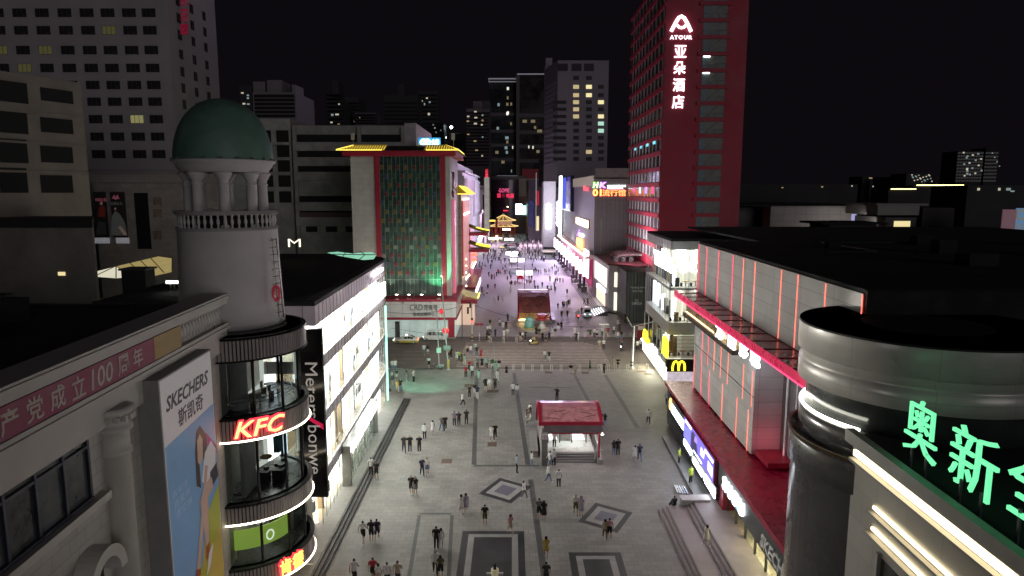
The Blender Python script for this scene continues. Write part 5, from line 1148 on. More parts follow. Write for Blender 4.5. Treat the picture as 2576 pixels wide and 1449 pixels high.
for ch, a, b in (('亚', (1696, 145), (1727, 114)), ('朵', (1694, 187), (1725, 155)), ('酒', (1692, 230), (1723, 197)), ('店', (1690, 273), (1721, 239))): text_px(ch, HWf, (a, b), .1, wt, S, off=.012, depth=.12)

# ---- hoarding and corner watch shop
T = thing('corner_shop', 'pale grey corner shop with tall lit windows and dark red roof, beyond the crossing', 'shop', (26, 158, 0))
pg = M('pale_grey_shop_panel', (.36, .345, .37), .4, noise=.08); KF = Wall(22.2, 153.6, 28.5, 149); KS = Wall(21.6, 178, 22.2, 153.6)
ztk = 10.9
MB().prism([(21.6, 178), (22.2, 153.6), (28.5, 149), (40, 149), (40, 178)], .3, ztk).build('wall', pg, T)
MB().prism([(21.3, 178), (21.8, 153.3), (28.5, 148.6), (40, 148.6), (40, 178)], ztk + .01, ztk + .35).build('roof', M('wine_red_roof', (.09, .012, .02), .5, noise=.2), T)
MB().prism([(21.0, 178.2), (21.4, 152.6), (28.6, 147.6), (40, 147.6), (40, 178.2)], 0, .29).build('plinth', M('dark_plinth', (.03, .03, .03), .5), T)
litp = M('lit_shop_lattice', (.5, .48, .4), .4, 0, .62, (1, .93, .72), tile=(.55, .55, (.12, .11, .09), .07), noise=.35, nscale=.5)
for z0, z1 in ((6.0, 9.4), (.6, 4.8)): MB().wbox(KF, 1.4, 3.9, .01, .05, z0, z1).build('lit_window', litp, T)
for z0, z1 in ((5.3, 9.8),): MB().wbox(KS, 2.5, 22, .01, .05, z0, z1).build('lit_window', litp, T)
MB().wbox(KS, 6, 20, .01, .06, .5, 3.3).build('glass_front', M('shop_entrance_lit', (.4, .38, .3), .3, 0, .5, (1, .9, .65), noise=.5, nscale=.6), T)
MB().wbox(KS, 8, 19, .06, .3, 3.6, 4.5).build('lit_sign', EM('sign_white', (1, 1, 1), 4.0), T)
ducts = MB()
for k, yy in enumerate((160, 165, 168)): ducts.tube([(24, yy, ztk + .9), (26, yy + .5, ztk + 1.6), (29, yy + 1, ztk + 1.7), (34, yy + 1, ztk + 1.7)], .5, 10)
for k in range(3): ducts.cyl(24.4 + k * 1.8, 158, .55, ztk + .4, ztk + 1.5, 12)
ducts.build('roof_duct', steel, T)
S = thing('lit_steps', 'short flight of white lit steps at the corner shop, beside the parked van', 'steps', (20, 160, 0))
g = MB(); l = MB()
for k in range(5):
    x = 18.6 + .55 * k; g.box(x, 21.5, 149 + .4 * k, 157, .13 * k + .003, .13 * (k + 1)); l.box(x - .03, x + .04, 149 + .4 * k, 157, .13 * k + .03, .13 * (k + 1) + .01)
g.build('tread', dgrey, S); l.build('edge_light', EM('step_light', (.9, .95, 1), 2.2), S)
T = thing('hoarding', 'tall dark grey wrapped shop hoarding with pale opening soon lettering', 'hoarding', (27, 140, 0))
OWl = FW(140.0); uo0, uo1 = OWl.hit(1575, 745)[0], OWl.hit(1625, 745)[0]
ho = M('charcoal_wrap', (.07, .078, .072), .55, noise=.25, nscale=.5, bump=.15)
g = MB(); n = 14
for k in range(n):
    a, b = uo0 + (uo1 - uo0) * k / n, uo0 + (uo1 - uo0) * (k + 1) / n; wv = lambda t: .05 * math.sin(t * 9) + .03 * math.sin(t * 23)
    g.hexa([OWl.p(a, wv(a), .0), OWl.p(b, wv(b), 0), OWl.p(b, -.4, 0), OWl.p(a, -.4, 0), OWl.p(a, wv(a), 10.9), OWl.p(b, wv(b), 10.9), OWl.p(b, -.4, 10.9), OWl.p(a, -.4, 10.9)])
g.build('wrap', ho, T); MB().wbox(Wall(uo0, 152, uo0, 140), 0, 11.9, -.2, .02, 0, 10.88).build('wrap', ho, T)
pt = M('pale_grey_print', (.42, .43, .42), .5, 0, .05)
o4 = lambda x, y: (1371 + x / 5.757, 566 + y / 5.757)
text_px('Opening Soon', OWl, (o4(1234, 925), o4(1448, 888)), .1, pt, T, depth=.03, off=.01); text_px('即将开幕', OWl, (o4(1268, 975), o4(1412, 942)), .1, pt, T, depth=.03)
text_px('OMEGA', OWl, (o4(1258, 1155), o4(1405, 1118)), .1, pt, T, depth=.03, off=.01); text_px('Ω', OWl, (o4(1310, 1112), o4(1350, 1072)), .1, pt, T, depth=.03)

# ---- long shopping hall with silver front and neon
T = thing('shopping_hall', 'long silver clad shopping hall with a dark end wall and neon signs, right of street', 'building', (30, 240, 0))
SH = Wall(20.6, 345, 23.0, 190); EF = FW(190.0)
zh = 32.0; ux0 = 23.0; ux1 = EF.hit(1580, 500)[0]
silv = M('silver_cladding', (.30, .29, .315), .5, .15, tile=(.9, 6, (.2, .2, .22), .03), noise=.04, nscale=.1); endw = M('dark_zinc_end_wall', (.16, .155, .16), .5, .1, tile=(1.2, 8.4, (.05, .05, .05), .05), noise=.15)
MB().prism([(20.6, 345), (23.0, 190.02), (27, 190.02), (27, 345)], 0, 29.6).build('wall', silv, T)
MB().box(23.05, ux1 + 2, 190.01, 340, 0.01, zh - 1).build('end_wall', endw, T)
MB().wbox(EF, 23.0, ux1 + 2, .0, .12, 28.9, zh + 2.0).build('parapet', M('dusty_parapet', (.18, .17, .165), .6, noise=.2), T)
MB().prism([(20.4, 345), (22.8, 189.8), (ux1 + 2, 189.8), (ux1 + 2, 345)], zh - .9, zh - .6).build('roof', roofm, T)
def shb(px0, px1, ya, yb):
    m = (px0 + px1) / 2; return SH.hit(px0, 550)[0], SH.hit(px1, 550)[0], SH.hit(m, yb)[1], SH.hit(m, ya)[1]
def shw(q, d0, d1, nm, mat, par): MB().wbox(SH, q[0], q[1], d0, d1, q[2], q[3]).build(nm, mat, par)
MB().wbox(SH, 60, 154, .0, .4, 29.2, 32.0).build('lit_parapet', M('warm_lit_parapet', (.42, .38, .3), .5, 0, .07, (1, .9, .6)), T)
pcan = M('magenta_lit_canopy', (.45, .08, .2), .4, 0, .55, (1, .12, .45))
MB().wbox(SH, 60, 155, .0, 2.4, 8.7, 9.5).build('canopy', M('white_lit_canopy', (.5, .3, .3), .4, 0, .10, (1, .6, .6)), T)
MB().wbox(SH, 60, 155, 2.0, 2.44, 9.2, 9.56).build('canopy_led', EM('peach_led', (1, .75, .55), 2.5), T)
MB().wbox(SH, 62, 154, .0, .3, .5, 8.6).build('shop_front', M('magenta_shop_front', (.35, .04, .10), .4, 0, .14, (1, .06, .25), noise=.5, nscale=.2), T)
# glowing pillars, each with a dark base
glow = EM('pink_white_glow', (1, .78, .86), 1.9)
S0 = thing('glowing_pillar', 'tall pink white glowing pillar box on a dark post in front of the shopping hall', 'pillar', (0, 0, 0), group='glowing pillars along the shopping hall')
MB().box(-.4, .4, -.35, .35, 4.4, 8.3).build('light_box', glow, S0, local=True); g = MB(); g.box(-.3, .3, -.3, .3, 1.6, 4.29); g.build('post', dgrey, S0, local=True); MB().box(-.75, .75, -.75, .75, .42, 1.6).build('base', M('grey_pillar_base', (.15, .15, .16), .5), S0, local=True)
tree = [(c, []) for c in kids(S0)]
for k, q in enumerate(((1469, 731), (1459, 722), (1450, 711), (1441.5, 700), (1433, 691), (1425.8, 682), (1419, 674), (1412.9, 666), (1406.7, 659), (1401, 651.6), (1395.7, 645.5))):
    p = G(*q, .42); p.z = 0
    if k == 0: S0.location = p
    else: dup(S0, p, tree=tree)
# sign panels on its front
for nm, lab, a, b, d, m in (('billboard', 'bright white poster panel with red print at the near corner of the shopping hall', 145, 154.4, 1.6, EM('poster_bright', (1, .9, .95), 2.4)),):
    S = thing(nm, lab, 'billboard', SH.p(150, 1, 6)); MB().wbox(SH, a, b, 1.2, d, 3.2, 10.8).build('panel', m, S); MB().wbox(SH, a + 3.5, a + 5.5, d + .01, d + .05, 3.6, 7.5).build('print', M('red_print', (.5, .03, .1), .5, 0, .5), S); MB().wbox(SH, a + 6, a + 7, d + .01, d + .05, 6, 10.2).build('print', M('grey_print', (.2, .2, .25), .5, 0, .3), S); MB().wbox(SH, a, b, .9, 1.19, 3.0, 11.0).build('case', dgrey, S)
S = thing('neon_strip', 'very tall blinding white neon strip on the silver front of the shopping hall', 'sign', SH.p(96, .5, 18)); q = shb(1411, 1416, 443, 600)
shw(q, .5, .9, 'tube', EM('cold_white_neon', (.9, .95, 1), 3.5), S); shw((q[0] - 1, q[1] + 1, q[2], q[3]), .02, .49, 'backing', dgrey, S)
S = thing('vertical_sign', 'white vertical run of blurred characters left of the tall neon strip', 'sign', SH.p(84, .5, 15)); q = shb(1402, 1409, 506, 570); h_ = (q[3] - q[2]) / 5
for k in range(5): text('大商新玛特'[k], SH, q[0], q[3] - h_ * k - h_ * .85, q[1], q[3] - h_ * k, .4, EM('cold_white_neon', (.9, .95, 1), 3.5), S, off=.02, depth=.2)
shw((q[0] - 1, q[1] + 1, q[2] - .5, q[3] + .5), .02, .39, 'backing', M('lavender_panel', (.4, .36, .42), .4), S)
S = thing('blue_window', 'tall oriel window with glowing blue tubes on the silver front', 'window', SH.p(112, .5, 22)); q = shb(1421, 1443, 444, 529); w_ = q[1] - q[0]
shw(q, .02, 1.2, 'glazing', M('navy_glass', (.02, .025, .08), .15, noise=.4), S)
for k in range(7): MB().wbox(SH, q[0] + w_ * k / 14, q[0] + w_ * (k + .3) / 14, 1.21, 1.3, q[2] + .3, q[3] - .3).build('neon_tube', EM('blue_neon', (.12, .16, 1), .4), S)
for f0, f1 in ((.03, .45), (.54, .97)): MB().wbox(SH, q[0] + w_ * .6, q[0] + w_ * .95, 1.21, 1.28, q[2] + (q[3] - q[2]) * f0, q[2] + (q[3] - q[2]) * f1).build('pane', M('violet_lit_pane', (.12, .1, .35), .2, 0, .10, (.25, .2, 1), noise=.4), S)
S = thing('light_sign', 'orange white glowing sign panel on the silver front, above the canopy', 'sign', SH.p(142, .5, 15)); q = shb(1454, 1483, 551, 568)
shw(q, .3, .7, 'panel', EM('orange_white', (1, .74, .42), 2.4), S); shw((q[0] - .4, q[1] + .4, q[2] - .3, q[3] + .3), .02, .29, 'case', dgrey, S)
S = thing('neon_sign', 'small orange neon characters with a violet slash on the silver front', 'sign', SH.p(142, .5, 11)); q = shb(1454, 1470, 598, 624); q2 = shb(1454, 1462, 576, 596)
text('01流行馆', SH, *[q[i] for i in (0, 2, 1, 3)], .4, EM('orange_neon', (1, .45, .1), 2.5), S, off=.01); MB().wpoly(SH, [(q2[0], q2[2]), (q2[0] + 1.5, q2[2]), (q2[1], q2[3]), (q2[1] - 1.5, q2[3])], .3, .5).build('slash', EM('violet_neon', (.5, .2, 1), .9), S); q2 = shb(1461, 1470, 588, 596); text('HK FASHION', SH, *[q2[i] for i in (0, 2, 1, 3)], .4, wsg, S)
S = thing('neon_sign', 'small red neon word high on the silver front near the end wall', 'sign', SH.p(150, .5, 24)); q = shb(1470, 1483, 466, 481)
text('Nee', SH, *[q[i] for i in (0, 2, 1, 3)], .4, EM('red_neon_dim', (1, .10, .12), .7), S, off=.02)
# big end-wall sign
S = thing('neon_sign', 'large green and violet initials above orange characters on the dark end wall', 'sign', (26, 189.6, 27))
hg = EM('neon_green', (.35, 1, .25), 1.8); hv = EM('neon_violet', (.62, .22, 1), 1.8)
text_px('H', EF, ((1491, 473), (1506, 458)), .2, hg, S, off=.06, shear=.15); text_px('K', EF, ((1507, 473), (1526, 458)), .2, hv, S, off=.05, shear=.15)
text_px('HAN KANG FENG ONE', EF, ((1529, 470), (1574, 466)), .2, wsg, S, off=.01); text_px('FASHION TOWN', EF, ((1529, 475), (1566, 471)), .2, wsg, S, off=.01)
text_px('01', EF, ((1491, 493), (1513, 476)), .25, EM('neon_amber', (1, .62, .12), 1.4), S, off=.02); text_px('流行馆', EF, ((1515, 493), (1574, 477)), .25, EM('neon_orange', (1, .33, .08), 1.6), S, off=.005)
text_px('01', EF, ((1490, 494), (1514, 475)), .1, EM('neon_red_halo', (1, .02, .04), 1.2), S, off=.035, depth=.05, name='letter_halo'); text_px('流行馆', EF, ((1514, 494), (1575, 476)), .1, EM('neon_red_halo', (1, .02, .04), 1.2), S, off=.03, depth=.05, name='letter_halo')
MB().tube([(24.9, 189.2, 10.9), (24.9, 189.2, 20)], .06, 5).build('mast', white, T)
# ---- block with vertical sign further along
T = thing('corner_block', 'pale lilac block with a glowing vertical sign beyond the shopping hall', 'building', (18, 305, 0)); KB = FW(300.0)
a, b = KB.hit(1367, 500)[0], KB.hit(1392, 500)[0]
MB().box(a, b + 1, 300.02, 316, 3.2, 32).build('wall', M('lilac_panel', (.46, .40, .46), .4, noise=.08), T); MB().box(a + .4, b + 1, 300.4, 316, 0, 3.19).build('ground_floor', dgrey, T)
for k, ch in enumerate('大润百货城'): text('%s' % ch, KB, a + 1.0, KB.hit(1375, 515 + k * 13)[1] - 1.6, b - 1.0, KB.hit(1375, 515 + k * 13)[1] + .7, .1, EM('cold_white_neon', (.9, .95, 1), 3.5), T, name='sign_letter', off=.02, depth=.3)
T = thing('street_block', 'dark stepped block with red sign and blue screen at the far right of the street', 'building', (15, 395, 0)); KD = FW(380.0)
a, b = KD.hit(1329, 500)[0], KD.hit(1368, 500)[0]
g = MB(); g.box(a, b, 380.02, 440, 0, KD.hit(1350, 452)[1]); g.build('wall', M('dusky_violet_wall', (.10, .09, .11), .5, noise=.15), T)
MB().wbox(KD, a + .5, a + 3, .05, .4, 8, KD.hit(1340, 505)[1]).build('screen', M('blue_led_column', (.05, .06, .16), .4, 0, .035, (.2, .25, 1), noise=.6, nscale=.6), T)
MB().wbox(KD, a + 4.4, a + 6, .05, .4, 20, KD.hit(1340, 480)[1]).build('red_sign', EM('red_sign_dim', (1, .05, .1), .1), T); MB().wbox(KD, a + 4.25, a + 4.4, .05, .5, 6, 38).build('led_strip', EM('thin_white_led', (1, .95, 1), .25), T); MB().wbox(KD, a + 4.6, a + 6, .05, .5, 6, 14).build('screen', EM('yellow_screen', (1, .9, .5), .4), T)
MB().box(b - 3, b + .2, 379.5, 379.9, 30, 46).build('window_box', black, T)

# ---- near right: rounded drum building with light strips and green letters
DX, DY, DR = 21.8, 35.0, 6.1
T = thing('drum_building', 'rounded metal clad corner building with dark disc roof and light strips, at right', 'building', (DX, DY, 0))
alu = M('champagne_aluminium', (.46, .445, .41), .38, .12, tile=(3.2, 9, (.3, .29, .27), .015), noise=.08, nscale=.6); alud = M('dark_aluminium', (.15, .15, .146), .25, .4, noise=.06, nscale=.5)
MB().lathe(DX, DY, [(0, 20.6), (DR, 20.6), (DR, 20.6), (DR + .02, 20.5)], 96).build('roof', roofm, T)
MB().lathe(DX, DY, [(DR + .02, 20.5), (DR + .02, 19.1), (DR + .02, 19.1), (DR - .22, 18.95), (DR - .22, 18.62), (DR - .22, 18.62), (DR - .06, 18.5), (DR - .06, 17.45), (DR - .06, 17.45), (DR - .5, 17.4)], 96).build('cornice', alu, T)
g = MB(); g.lathe(DX, DY, [(DR - .32, 18.64), (DR - .32, 18.93)], 64, 120, 235); g.build('cove_light', EM('cove_glow', (1, .95, .80), 1.2), T)
MB().lathe(DX, DY, [(DR - .5, 17.41), (DR - .5, 15.85), (DR - .5, 15.85)], 96).build('glazing_band', M('drum_dark_glass', (.05, .055, .055), .15, .2, noise=.3, nscale=.4), T)
g = MB(); g.tube([(DX + (DR - .3) * math.cos(R(a)), DY + (DR - .3) * math.sin(R(a)), 15.95) for a in range(118, 217, 3)], .09, 6); g.build('led_ring', EM('drum_led', (1, .97, .82), 4), T)
g = MB(); g.lathe(DX, DY, [(DR - .5, 15.849), (DR - .2, 15.8), (DR - .2, 14.9), (DR - .2, 14.9), (DR - .6, 14.88)], 80, 100, 260); g.build('drum_band', alud, T)
# big metal column under the drum
CXc, CYc, CRc = 20.9, 34.5, 5.55
g = MB(); g.lathe(CXc, CYc, [(0, 14.6), (CRc + .12, 14.6), (CRc + .16, 14.4), (CRc + .16, 13.0), (CRc + .16, 13.0), (CRc, 12.9), (CRc, .0)], 72); g.build('column', alud, T)
g = MB(); g.arc_band(CXc, CYc, CRc + .1, CRc + .22, 14.601, 14.75, 100, 300, 60); g.build('column_rim', M('worn_bronze', (.13, .09, .05), .5, .3), T)
# the straight wing with LED strips
BWg = Wall(16.5, 32.2, 16.0, 8)
crm = M('cream_lit_panel', (.44, .41, .36), .5, tile=(2.4, 1.5, (.3, .28, .25), .015, .5), noise=.06)
MB().wbox(BWg, 1.0, 24, -9, 0, 0, 15.6).build('wall', crm, T)
MB().wbox(BWg, .8, 24, -.06, .35, 15.601, 16.2).build('parapet', M('cream_parapet', (.38, .36, .33), .5), T)
MB().wbox(BWg, .8, 24, -9, -.07, 15.61, 15.9).build('roof', roofm, T)
wledm = EM('wing_led', (1, .86, .55), 3.2)
MB().wbox(BWg, 1.3, 24, .02, .14, 15.05, 15.3).build('led_strip', wledm, T); MB().wbox(BWg, 1.2, 24, .02, .3, 14.75, 14.9).build('ledge', M('cream_parapet', (.38, .36, .33), .5), T)
MB().wbox(BWg, 3.3, 24, .02, .1, 13.3, 13.42).build('led_strip', wledm, T); MB().wbox(BWg, 3.0, 24, .02, .26, 13.0, 13.14).build('ledge', M('cream_parapet', (.38, .36, .33), .5), T)
MB().wbox(BWg, 3.3, 24, .02, .1, 12.3, 12.42).build('led_strip', wledm, T); MB().wbox(BWg, 3.0, 24, .02, .3, 12.0, 12.14).build('ledge', M('cream_parapet', (.38, .36, .33), .5), T)
MB().wbox(BWg, 4.2, 24, -.01, .03, 6, 11.4).build('window', M('bronze_glass', (.045, .045, .035), .15, noise=.4, nscale=.5), T)
g = MB(); g.wbox(BWg, 4.0, 24, .031, .16, 10.0, 10.14); g.wbox(BWg, 4.0, 4.2, .0, .2, 5, 11.6); g.build('window_frame', alu, T)
# green letters on posts
S = thing('roof_sign', 'huge glowing green characters standing along the parapet of the drum building', 'sign', (15.9, 24, 16.2))
gc = EM('green_sign', (.19, 1.0, .45), .5)
PWg = Wall(17.1, 32.2, 16.6, 8); 
def gchar(ch, a, b):
    u0 = PWg.hit(*a)[0]; u1 = PWg.hit(*b)[0]; z1 = PWg.hit(*a)[1]; z0 = z1 - 2.35
    text(ch, PWg, u0, z0, u1, z1, .0, gc, S, off=-.006, depth=.12)
    for f in (.3, .75): MB().wbox(PWg, u0 + (u1 - u0) * f - .05, u0 + (u1 - u0) * f + .05, .05, .12, 15.9, z0 + .3).build('post', dgrey, S)
gchar('奥', (2288, 990), (2366, 1060)); gchar('新', (2404, 1055), (2522, 1120)); gchar('全', (2552, 1110), (2690, 1200))

# ---- low roofs and lights behind on the right
T = thing('low_hall', 'long low pale walled hall on the right skyline beyond the dark roofs', 'building', (90, 182, 0)); GW = FW(180.0)
a, b = GW.hit(1938, 550)[0], GW.hit(2213, 550)[0]; z1, z0 = GW.hit(2000, 519)[1], 0
MB().box(a, b, 180.02, 230, 0, z1).build('wall', M('pale_hall_panel', (.23, .21, .20), .6, tile=(3.0, 1.8, (.12, .11, .1), .05), noise=.1), T); MB().box(a - 9, a - .02, 186, 230, 0, z1 - .4).build('side_wall', M('dim_grey_wall', (.10, .105, .11), .7, noise=.3, nscale=.15), T)
MB().box(a - 9, b + .2, 179.8, 230, z1 + .01, z1 + .3).build('roof', roofm, T)
MB().box(GW.hit(1860, 570)[0], GW.hit(2160, 570)[0], 178, 179.7, 0, GW.hit(2000, 571)[1]).build('parapet', M('dim_parapet', (.22, .20, .19), .6), T)
u, z = GW.hit(2147, 548); MB().wbox(GW, u - .6, u + .7, .02, .08, z - .9, z + 1.0).build('lit_window', M('violet_window', (.2, .2, .4), .3, 0, .22, (.6, .6, 1)), T)
u, z = GW.hit(2205, 552); MB().wbox(GW, u - .6, u + .7, .02, .08, z - .9, z + .6).build('window', dimglass, T)
T = thing('pavilion_house', 'small flat roofed house with a warm lit window on the right skyline', 'building', (120, 165, 0)); JW = FW(165.0)
a, b = JW.hit(2228, 550)[0], JW.hit(2306, 550)[0]
MB().box(a, b, 165.02, 180, 0, JW.hit(2260, 547)[1]).build('wall', M('dim_taupe_wall', (.07, .065, .06), .7), T); MB().box(a - 2.5, b, 164.2, 180, JW.hit(2260, 541)[1], JW.hit(2260, 517)[1]).build('parapet', M('dim_white_parapet', (.23, .22, .21), .6), T)
MB().box(a - 3, b + 2, 164, 180, JW.hit(2260, 517)[1] + .02, JW.hit(2260, 515)[1] + .3).build('roof', M('pale_roof_edge', (.2, .19, .18), .6), T)
u0, z1 = JW.hit(2249, 556); u1, z0 = JW.hit(2288, 581); MB().wbox(JW, u0, u1, .02, .06, z0, z1).build('lit_window', M('warm_lit_room', (.6, .5, .25), .5, 0, .42, (1, .85, .42), tile=(1.3, 1.2, (.08, .06, .02), .06), noise=.4, nscale=.8), T)
MB().box(JW.hit(2320, 550)[0], JW.hit(2400, 550)[0], 165.1, 180, 0, JW.hit(2350, 523)[1]).build('side_wall', M('unlit_brown_wall', (.035, .03, .03), .8), T)
T = thing('dark_shed', 'dark shed with a thin overhanging roof in front of the low pale hall', 'building', (85, 150, 0)); DWs = FW(150.0)
a, b = DWs.hit(2085, 590)[0], DWs.hit(2205, 590)[0]; MB().box(a, b, 150, 160, 0, DWs.hit(2140, 566)[1]).build('wall', M('unlit_brown_wall', (.035, .03, .03), .8), T); MB().box(a - 2, b + 2, 149, 161, DWs.hit(2140, 565)[1], DWs.hit(2140, 560)[1]).build('roof', roofm, T)
S = thing('billboard', 'dim pink and blue billboard at the right edge of the skyline', 'billboard', (110, 152, 20)); u0, z1 = DWs.hit(2522, 527); u1, z0 = DWs.hit(2596, 587); uc = DWs.hit(2553, 550)[0]
MB().wbox(DWs, u0, uc, .0, .3, z0, z1).build('panel', M('dim_pink_panel', (.16, .08, .10), .5, 0, .06, (.8, .4, .5), noise=.5, nscale=.6), S); MB().wbox(DWs, uc + .01, u1, .0, .3, z0, z1 + .3).build('panel', M('dim_blue_panel', (.08, .2, .35), .5, 0, .12, (.3, .6, 1), noise=.4, nscale=.4), S)
g = MB(); u, z = DWs.hit(2566, 540); g.tube([DWs.p(u + 1.0 * math.cos(R(q)), .4, z + 1.0 * math.sin(R(q))) for q in range(0, 360, 24)], .2, 6, closed=True); g.build('ring', M('pale_ring', (.4, .4, .3), .5, 0, .15), S); text_px('日本', DWs, ((2556, 585), (2574, 562)), .32, M('pale_ring', (.4, .4, .3), .5, 0, .15), S)
MB().wbox(DWs, u0, u1, -.4, -.01, 0, z0).build('support', roofm, S)
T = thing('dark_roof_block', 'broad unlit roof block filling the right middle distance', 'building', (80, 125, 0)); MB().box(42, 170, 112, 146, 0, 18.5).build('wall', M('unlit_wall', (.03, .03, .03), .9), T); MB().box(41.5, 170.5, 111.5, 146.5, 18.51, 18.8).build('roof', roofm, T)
p = YD(2235, 628, 125); 
for px, py, nm in ((2237, 626, 'left'), (2384, 628, 'right')):
    p = G(px, py, 19.2); MB().lathe(p.x, p.y, [(0, 18.81), (.22, 18.9), (.22, 19.2), (0, 19.4)], 8).build('lamp_tmp', EM('faint_lamp', (1, .8, .5), .8)); o = COL.objects['lamp_tmp']; o.name = 'roof_lamp'; tag(o, 'tiny dim warm lamp on the dark roof, the %s of two' % nm, 'lamp')
# ================================================================== FAR END OF THE STREET AND SKYLINE
# ---- white hotel on the right of the street
T = thing('far_hotel', 'dim white hotel block with scattered lit windows, right of the far street', 'building', (30, 320, 0)); FH = FW(320.0)
a, b = FH.hit(1402, 300)[0], FH.hit(1529, 300)[0]; zt = FH.hit(1450, 152)[1]
fhm = M('far_hotel_white', (.20, .18, .205), .7, noise=.08, nscale=.08)
MB().prism([(a, 320.02), (b, 320.02), (b, 345), (a - 5, 345)], 0, zt).build('wall', fhm, T)
oq = lambda x, y: (1194.9 + x / 4.798, 150.9 + y / 4.798)
rowsY = [(218, 1), (325, 1), (425, 1), (510, 1), (596, 1), (682, 1), (768, 1), (855, 1), (940, 1), (1025, 1), (1110, 1), (1195, 1)]
LIT = {(1, 0): 1, (1, 1): 2, (2, 0): 1, (2, 1): 2, (3, 0): 1, (3, 2): 2, (4, 0): 1, (5, 0): 1, (5, 2): 2, (6, 2): 3, (7, 2): 3, (10, 1): 1}
fw1 = [EM('far_lit_a', (1, .8, .4), .22), EM('far_lit_b', (1, .88, .45), .42), EM('far_lit_c', (.6, 1, .8), .32)]
fdk = M('far_window_dark', (.02, .018, .022), .3, noise=0)
for r, (yy, _) in enumerate(rowsY):
    for c, xx in enumerate((1220, 1375, 1520)):
        px, py = oq(xx, yy); u, z = FH.hit(px, py)
        if r == 0 and c == 2: continue
        mt = fw1[LIT[(r, c)] - 1] if (r, c) in LIT else fdk
        MB().wbox(FH, u - 1.35, u + 1.35, .02, .08, z - .85, z + .9).build('window', mt, T)
    if r >= 3:
        u, z = FH.hit(*oq(1022, yy)); MB().wbox(FH, u - 3.1, u + 3.1, .02, .08, z - .75, z + .75).build('window_band', fdk, T)
for xx in (1060, 1225, 1375): u, z = FH.hit(*oq(xx, 90)); MB().wbox(FH, u - 2.3, u + 2.3, .02, .08, z - 1.6, z + 1.7).build('roof_opening', fdk, T)
SHs = Wall(a - 5, 345, a, 320.02)
for r in range(17): z = FH.hit(*oq(900, 250 + r * 62))[1]; MB().wbox(SHs, 3, 21, .02, .3, z - .9, z + .4).build('balcony_band', M('far_balcony', (.28, .24, .32), .6), T)
MB().box(a - 5, a - 2, 330, 344, zt + .01, zt + 3).build('roof_house', fhm, T)
# ---- dark glass towers, centre
T = thing('glass_tower', 'dark stepped glass tower with pale roof edge at the end of the street', 'building', (0, 650, 0)); GT = FW(640.0)
tg = M('tower_glass_dark', (.020, .022, .027), .25, noise=.35, nscale=.06); tfr = M('tower_frame_grey', (.085, .08, .09), .6)
a, m_, b = GT.hit(1231, 300)[0], GT.hit(1302, 300)[0], GT.hit(1371, 300)[0]; z1, z2 = GT.hit(1260, 198)[1], GT.hit(1340, 188)[1]
MB().box(a, m_, 644, 670, 0, z1).build('wall', tg, T); MB().box(m_ + .01, b, 640, 670, 0, z2).build('wall', M('tower_glass_brown', (.026, .021, .022), .3, noise=.35, nscale=.06), T)
g = MB(); g.box(a - .8, m_ + .3, 642.5, 670, z1, z1 + 1.0); g.box(m_ - .4, b + .5, 639, 670, z2, z2 + 1.0); g.box(a - .6, m_ - .5, 642.8, 643.2, z1 - 2.6, z1 - 1.7); g.build('roof_edge', M('lit_roof_edge', (.3, .28, .3), .5, 0, .06, (.9, .85, 1)), T)
g = MB()
for yy in (650, 855, 1025, 1200): u, z = GT.hit(*oq(300, yy)); g.box(a - .1, m_ - .2, 643.4, 643.98, z - 1.4, z + 1.4); g.box(m_ + .2, b, 639.5, 639.98, z - 3, z + .3)
g.box(m_ - 1.3, m_ + 1.8, 639.4, 643.9, 0, z2 - .1); g.box(a - .2, a + 1.5, 643.3, 643.97, 0, z1 - 26); g.build('frame', tfr, T)
fl_ = [EM('far_lit_d', (1, .95, .8), .4), EM('far_lit_e', (.7, .95, 1), .10), EM('far_lit_f', (1, .85, .45), .05)]
for (xx, yy, w, k) in ((397, 345, 2, 0), (397, 638, 2, 0), (395, 458, 1.6, 2), (390, 535, 2, 2), (437, 532, 1.6, 2), (510, 518, 1.4, 2), (390, 650, 2, 0), (435, 770, 1.6, 2), (385, 940, 3.2, 1), (390, 990, 2, 2), (375, 1060, 2.6, 1), (455, 1055, .9, 0), (265, 1115, 3, 2), (385, 1115, 2, 1), (338, 1232, 3, 2), (275, 825, 2.2, 1), (285, 540, 2, 1), (440, 1340, .9, 1)):
    p = YD(*oq(xx, yy), 643.9); MB().box(p.x - w / 2, p.x + w / 2, 643.3, 643.9, p.z - 1.3, p.z + 1.3).build('lit_window', fl_[k], T)
for (xx, yy, w, k) in ((780, 858, 4.5, 2), (700, 740, 4, 2), (600, 740, 4, 2), (700, 1055, 1.2, 0), (650, 1050, 1, 0), (725, 815, 2, 2), (760, 1105, 3, 2)):
    p = YD(*oq(xx, yy), 639.9); MB().box(p.x - w / 2, p.x + w / 2, 639.4, 639.9, p.z - 1.3, p.z + 1.3).build('lit_window', fl_[k], T)
for px in (1308, 1310.5): p = YD(px, 670, 639.2); MB().box(p.x - .2, p.x + .2, 639, 639.3, YD(px, 452, 639).z, YD(px, 648, 639).z).build('red_led_line', EM('red_led_far', (1, .06, .1), .7), T)
MB().box(YD(1313, 440, 639).x, b, 638.8, 639.35, YD(1313, 450, 639).z, YD(1313, 425, 639).z).build('red_lit_base', M('red_lit_base', (.2, .03, .04), .5, 0, .008, (1, .05, .08)), T)
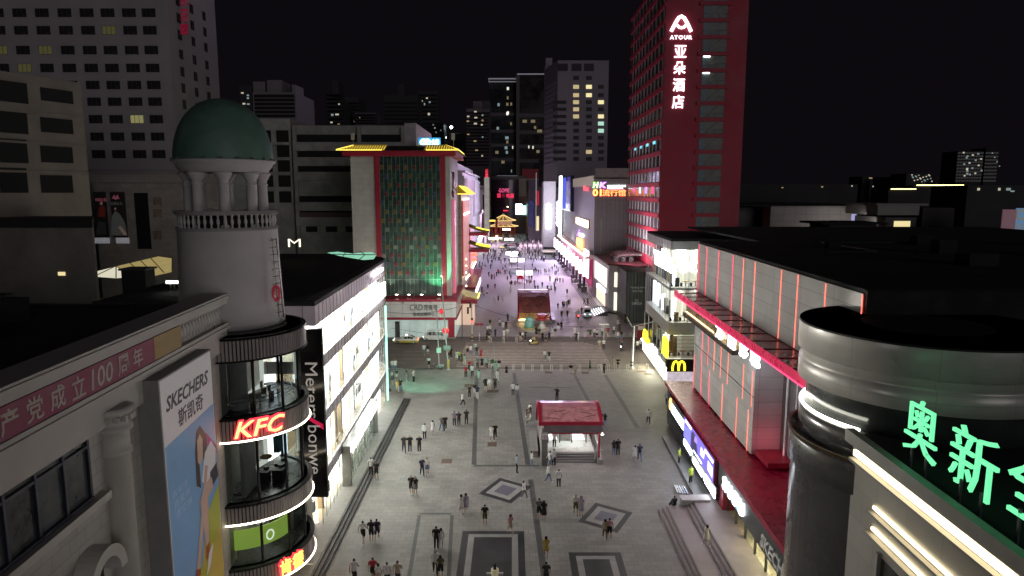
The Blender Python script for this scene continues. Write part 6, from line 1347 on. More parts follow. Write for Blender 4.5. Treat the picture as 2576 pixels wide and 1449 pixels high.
# ---- rounded electronics store that closes the street
T = thing('rounded_store', 'dark rounded store closing the street with pink and red neon lettering', 'building', (-8, 600, 0))
rg = M('rounded_store_glass', (.11, .08, .12), .25, .1, tile=(3, 3, (.03, .02, .03), .08), noise=.3, nscale=.06); RYd = 585.0
cx = YD(1272, 500, RYd).x; rr = 17.0; zt = YD(1265, 452, RYd).z
MB().lathe(cx, RYd + rr, [(rr, 0), (rr, zt)], 48).build('wall', rg, T); MB().lathe(cx, RYd + rr, [(0, zt + 3.2), (rr + 1.5, zt + 3.2), (rr + 1.5, zt + 3.1), (rr + 1.5, zt), (0, zt)], 48).build('cornice', M('grey_cornice', (.2, .18, .2), .5), T)
RWs = FW(RYd - .6)
u0, z0 = RWs.hit(1250, 451); u1, z1 = RWs.hit(1302, 441); MB().box(u0, u1, 590, 600, z0 + 1, z1).build('roof_sign_wall', M('pale_roof_sign', (.4, .38, .44), .5, 0, .08, (.8, .8, 1), noise=.6, nscale=.25), T)
S = thing('neon_sign', 'red pink neon latin word over red characters on the dark rounded store', 'sign', (cx, RYd - 2, 20)); nr = EM('neon_rose', (1, .04, .12), .8); np_ = EM('neon_pink', (1, .12, .3), .6)
text_px('GOME', RWs, ((1255, 484), (1281, 474)), .4, np_, S, off=.0, shear=.1, depth=.3)
text_px('国', RWs, ((1251, 497), (1259, 487)), .4, nr, S, depth=.3); text_px('美', RWs, ((1262, 497), (1270, 487)), .4, M('neon_rose_dim', (.1, .01, .03), .5, 0, .12, (1, .06, .2)), S, depth=.3); text_px('电器', RWs, ((1274, 498), (1293, 487)), .4, nr, S, depth=.3)
for k in range(5): p = YD(1267 + k * 2.6, 530, RYd - 1); MB().box(p.x - .35, p.x + .35, RYd - 1.2, RYd - .9, p.z - .4, p.z + .5).build('neon_dot', nr, T)
# ---- vertical red sign at left of it
S = thing('vertical_sign', 'slim red neon vertical sign left of the far dark tower', 'sign', (-20, 400, 20)); VS = FW(405.0)
for k, ch in enumerate('三汉宾馆'): text_px(ch, VS, ((1220.5, 431 + k * 5.3), (1228, 426.2 + k * 5.3)), .2, EM('red_led_far', (1, .06, .1), 1.0), S, off=.02, depth=.3)
MB().wbox(VS, VS.hit(1219.5, 440)[0], VS.hit(1229, 440)[0], -.4, .1, 0, VS.hit(1222, 420)[1]).build('board', M('dark_red_board', (.03, .008, .01), .5), S)
S = thing('advert_column', 'tall pale lit advert column beside the slim red neon sign', 'billboard', (-20, 395, 10)); VA = FW(398.0); a, z1 = VA.hit(1218, 446); b, z0 = VA.hit(1231, 500)
MB().wbox(VA, a, b, -.6, 0, 0, z1).build('panel', M('pale_advert', (.5, .48, .42), .5, 0, .12, (1, .95, .85), noise=.5, nscale=.12), S)
# ---- right flank at the end: beige block and bright screen
T = thing('beige_block', 'beige block with a brown band beyond the shopping hall, right of the rounded store', 'building', (20, 480, 0)); ZB_ = FW(470.0); a, b = ZB_.hit(1305, 500)[0], ZB_.hit(1335, 500)[0]
MB().box(a, b + 6, 470.02, 500, 0, ZB_.hit(1320, 449)[1]).build('wall', M('beige_far_wall', (.28, .245, .22), .6, noise=.1, nscale=.1), T); MB().box(a, b + 6, 469.6, 470.01, ZB_.hit(1320, 512)[1], ZB_.hit(1320, 494)[1]).build('band', M('brown_far_band', (.16, .09, .07), .6), T)
for q in (0, 1): MB().box(a + 2, a + 4, 469.3, 469.59, 3, 6).build('lamp_globe', EM('sign_white', (1, 1, 1), 4.0), T)
S = thing('neon_sign', 'small red neon emblem at the edge of the beige block', 'sign', (17, 440, 20)); c = YD(1331, 471, 440); MB().tube([c + Vector((-1.7, 0, -.6)), c + Vector((-.4, 0, 1.0)), c + Vector((.9, 0, -.2)), c + Vector((-.3, 0, -.9)), c + Vector((1.2, 0, -1.2))], .16, 5).build('tube', EM('red_led_far', (1, .06, .1), 1.0), S)
S = thing('led_screen', 'big cyan white led screen at ground level at the far right of the street', 'screen', (10, 455, 6)); ZS = FW(450.0); u0, z1 = ZS.hit(1297, 513); u1, z0 = ZS.hit(1325, 541)
MB().wbox(ZS, u0, (u0 + u1) / 2 + .6, .0, .5, z0 + .5, z1).build('screen', EM('screen_cyan_white', (.85, 1, 1), 3.0), S); MB().wbox(ZS, (u0 + u1) / 2 + .8, u1, .0, .5, z0 + .2, z1 - 1).build('screen', EM('screen_teal', (.4, .95, .9), 1.2), S); MB().wbox(ZS, u0 - .4, u1 + .4, -.5, -.01, 0, z1 + .4).build('frame', dgrey, S)
# ---- memorial gate with red posts
T = thing('street_gate', 'red posted memorial gate with golden lit eaves across the far left street', 'gate', (-20, 420, 0))
xs = [YD(p, 555, 418).x for p in (1206, 1219, 1249)]; gr = M('gate_red', (.33, .02, .02), .5, 0, .03, (1, .1, .05))
for x, h in zip(xs, (9.0, 11.5, 11.5)): MB().box(x - .7, x + .7, 417.5, 418.5, 0, h).build('post', gr, T); MB().box(x - .9, x + .9, 417.2, 418.8, .02, .9).build('lamp_globe', EM('gate_lamp', (1, .6, .4), 1.5), T)
MB().box(xs[0] + .7, xs[1] - .7, 417.6, 418.4, 7.0, 7.9).build('lit_eave', goldled, T); MB().box(xs[1] + .7, xs[2] - .7, 417.6, 418.4, 9.4, 10.3).build('lit_eave', goldled, T)
g = MB(); roofq(g, xs[0] - .6, xs[1] + .6, 416, 420, 8.2, 1.2, 1.2); roofq(g, xs[1] - .8, xs[2] + .9, 416, 420, 10.6, 1.4, 1.4); g.build('roof', M('dark_roof_tile', (.03, .025, .022), .6, noise=.2), T)
# ---- two tier pavilion
p = G(1266, 590); px_, py2 = p.x, p.y
T = thing('pavilion', 'round two tier pavilion with glowing golden eaves in the middle of the far street', 'pavilion', (px_, py2, 0)); k = py2 / 1700.0
def pz(y): return YD(1266, y, py2).z
rl = M('golden_lit_eave', (.5, .28, .05), .4, 0, .07, (1, .58, .16), noise=.35, nscale=.5)
rib = EM('golden_rib', (1, .72, .3), .6)
for (ya, yb, wa, wb, nm) in ((573, 565, 38 * k, 22 * k, 'roof'), (554, 541, 32 * k, 2 * k, 'roof')):
    g = MB(); r0, r1, z0, z1 = wa, wb, pz(ya) + (1.2 if ya > 560 else 0), pz(yb); g.lathe(px_, py2, [(r0, z0 - .3), (r0, z0), (r0 * .6 + r1 * .4, z0 + (z1 - z0) * .28), (r1, z1)], 12, sm=False); rf = g.build(nm, rl, T)
    g = MB()
    for q in range(12): a = R(q * 30); g.tube([(px_ + r0 * math.cos(a), py2 + r0 * math.sin(a), z0 + .1), (px_ + (r0 * .6 + r1 * .4) * math.cos(a), py2 + (r0 * .6 + r1 * .4) * math.sin(a), z0 + (z1 - z0) * .28 + .1), (px_ + r1 * math.cos(a), py2 + r1 * math.sin(a), z1 + .1)], .16, 4)
    g.tube([(px_ + r0 * math.cos(R(a)), py2 + r0 * math.sin(R(a)), z0) for a in range(0, 360, 15)], .16, 4, closed=True); g.build('golden_led_strip', rib, rf)
g = MB(); g.lathe(px_, py2, [(22 * k, pz(565)), (22 * k, pz(556))], 24); g.build('drum', M('pale_red_drum', (.4, .2, .15), .5, 0, .15, (1, .6, .4)), T)
for q in range(12): a = R(q * 30 + 15); MB().cyl(px_ + 30 * k * math.cos(a), py2 + 30 * k * math.sin(a), .4, 0, pz(571) + 1, 8).build('post', gr, T)
MB().cyl(px_, py2, .5, pz(541), pz(538) + .4, 8).build('finial', rl, T)
for q in (-1, 0, 1): p = G(1246 + q * 10, 604); MB().box(p.x - 1.6, p.x + 1.6, p.y, p.y + .4, .4, 1.5).build('stall_light', EM('stall_warm', (1, .88, .62), 2.2), T)
# ---- skyline towers, unlit
sky_m = M('skyline_dark', (.030, .029, .033), .8, noise=.15, nscale=.03); sky_f = M('skyline_faint', (.010, .010, .012), .8, noise=.1, nscale=.03); sky_m2 = M('skyline_grey', (.075, .07, .078), .8, noise=.15, nscale=.03); sdk = M('skyline_window', (.006, .006, .007), .4, noise=0)
s_l = [EM('skyline_lit_a', (1, .93, .7), .22), EM('skyline_lit_b', (.75, 1, .95), .10), EM('skyline_lit_c', (1, .75, .35), .14)]
def skytower(label, px0, px1, ytop, Y, mat, lits, grid=None, seed=1, name='skyline_tower', step=None):
    W = FW(Y); a, b = W.hit(px0, 300)[0], W.hit(px1, 300)[0]; z = W.hit(px0, ytop)[1]
    T = thing(name, label, 'building', ((a + b) / 2, Y + 10, 0)); g = MB(); g.box(a, b, Y + .02, Y + 26, 0, z)
    if step:
        for s0, s1, dz in step: g.box(a + (b - a) * s0, a + (b - a) * s1, Y + 2, Y + 20, z + .01, z + dz)
    g.build('wall', mat, T)
    if grid:
        nx, y0, y1, ny, w, h = grid; r = random.Random(seed); q = MB(); 
        for j in range(ny):
            for i in range(nx):
                u = a + (b - a) * (i + .5) / nx; zz = W.hit(px0, y0 + (y1 - y0) * j / max(1, ny - 1))[1]; q.wbox(W, u - w / 2, u + w / 2, .02, .1, zz - h / 2, zz + h / 2)
        q.build('window_grid', sdk, T)['kind'] = 'stuff'
    for (x, y, w, h, k) in lits:
        u, zz = W.hit(x, y); MB().wbox(W, u - w * .6, u + w * .6, .12, .3, zz - h * .6, zz + h * .6).build('lit_window', s_l[k], T)
    return T
skytower('pale residential tower with rows of little windows, left of the dark glass tower', 1173, 1230, 273, 420, M('residential_pale', (.15, .135, .15), .7, noise=.1, nscale=.05), [(1178, 293, 1.2, .7, 0), (1196, 281, 1.2, .7, 0), (1197, 296, 1.5, .7, 0), (1214, 290, .9, .8, 1), (1177, 305, 1.2, .7, 2), (1196, 311, 1.6, .8, 0), (1214, 303, .9, .8, 2), (1212, 314, .9, .8, 0), (1178, 338, 1.2, .6, 2), (1195, 355, 1.4, .7, 2), (1214, 345, .8, .7, 1), (1199, 378, 1.4, .6, 2), (1213, 392, .8, .8, 0)], (7, 285, 415, 17, 2.2, 1.4), 4, step=((.3, .7, 4.5),))
skytower('dark slab behind the pale residential tower', 1205, 1232, 254, 440, sky_m2, [(1222, 300, .7, .7, 1), (1222, 330, .7, .7, 1)], None)
skytower('dark cluster tower with lit windows above the parking block, leftmost of the cluster', 824, 862, 250, 520, sky_m, [(853, 262, 1.0, .7, 0), (836, 289, 1.5, 1.2, 1), (848, 288, 2.2, .9, 0), (834, 308, 1.4, .8, 0), (852, 312, 1.5, .4, 2)], (6, 240, 310, 8, 3, 1.6), 2, step=((.35, .75, 14),))
skytower('dark tower with two lit windows above the parking block, second of the cluster', 862, 905, 245, 560, sky_m, [(871, 276, 1.0, 1.0, 1), (872, 300, 1.0, .8, 0), (894, 304, 2.0, 1.2, 0)], (6, 260, 310, 7, 3, 1.6), 3)
skytower('low dark slab with faint rows of windows above the parking block', 892, 946, 283, 540, sky_m2, [(905, 296, .6, .5, 2)], (9, 290, 310, 4, 3, 1.4), 5)
skytower('dark tower half hidden behind the blue roof sign, left one of the pair', 968, 1052, 240, 560, sky_m, [(1040, 340, .9, .8, 1)], (8, 260, 340, 9, 3.4, 1.6), 6, step=((.4, .6, 9),))
skytower('dark tower with bright upper windows above the blue roof sign, right one of the pair', 1052, 1102, 229, 600, sky_m, [(1062, 254, .8, 1.0, 0), (1074, 247, 1.4, .9, 0), (1081, 257, 1.2, 1.2, 1), (1079, 287, 1.5, 1.6, 0), (1068, 262, .9, 1.6, 1)], (7, 240, 320, 9, 3.4, 1.6), 7)
skytower('bluish tower with small lights directly behind the blue roof sign', 1058, 1115, 308, 480, M('skyline_bluish', (.035, .042, .055), .7, noise=.2, nscale=.05), [(1090, 314, .7, .6, 1), (1094, 322, .7, .6, 0), (1097, 333, .6, .8, 1), (1109, 328, .6, .6, 1)], (8, 312, 360, 7, 2.6, 1.3), 8)
skytower('unfinished dark building below the bright crane lamp', 1132, 1172, 335, 500, M('skyline_teal', (.03, .038, .037), .8, noise=.3, nscale=.05), [], (6, 340, 400, 8, 3, 1.5), 9)
for px, py, e in ((1135, 320, 1.2), (1121, 346, .7)): p = YD(px, py, 498); MB().lathe(p.x, p.y, [(0, p.z - e), (e, p.z), (0, p.z + e)], 8).build('flood_lamp', EM('crane_lamp', (.85, 1, .95), 12)); o = COL.objects['flood_lamp']; o.name = 'crane_lamp'; tag(o, 'very bright white lamp high on the %s' % ('unfinished dark building, the upper of two' if py < 330 else 'unfinished dark building, the lower of two'), 'lamp')
skytower('slim dark tower with four bright lit windows right of the dome', 606, 636, 215, 380, sky_m, [(610, 234, 1.1, .6, 0), (624, 240, .9, .7, 1), (624, 247, .9, .7, 1), (614, 261, 1.2, .7, 0), (625, 262, 1.2, .6, 1)], None)
skytower('distant tower block with a lit window grid on the right skyline, tallest there', 2418, 2482, 380, 700, sky_f, [(2424 + (i * 7.3 % 50), 384 + (i * 13 % 62), 1.5, 1.2, i % 2) for i in range(16)] + [(2433, 424, 1.8, 1.4, 1), (2433, 430, 1.8, 1.4, 1), (2433, 437, 1.8, 1.4, 1)], (10, 385, 455, 10, 3, 1.8), 10)
skytower('distant tower with a faint outline, right of the lit window grid', 2488, 2520, 372, 760, sky_f, [(2488 + 8 + i * 6 % 20, 385 + i * 11 % 50, 1.1, 1, 1) for i in range(4)], (5, 385, 455, 9, 3, 1.8), 11)
skytower('distant low block dotted with small lit windows on the right skyline', 2292, 2346, 437, 620, sky_m, [(2294 + (i * 11 % 52), 440 + (i * 5 % 18), 1.0, .8, i % 2) for i in range(20)], None)
skytower('distant low block with a few lights left of the dotted block', 2245, 2290, 445, 640, sky_m, [(2258, 456, 1.2, 1, 0), (2265, 452, .8, 1, 1), (2278, 462, 1.2, 1, 1), (2252, 462, .8, 1, 0)], None)
skytower('distant tiny block with an orange lit top on the right skyline', 2180, 2200, 444, 660, sky_m, [(2190, 448, 2.6, 1, 2), (2196, 469, 1, 1, 0)], None)
skytower('distant roofline with scattered single lights at far right', 1870, 2170, 464, 520, sky_m, [(1968, 446 + 26, 1.0, .6, 2), (2068, 470, 1.2, .7, 2), (2143, 452 + 16, .8, .8, 0)], None)
S = thing('roof_edge_light', 'longer yellow light line along a roof on the right skyline', 'light', (180, 400, 30)); LY = FW(400.0)
yl = EM('yellow_roof_line', (1, .9, .3), 2.6); zb_l = LY.hit(2400, 466)[1]
MB().wbox(LY, LY.hit(2306, 466)[0], LY.hit(2424, 466)[0], 0, .3, zb_l - .22, zb_l + .28).build('line', yl, S); MB().wbox(LY, LY.hit(2300, 466)[0], LY.hit(2430, 466)[0], -20, -.02, 0, zb_l).build('wall', sky_m, S)
S = thing('roof_edge_light', 'shorter yellow light line along a lower roof on the right skyline', 'light', (170, 395, 28)); LY = FW(398.0); zb_l = LY.hit(2300, 475.5)[1]
MB().wbox(LY, LY.hit(2241, 475)[0], LY.hit(2304, 475)[0], 0, .3, zb_l - .2, zb_l + .24).build('line', yl, S); MB().wbox(LY, LY.hit(2236, 475)[0], LY.hit(2310, 475)[0], -20, -.02, 0, zb_l).build('wall', sky_m, S)
skytower('dark low block with three lit windows at the right edge of the skyline', 2450, 2600, 466, 300, sky_m, [(2461, 476, .9, .9, 0), (2513, 476, .8, .9, 0), (2536, 476, 1.6, .9, 1), (2546, 481, 1.4, .5, 1)], None)
# ================================================================== THINGS IN THE STREET
# ---- bollards
bol = M('pale_bollard', (.45, .44, .40), .5); S0 = thing('bollard', 'pale twin post bollard in the row between plaza and crossing', 'bollard', (0, 0, 0), group='bollards on the plaza side of the crossing')
g = MB(); g.cyl(-.13, 0, .055, 0, .95, 8); g.cyl(.13, 0, .055, 0, .95, 8); g.build('post', bol, S0, local=True); g = MB(); g.box(-.2, .2, -.07, .07, .951, 1.0); g.build('cap', bol, S0, local=True)
tree = [(c, []) for c in kids(S0)]
pts = [(1249, 928), (1310, 931), (1357.5, 931), (1395, 931), (1434, 931), (1470, 931), (1508, 931), (1555, 930), (1578, 930), (1602, 930), (1628, 930), (1339, 931), (1294, 931)]
pts = [(1249, 929), (1339, 934), (1363, 934), (1387, 934), (1411.5, 934), (1458.5, 934), (1482, 934), (1506.5, 934), (1530.5, 934), (1554, 933.5), (1578, 933.5), (1603, 933), (1628, 932), (1291, 932), (1316, 932)]
for i, p in enumerate(pts):
    q = G(*p)
    if i == 0: S0.location = q
    else: dup(S0, q, tree=tree)
far_b = [(1230, 860), (1267, 862), (1341, 862), (1437, 849), (1472, 849), (1510, 848), (1530, 848), (1549, 848), (1568, 848), (1587, 848), (1604, 847), (1234, 861), (1299, 862)]
for p in far_b: dup(S0, G(*p), label='pale twin post bollard in the row on the far side of the crossing', group='bollards on the far side of the crossing', tree=tree)
# ---- poles with lanterns and signs, left of the crossing
polem = M('grey_white_pole', (.42, .44, .42), .45, .2); ylw = M('yellow_band', (.5, .42, .04), .5)
def pole(name, label, base, top, r=.09, mat=polem):
    b = G(*base); z = YD(top[0], top[1], b.y).z; x1 = YD(top[0], top[1], b.y).x
    S = thing(name, label, name.replace('_', ' '), b); MB().tube([(b.x, b.y, 0), (x1, b.y, z)], [r * 1.1, r * .8], 10).build('pole', mat, S); MB().cyl(b.x, b.y, r * 2.2, .002, .12, 12).build('base', mat, S); return S, b, z
def lantern(label, px, py, Y, w):
    p = YD(px, py, Y); S = thing('red_lantern', label, 'lantern', p); rl_ = M('red_lantern_lit', (.5, .02, .04), .5, 0, .42, (1, .04, .06))
    MB().lathe(p.x, p.y, [(.1 * w, p.z - .42 * w), (.32 * w, p.z - .36 * w), (.5 * w, p.z - .15 * w), (.5 * w, p.z + .15 * w), (.32 * w, p.z + .36 * w), (.1 * w, p.z + .42 * w)], 14).build('globe', rl_, S)
    g = MB(); g.cyl(p.x, p.y, .16 * w, p.z + .42 * w, p.z + .5 * w, 10); g.cyl(p.x, p.y, .16 * w, p.z - .5 * w, p.z - .42 * w, 10); g.build('cap', M('gold_cap', (.5, .33, .05), .4, .4), S); g = MB(); g.tube([(p.x, p.y, p.z - .5 * w), (p.x, p.y, p.z - .85 * w)], .05, 4); g.build('tassel', M('gold_cap', (.5, .33, .05), .4, .4), S)
S, b, z = pole('lamp_post', 'thinner of two pale poles left of the crossing, carrying a mint sign box', (1105, 924), (1098, 771), .08)
MB().box(b.x - .35, b.x + .35, b.y - .2, b.y - .09, 2.4, 3.2).build('sign_box', M('mint_box', (.4, .62, .5), .4, 0, .1, (.5, 1, .8)), S)
S, b, z = pole('banner_pole', 'taller of two pale poles left of the crossing, yellow banded at its foot', (1128, 930), (1110, 697), .11)
for q in range(3): MB().cyl(b.x, b.y, .2, .3 + q * .5, .6 + q * .5, 10).build('band', ylw, S)
g = MB(); g.lathe(b.x - .15, b.y - .15, [(0, 3.1), (.55, 3.1), (.55, 3.9), (0, 3.9)], 18, sy=.12); g.build('round_sign', M('pale_round_sign', (.3, .38, .34), .4), S)
lantern('upper red lantern hanging on the pale poles left of the crossing', 1111, 783, 103.5, .85); lantern('lower red lantern hanging on the pale poles left of the crossing', 1121, 832, 104.5, 1.1)
S, b, z = pole('street_pole', 'thin pale pole standing at the left edge of the zebra crossing', (1244, 926), (1244, 870), .06)
S, b, z = pole('lamp_post', 'slim grey pole with camera arm by the jewellery shop', (1041, 849), (1041, 739), .09, M('mid_grey_pole', (.2, .2, .2), .5)); MB().tube([(b.x, b.y, z - .6), (b.x - 1.6, b.y - .2, z - 1.0)], .05, 5).build('arm', dgrey, S); MB().lathe(b.x - 1.9, b.y - .2, [(0, z - 2.1), (.3, z - 1.8), (.28, z - 1.4), (0, z - 1.2)], 10).build('camera', offwhite, S)
S, b, z = pole('lamp_post', 'tall thin pole with round lamp in front of the green tiled wall', (1112, 845), (1113, 697), .07); MB().lathe(b.x, b.y, [(0, z), (.3, z + .15), (0, z + .4)], 10).build('lamp_globe', EM('dim_globe', (1, .8, .7), .6), S)
S, b, z = pole('street_pole', 'dark slim pole at the right corner of the jewellery shop', (1163, 853), (1162, 760), .09, dgrey)
S, b, z = pole('street_pole', 'dark green post in front of the jewellery shop window', (1076, 849), (1076, 775), .1, M('green_grey_pole', (.07, .09, .08), .5))
# ---- traffic lights
def heads(S, x, y, z, n, lit=None, d=1):
    for k in range(n):
        zz = z - k * .42; g = MB(); g.box(x - .18, x + .18, y - .15, y + .15, zz - .19, zz + .19); h = g.build('signal_head', black, S)
        g = MB(); g.lathe(x, y - .16, [(0, 0), (.13, 0)], 12); g.v = [(x + (vx - x), y - .155, zz + (vy - (y - .16))) for vx, vy, vz in g.v]
        g.build('lens', EM('red_signal', (1, .03, .03), 9) if lit == k else M('dark_lens', (.03, .01, .01), .3), h)
S, b, z = pole('traffic_light', 'grey traffic light pole with stacked dark heads and red pedestrian light, left of crossing', (1188, 857), (1186, 762), .1)
for q in range(4): MB().cyl(b.x, b.y, .16, .2 + q * .4, .42 + q * .4, 10).build('band', ylw if q % 2 else black, S)
heads(S, b.x - .3, b.y - .1, z + .1, 3); heads(S, b.x - .75, b.y, z - 1.0, 3); heads(S, b.x, b.y - .2, 4.15, 2, 1)
S, b, z = pole('traffic_light', 'short pole with glowing red pedestrian light in the middle of the far pavement', (1454, 850), (1454, 806), .08); heads(S, b.x, b.y - .12, 4.35, 2, 0)
S, b, z = pole('traffic_light', 'tall pale mast with angled arm and signal heads right of the crossing', (1589, 926), (1595, 821), .17); 
MB().tube([(b.x, b.y, z - .3), (b.x - .9, b.y + .4, z + 1.4)], .09, 6).build('arm', polem, S); heads(S, b.x - 1.15, b.y + .3, z + 1.7, 3); MB().tube([(b.x, b.y, z), (b.x + 4.2, b.y + 1, z + .7)], .05, 6).build('arm', polem, S)
for q in range(2): MB().cyl(b.x, b.y, .24, .4 + q * .5, .6 + q * .5, 10).build('band', black, S)
S, b, z = pole('direction_sign', 'white finger post with cross boards on the far pavement', (1519, 856), (1519, 818), .06, white); MB().box(b.x - .9, b.x + .9, b.y - .05, b.y + .05, 2.9, 3.15).build('board', white, S); MB().box(b.x - .5, b.x + 1.0, b.y - .04, b.y + .06, 2.45, 2.65).build('board', offwhite, S)
S, b, z = pole('direction_sign', 'pale post with dark red name boards beside the left traffic light', (1206, 857), (1206, 815), .06); MB().box(b.x - .85, b.x + .0, b.y - .06, b.y + .06, 2.9, 3.3).build('board', maroon, S); MB().box(b.x + .02, b.x + .8, b.y - .06, b.y + .06, 2.9, 3.3).build('board', maroon, S)
p = G(1612, 862); S = thing('notice_board', 'dark red notice board on legs behind the pale mast', 'board', p); MB().box(p.x - .75, p.x + .65, p.y, p.y + .12, .6, 3.4).build('panel', maroon, S); MB().box(p.x - .6, p.x + .5, p.y - .03, p.y - .005, 2.4, 3.1).build('print', offwhite, S); g = MB(); g.cyl(p.x - .6, p.y + .06, .05, 0, .6, 6); g.cyl(p.x + .5, p.y + .06, .05, 0, .6, 6); g.build('leg', dgrey, S)
# cables across the street
def cable(label, a, b, sag=.8):
    pts = [a.lerp(b, t / 14) - Vector((0, 0, sag * 4 * (t / 14) * (1 - t / 14))) for t in range(15)]; o = MB().tube(pts, .03, 4).build('overhead_cable', black); tag(o, label, 'cable')
cable('upper thin cable sagging across the street from the left traffic light to the mast', YD(1170, 758, 128), YD(1580, 818, 112), 2.0)
cable('lower thin cable sagging across the street above the far pavement', YD(985, 825, 122), YD(1600, 850, 113), 1.5)
cable('thin cable strung in front of the jewellery shop sign', YD(975, 785, 124), YD(1165, 768, 126), .8)
# ---- twin light box street lamps down the middle
lbm = EM('lamp_box_white', (1, .98, .9), 5.5)
S0 = thing('street_lamp', 'twin white light box street lamp on a slim post down the middle of the street', 'street lamp', (0, 0, 0), group='twin box lamps along the street centre')
MB().tube([(0, 0, 0), (0, 0, 9.0)], [.12, .07], 8).build('post', M('bronze_post', (.09, .08, .06), .5, .3), S0, local=True)
for s in (-1, 1): MB().box(s * 1.15 - .85, s * 1.15 + .85, -.3, .3, 6.6, 7.5).build('light_box', lbm, S0, local=True); MB().box(min(0, s * 1.15), max(0, s * 1.15), -.05, .05, 7.6, 7.7).build('arm', dgrey, S0, local=True)
tree = [(c, []) for c in kids(S0)]; first = True
for (px, py) in ((1319.5, 686), (1302, 654), (1287.5, 637), (1280.7, 602), (1274, 577), (1271, 562)):
    Yd = 20.4 / math.tan(PIT + math.atan((py - CY) / FPX)); p = YD(px, py, Yd); p.z = 0
    if first: S0.location = p; first = False
    else: dup(S0, p, tree=tree)
# ---- centre furniture
p = G(1308, 711); S = thing('sculpture', 'red spiky sculpture on a pale round base in the street centre', 'sculpture', p)
MB().lathe(p.x, p.y, [(0, .35), (1.8, .35), (2.0, .0)], 20).build('base', M('pink_lit_base', (.5, .42, .46), .5), S)
g = MB(); r_ = random.Random(5); rs = M('sculpture_red', (.5, .01, .03), .35, 0, .06); c = p + Vector((0, 0, 1.7))
for k in range(46):
    d = Vector((r_.gauss(0, 1), r_.gauss(0, 1), r_.gauss(.1, .8))).normalized(); g.tube([c, c + d * r_.uniform(.7, 1.35)], [.32, .06], 6)
for a in (-60, -120, 60, 120, 0): g.tube([c, c + Vector((1.3 * math.cos(R(a)), 1.0 * math.sin(R(a)), -.6)), p + Vector((1.5 * math.cos(R(a)), 1.1 * math.sin(R(a)), .35))], [.16, .12, .07], 6)
g.build('figure', rs, S)
def kiosk(label, px, py, w, h, body, face, e):
    p = G(px, py); S = thing('kiosk', label, 'kiosk', p); MB().box(p.x - w / 2, p.x + w / 2, p.y, p.y + 2.2, 0.02, h).build('body', body, S); MB().box(p.x - w / 2 - .25, p.x + w / 2 + .25, p.y - .3, p.y + 2.4, h + .01, h + .25).build('roof', offwhite, S); MB().box(p.x - w / 2 + .2, p.x + w / 2 - .2, p.y - .06, p.y - .005, h * .35, h * .9).build('front', face, S); return S, p
lk = M('kiosk_pale', (.42, .42, .46), .5)
kiosk('white lit kiosk with bright front panel in the street centre, nearest of the row', 1293, 652, 3.6, 3.0, lk, EM('kiosk_front', (.9, 1, .98), 2.0), 1)
S, p = kiosk('white kiosk with a red rounded label in the street centre', 1287, 629, 4.4, 3.2, lk, M('kiosk_blue_white', (.5, .5, .6), .5, 0, .25, (.8, .85, 1)), 1); MB().box(p.x - 1.4, p.x + 1.4, p.y - .12, p.y - .07, 1.9, 2.7).build('label_panel', M('red_label', (.5, .05, .08), .5, 0, .3), S)
kiosk('lower glass kiosk with green awning behind the red sculpture', 1296, 690, 3.4, 2.0, M('kiosk_green_glass', (.2, .3, .3), .3), M('kiosk_dim', (.3, .36, .36), .4, 0, .1), 1)
kiosk('small pale kiosk between the second and third street lamps', 1291, 665, 3.2, 2.0, lk, M('kiosk_dim', (.3, .36, .36), .4, 0, .1), 1)
kiosk('snack stall with a warm counter in front of the pavilion', 1268, 625, 5.0, 1.2, M('buff_stall', (.4, .34, .24), .5), EM('stall_warm2', (1, .85, .55), .5), 1)
def shrub(label, px, py, h, w):
    p = G(px, py); S = thing('potted_tree', label, 'tree', p); MB().tube([(p.x, p.y, .45), (p.x + .1, p.y, h * .6)], [.1, .05], 6).build('trunk', M('bark', (.06, .045, .03), .8), S); MB().lathe(p.x, p.y, [(0, .02), (.6, .02), (.75, .5), (0, .5)], 12).build('planter', lk, S)
    g = MB(); r_ = random.Random(int(px))
    for k in range(240):
        d = Vector((r_.gauss(0, w * .4), r_.gauss(0, w * .4), h * .72 + r_.gauss(0, h * .17))); a = Vector((r_.gauss(0, 1), r_.gauss(0, 1), r_.gauss(0, 1))).normalized() * .24; b = a.orthogonal().normalized() * .13; q = p + d; g.face([q - a, q + b, q + a, q - b])
    g.build('crown', M('street_tree_leaves', (.045, .055, .03), .6, noise=.4, nscale=2), S)
shrub('bushy potted tree right of the kiosk with red label', 1301, 630, 3.6, 1.6); shrub('bushy potted tree beside the brightest kiosk', 1306, 655, 3.4, 1.5); shrub('potted tree left of the kiosk with red label', 1273, 630, 3.0, 1.4); shrub('dark potted tree between kiosks in the street centre', 1284, 645, 3.2, 1.5); shrub('small potted tree left of the snack stall', 1275, 600, 3.0, 1.5); shrub('yellow lit tree beside the far gate', 1241, 566, 8, 4); shrub('yellow lit tree right of the pavilion roof', 1283, 566, 8, 4)
p = G(1221, 612); S = thing('advert_column', 'slim white pillar standing alone at the left street steps', 'pillar', p); MB().box(p.x - .6, p.x + .6, p.y, p.y + .6, .0, 5.0).build('body', white, S); MB().box(p.x - .75, p.x + .75, p.y - .1, p.y + .7, 5.01, 5.2).build('cap', white, S)
S, b, z = pole('lamp_post', 'tall warm street lamp behind the pavilion', (1277, 566), (1277, 522), .16); MB().lathe(b.x, b.y, [(0, z), (.7, z + .5), (0, z + 1.0)], 8).build('lamp_globe', EM('warm_globe', (1, .75, .4), 6), S)
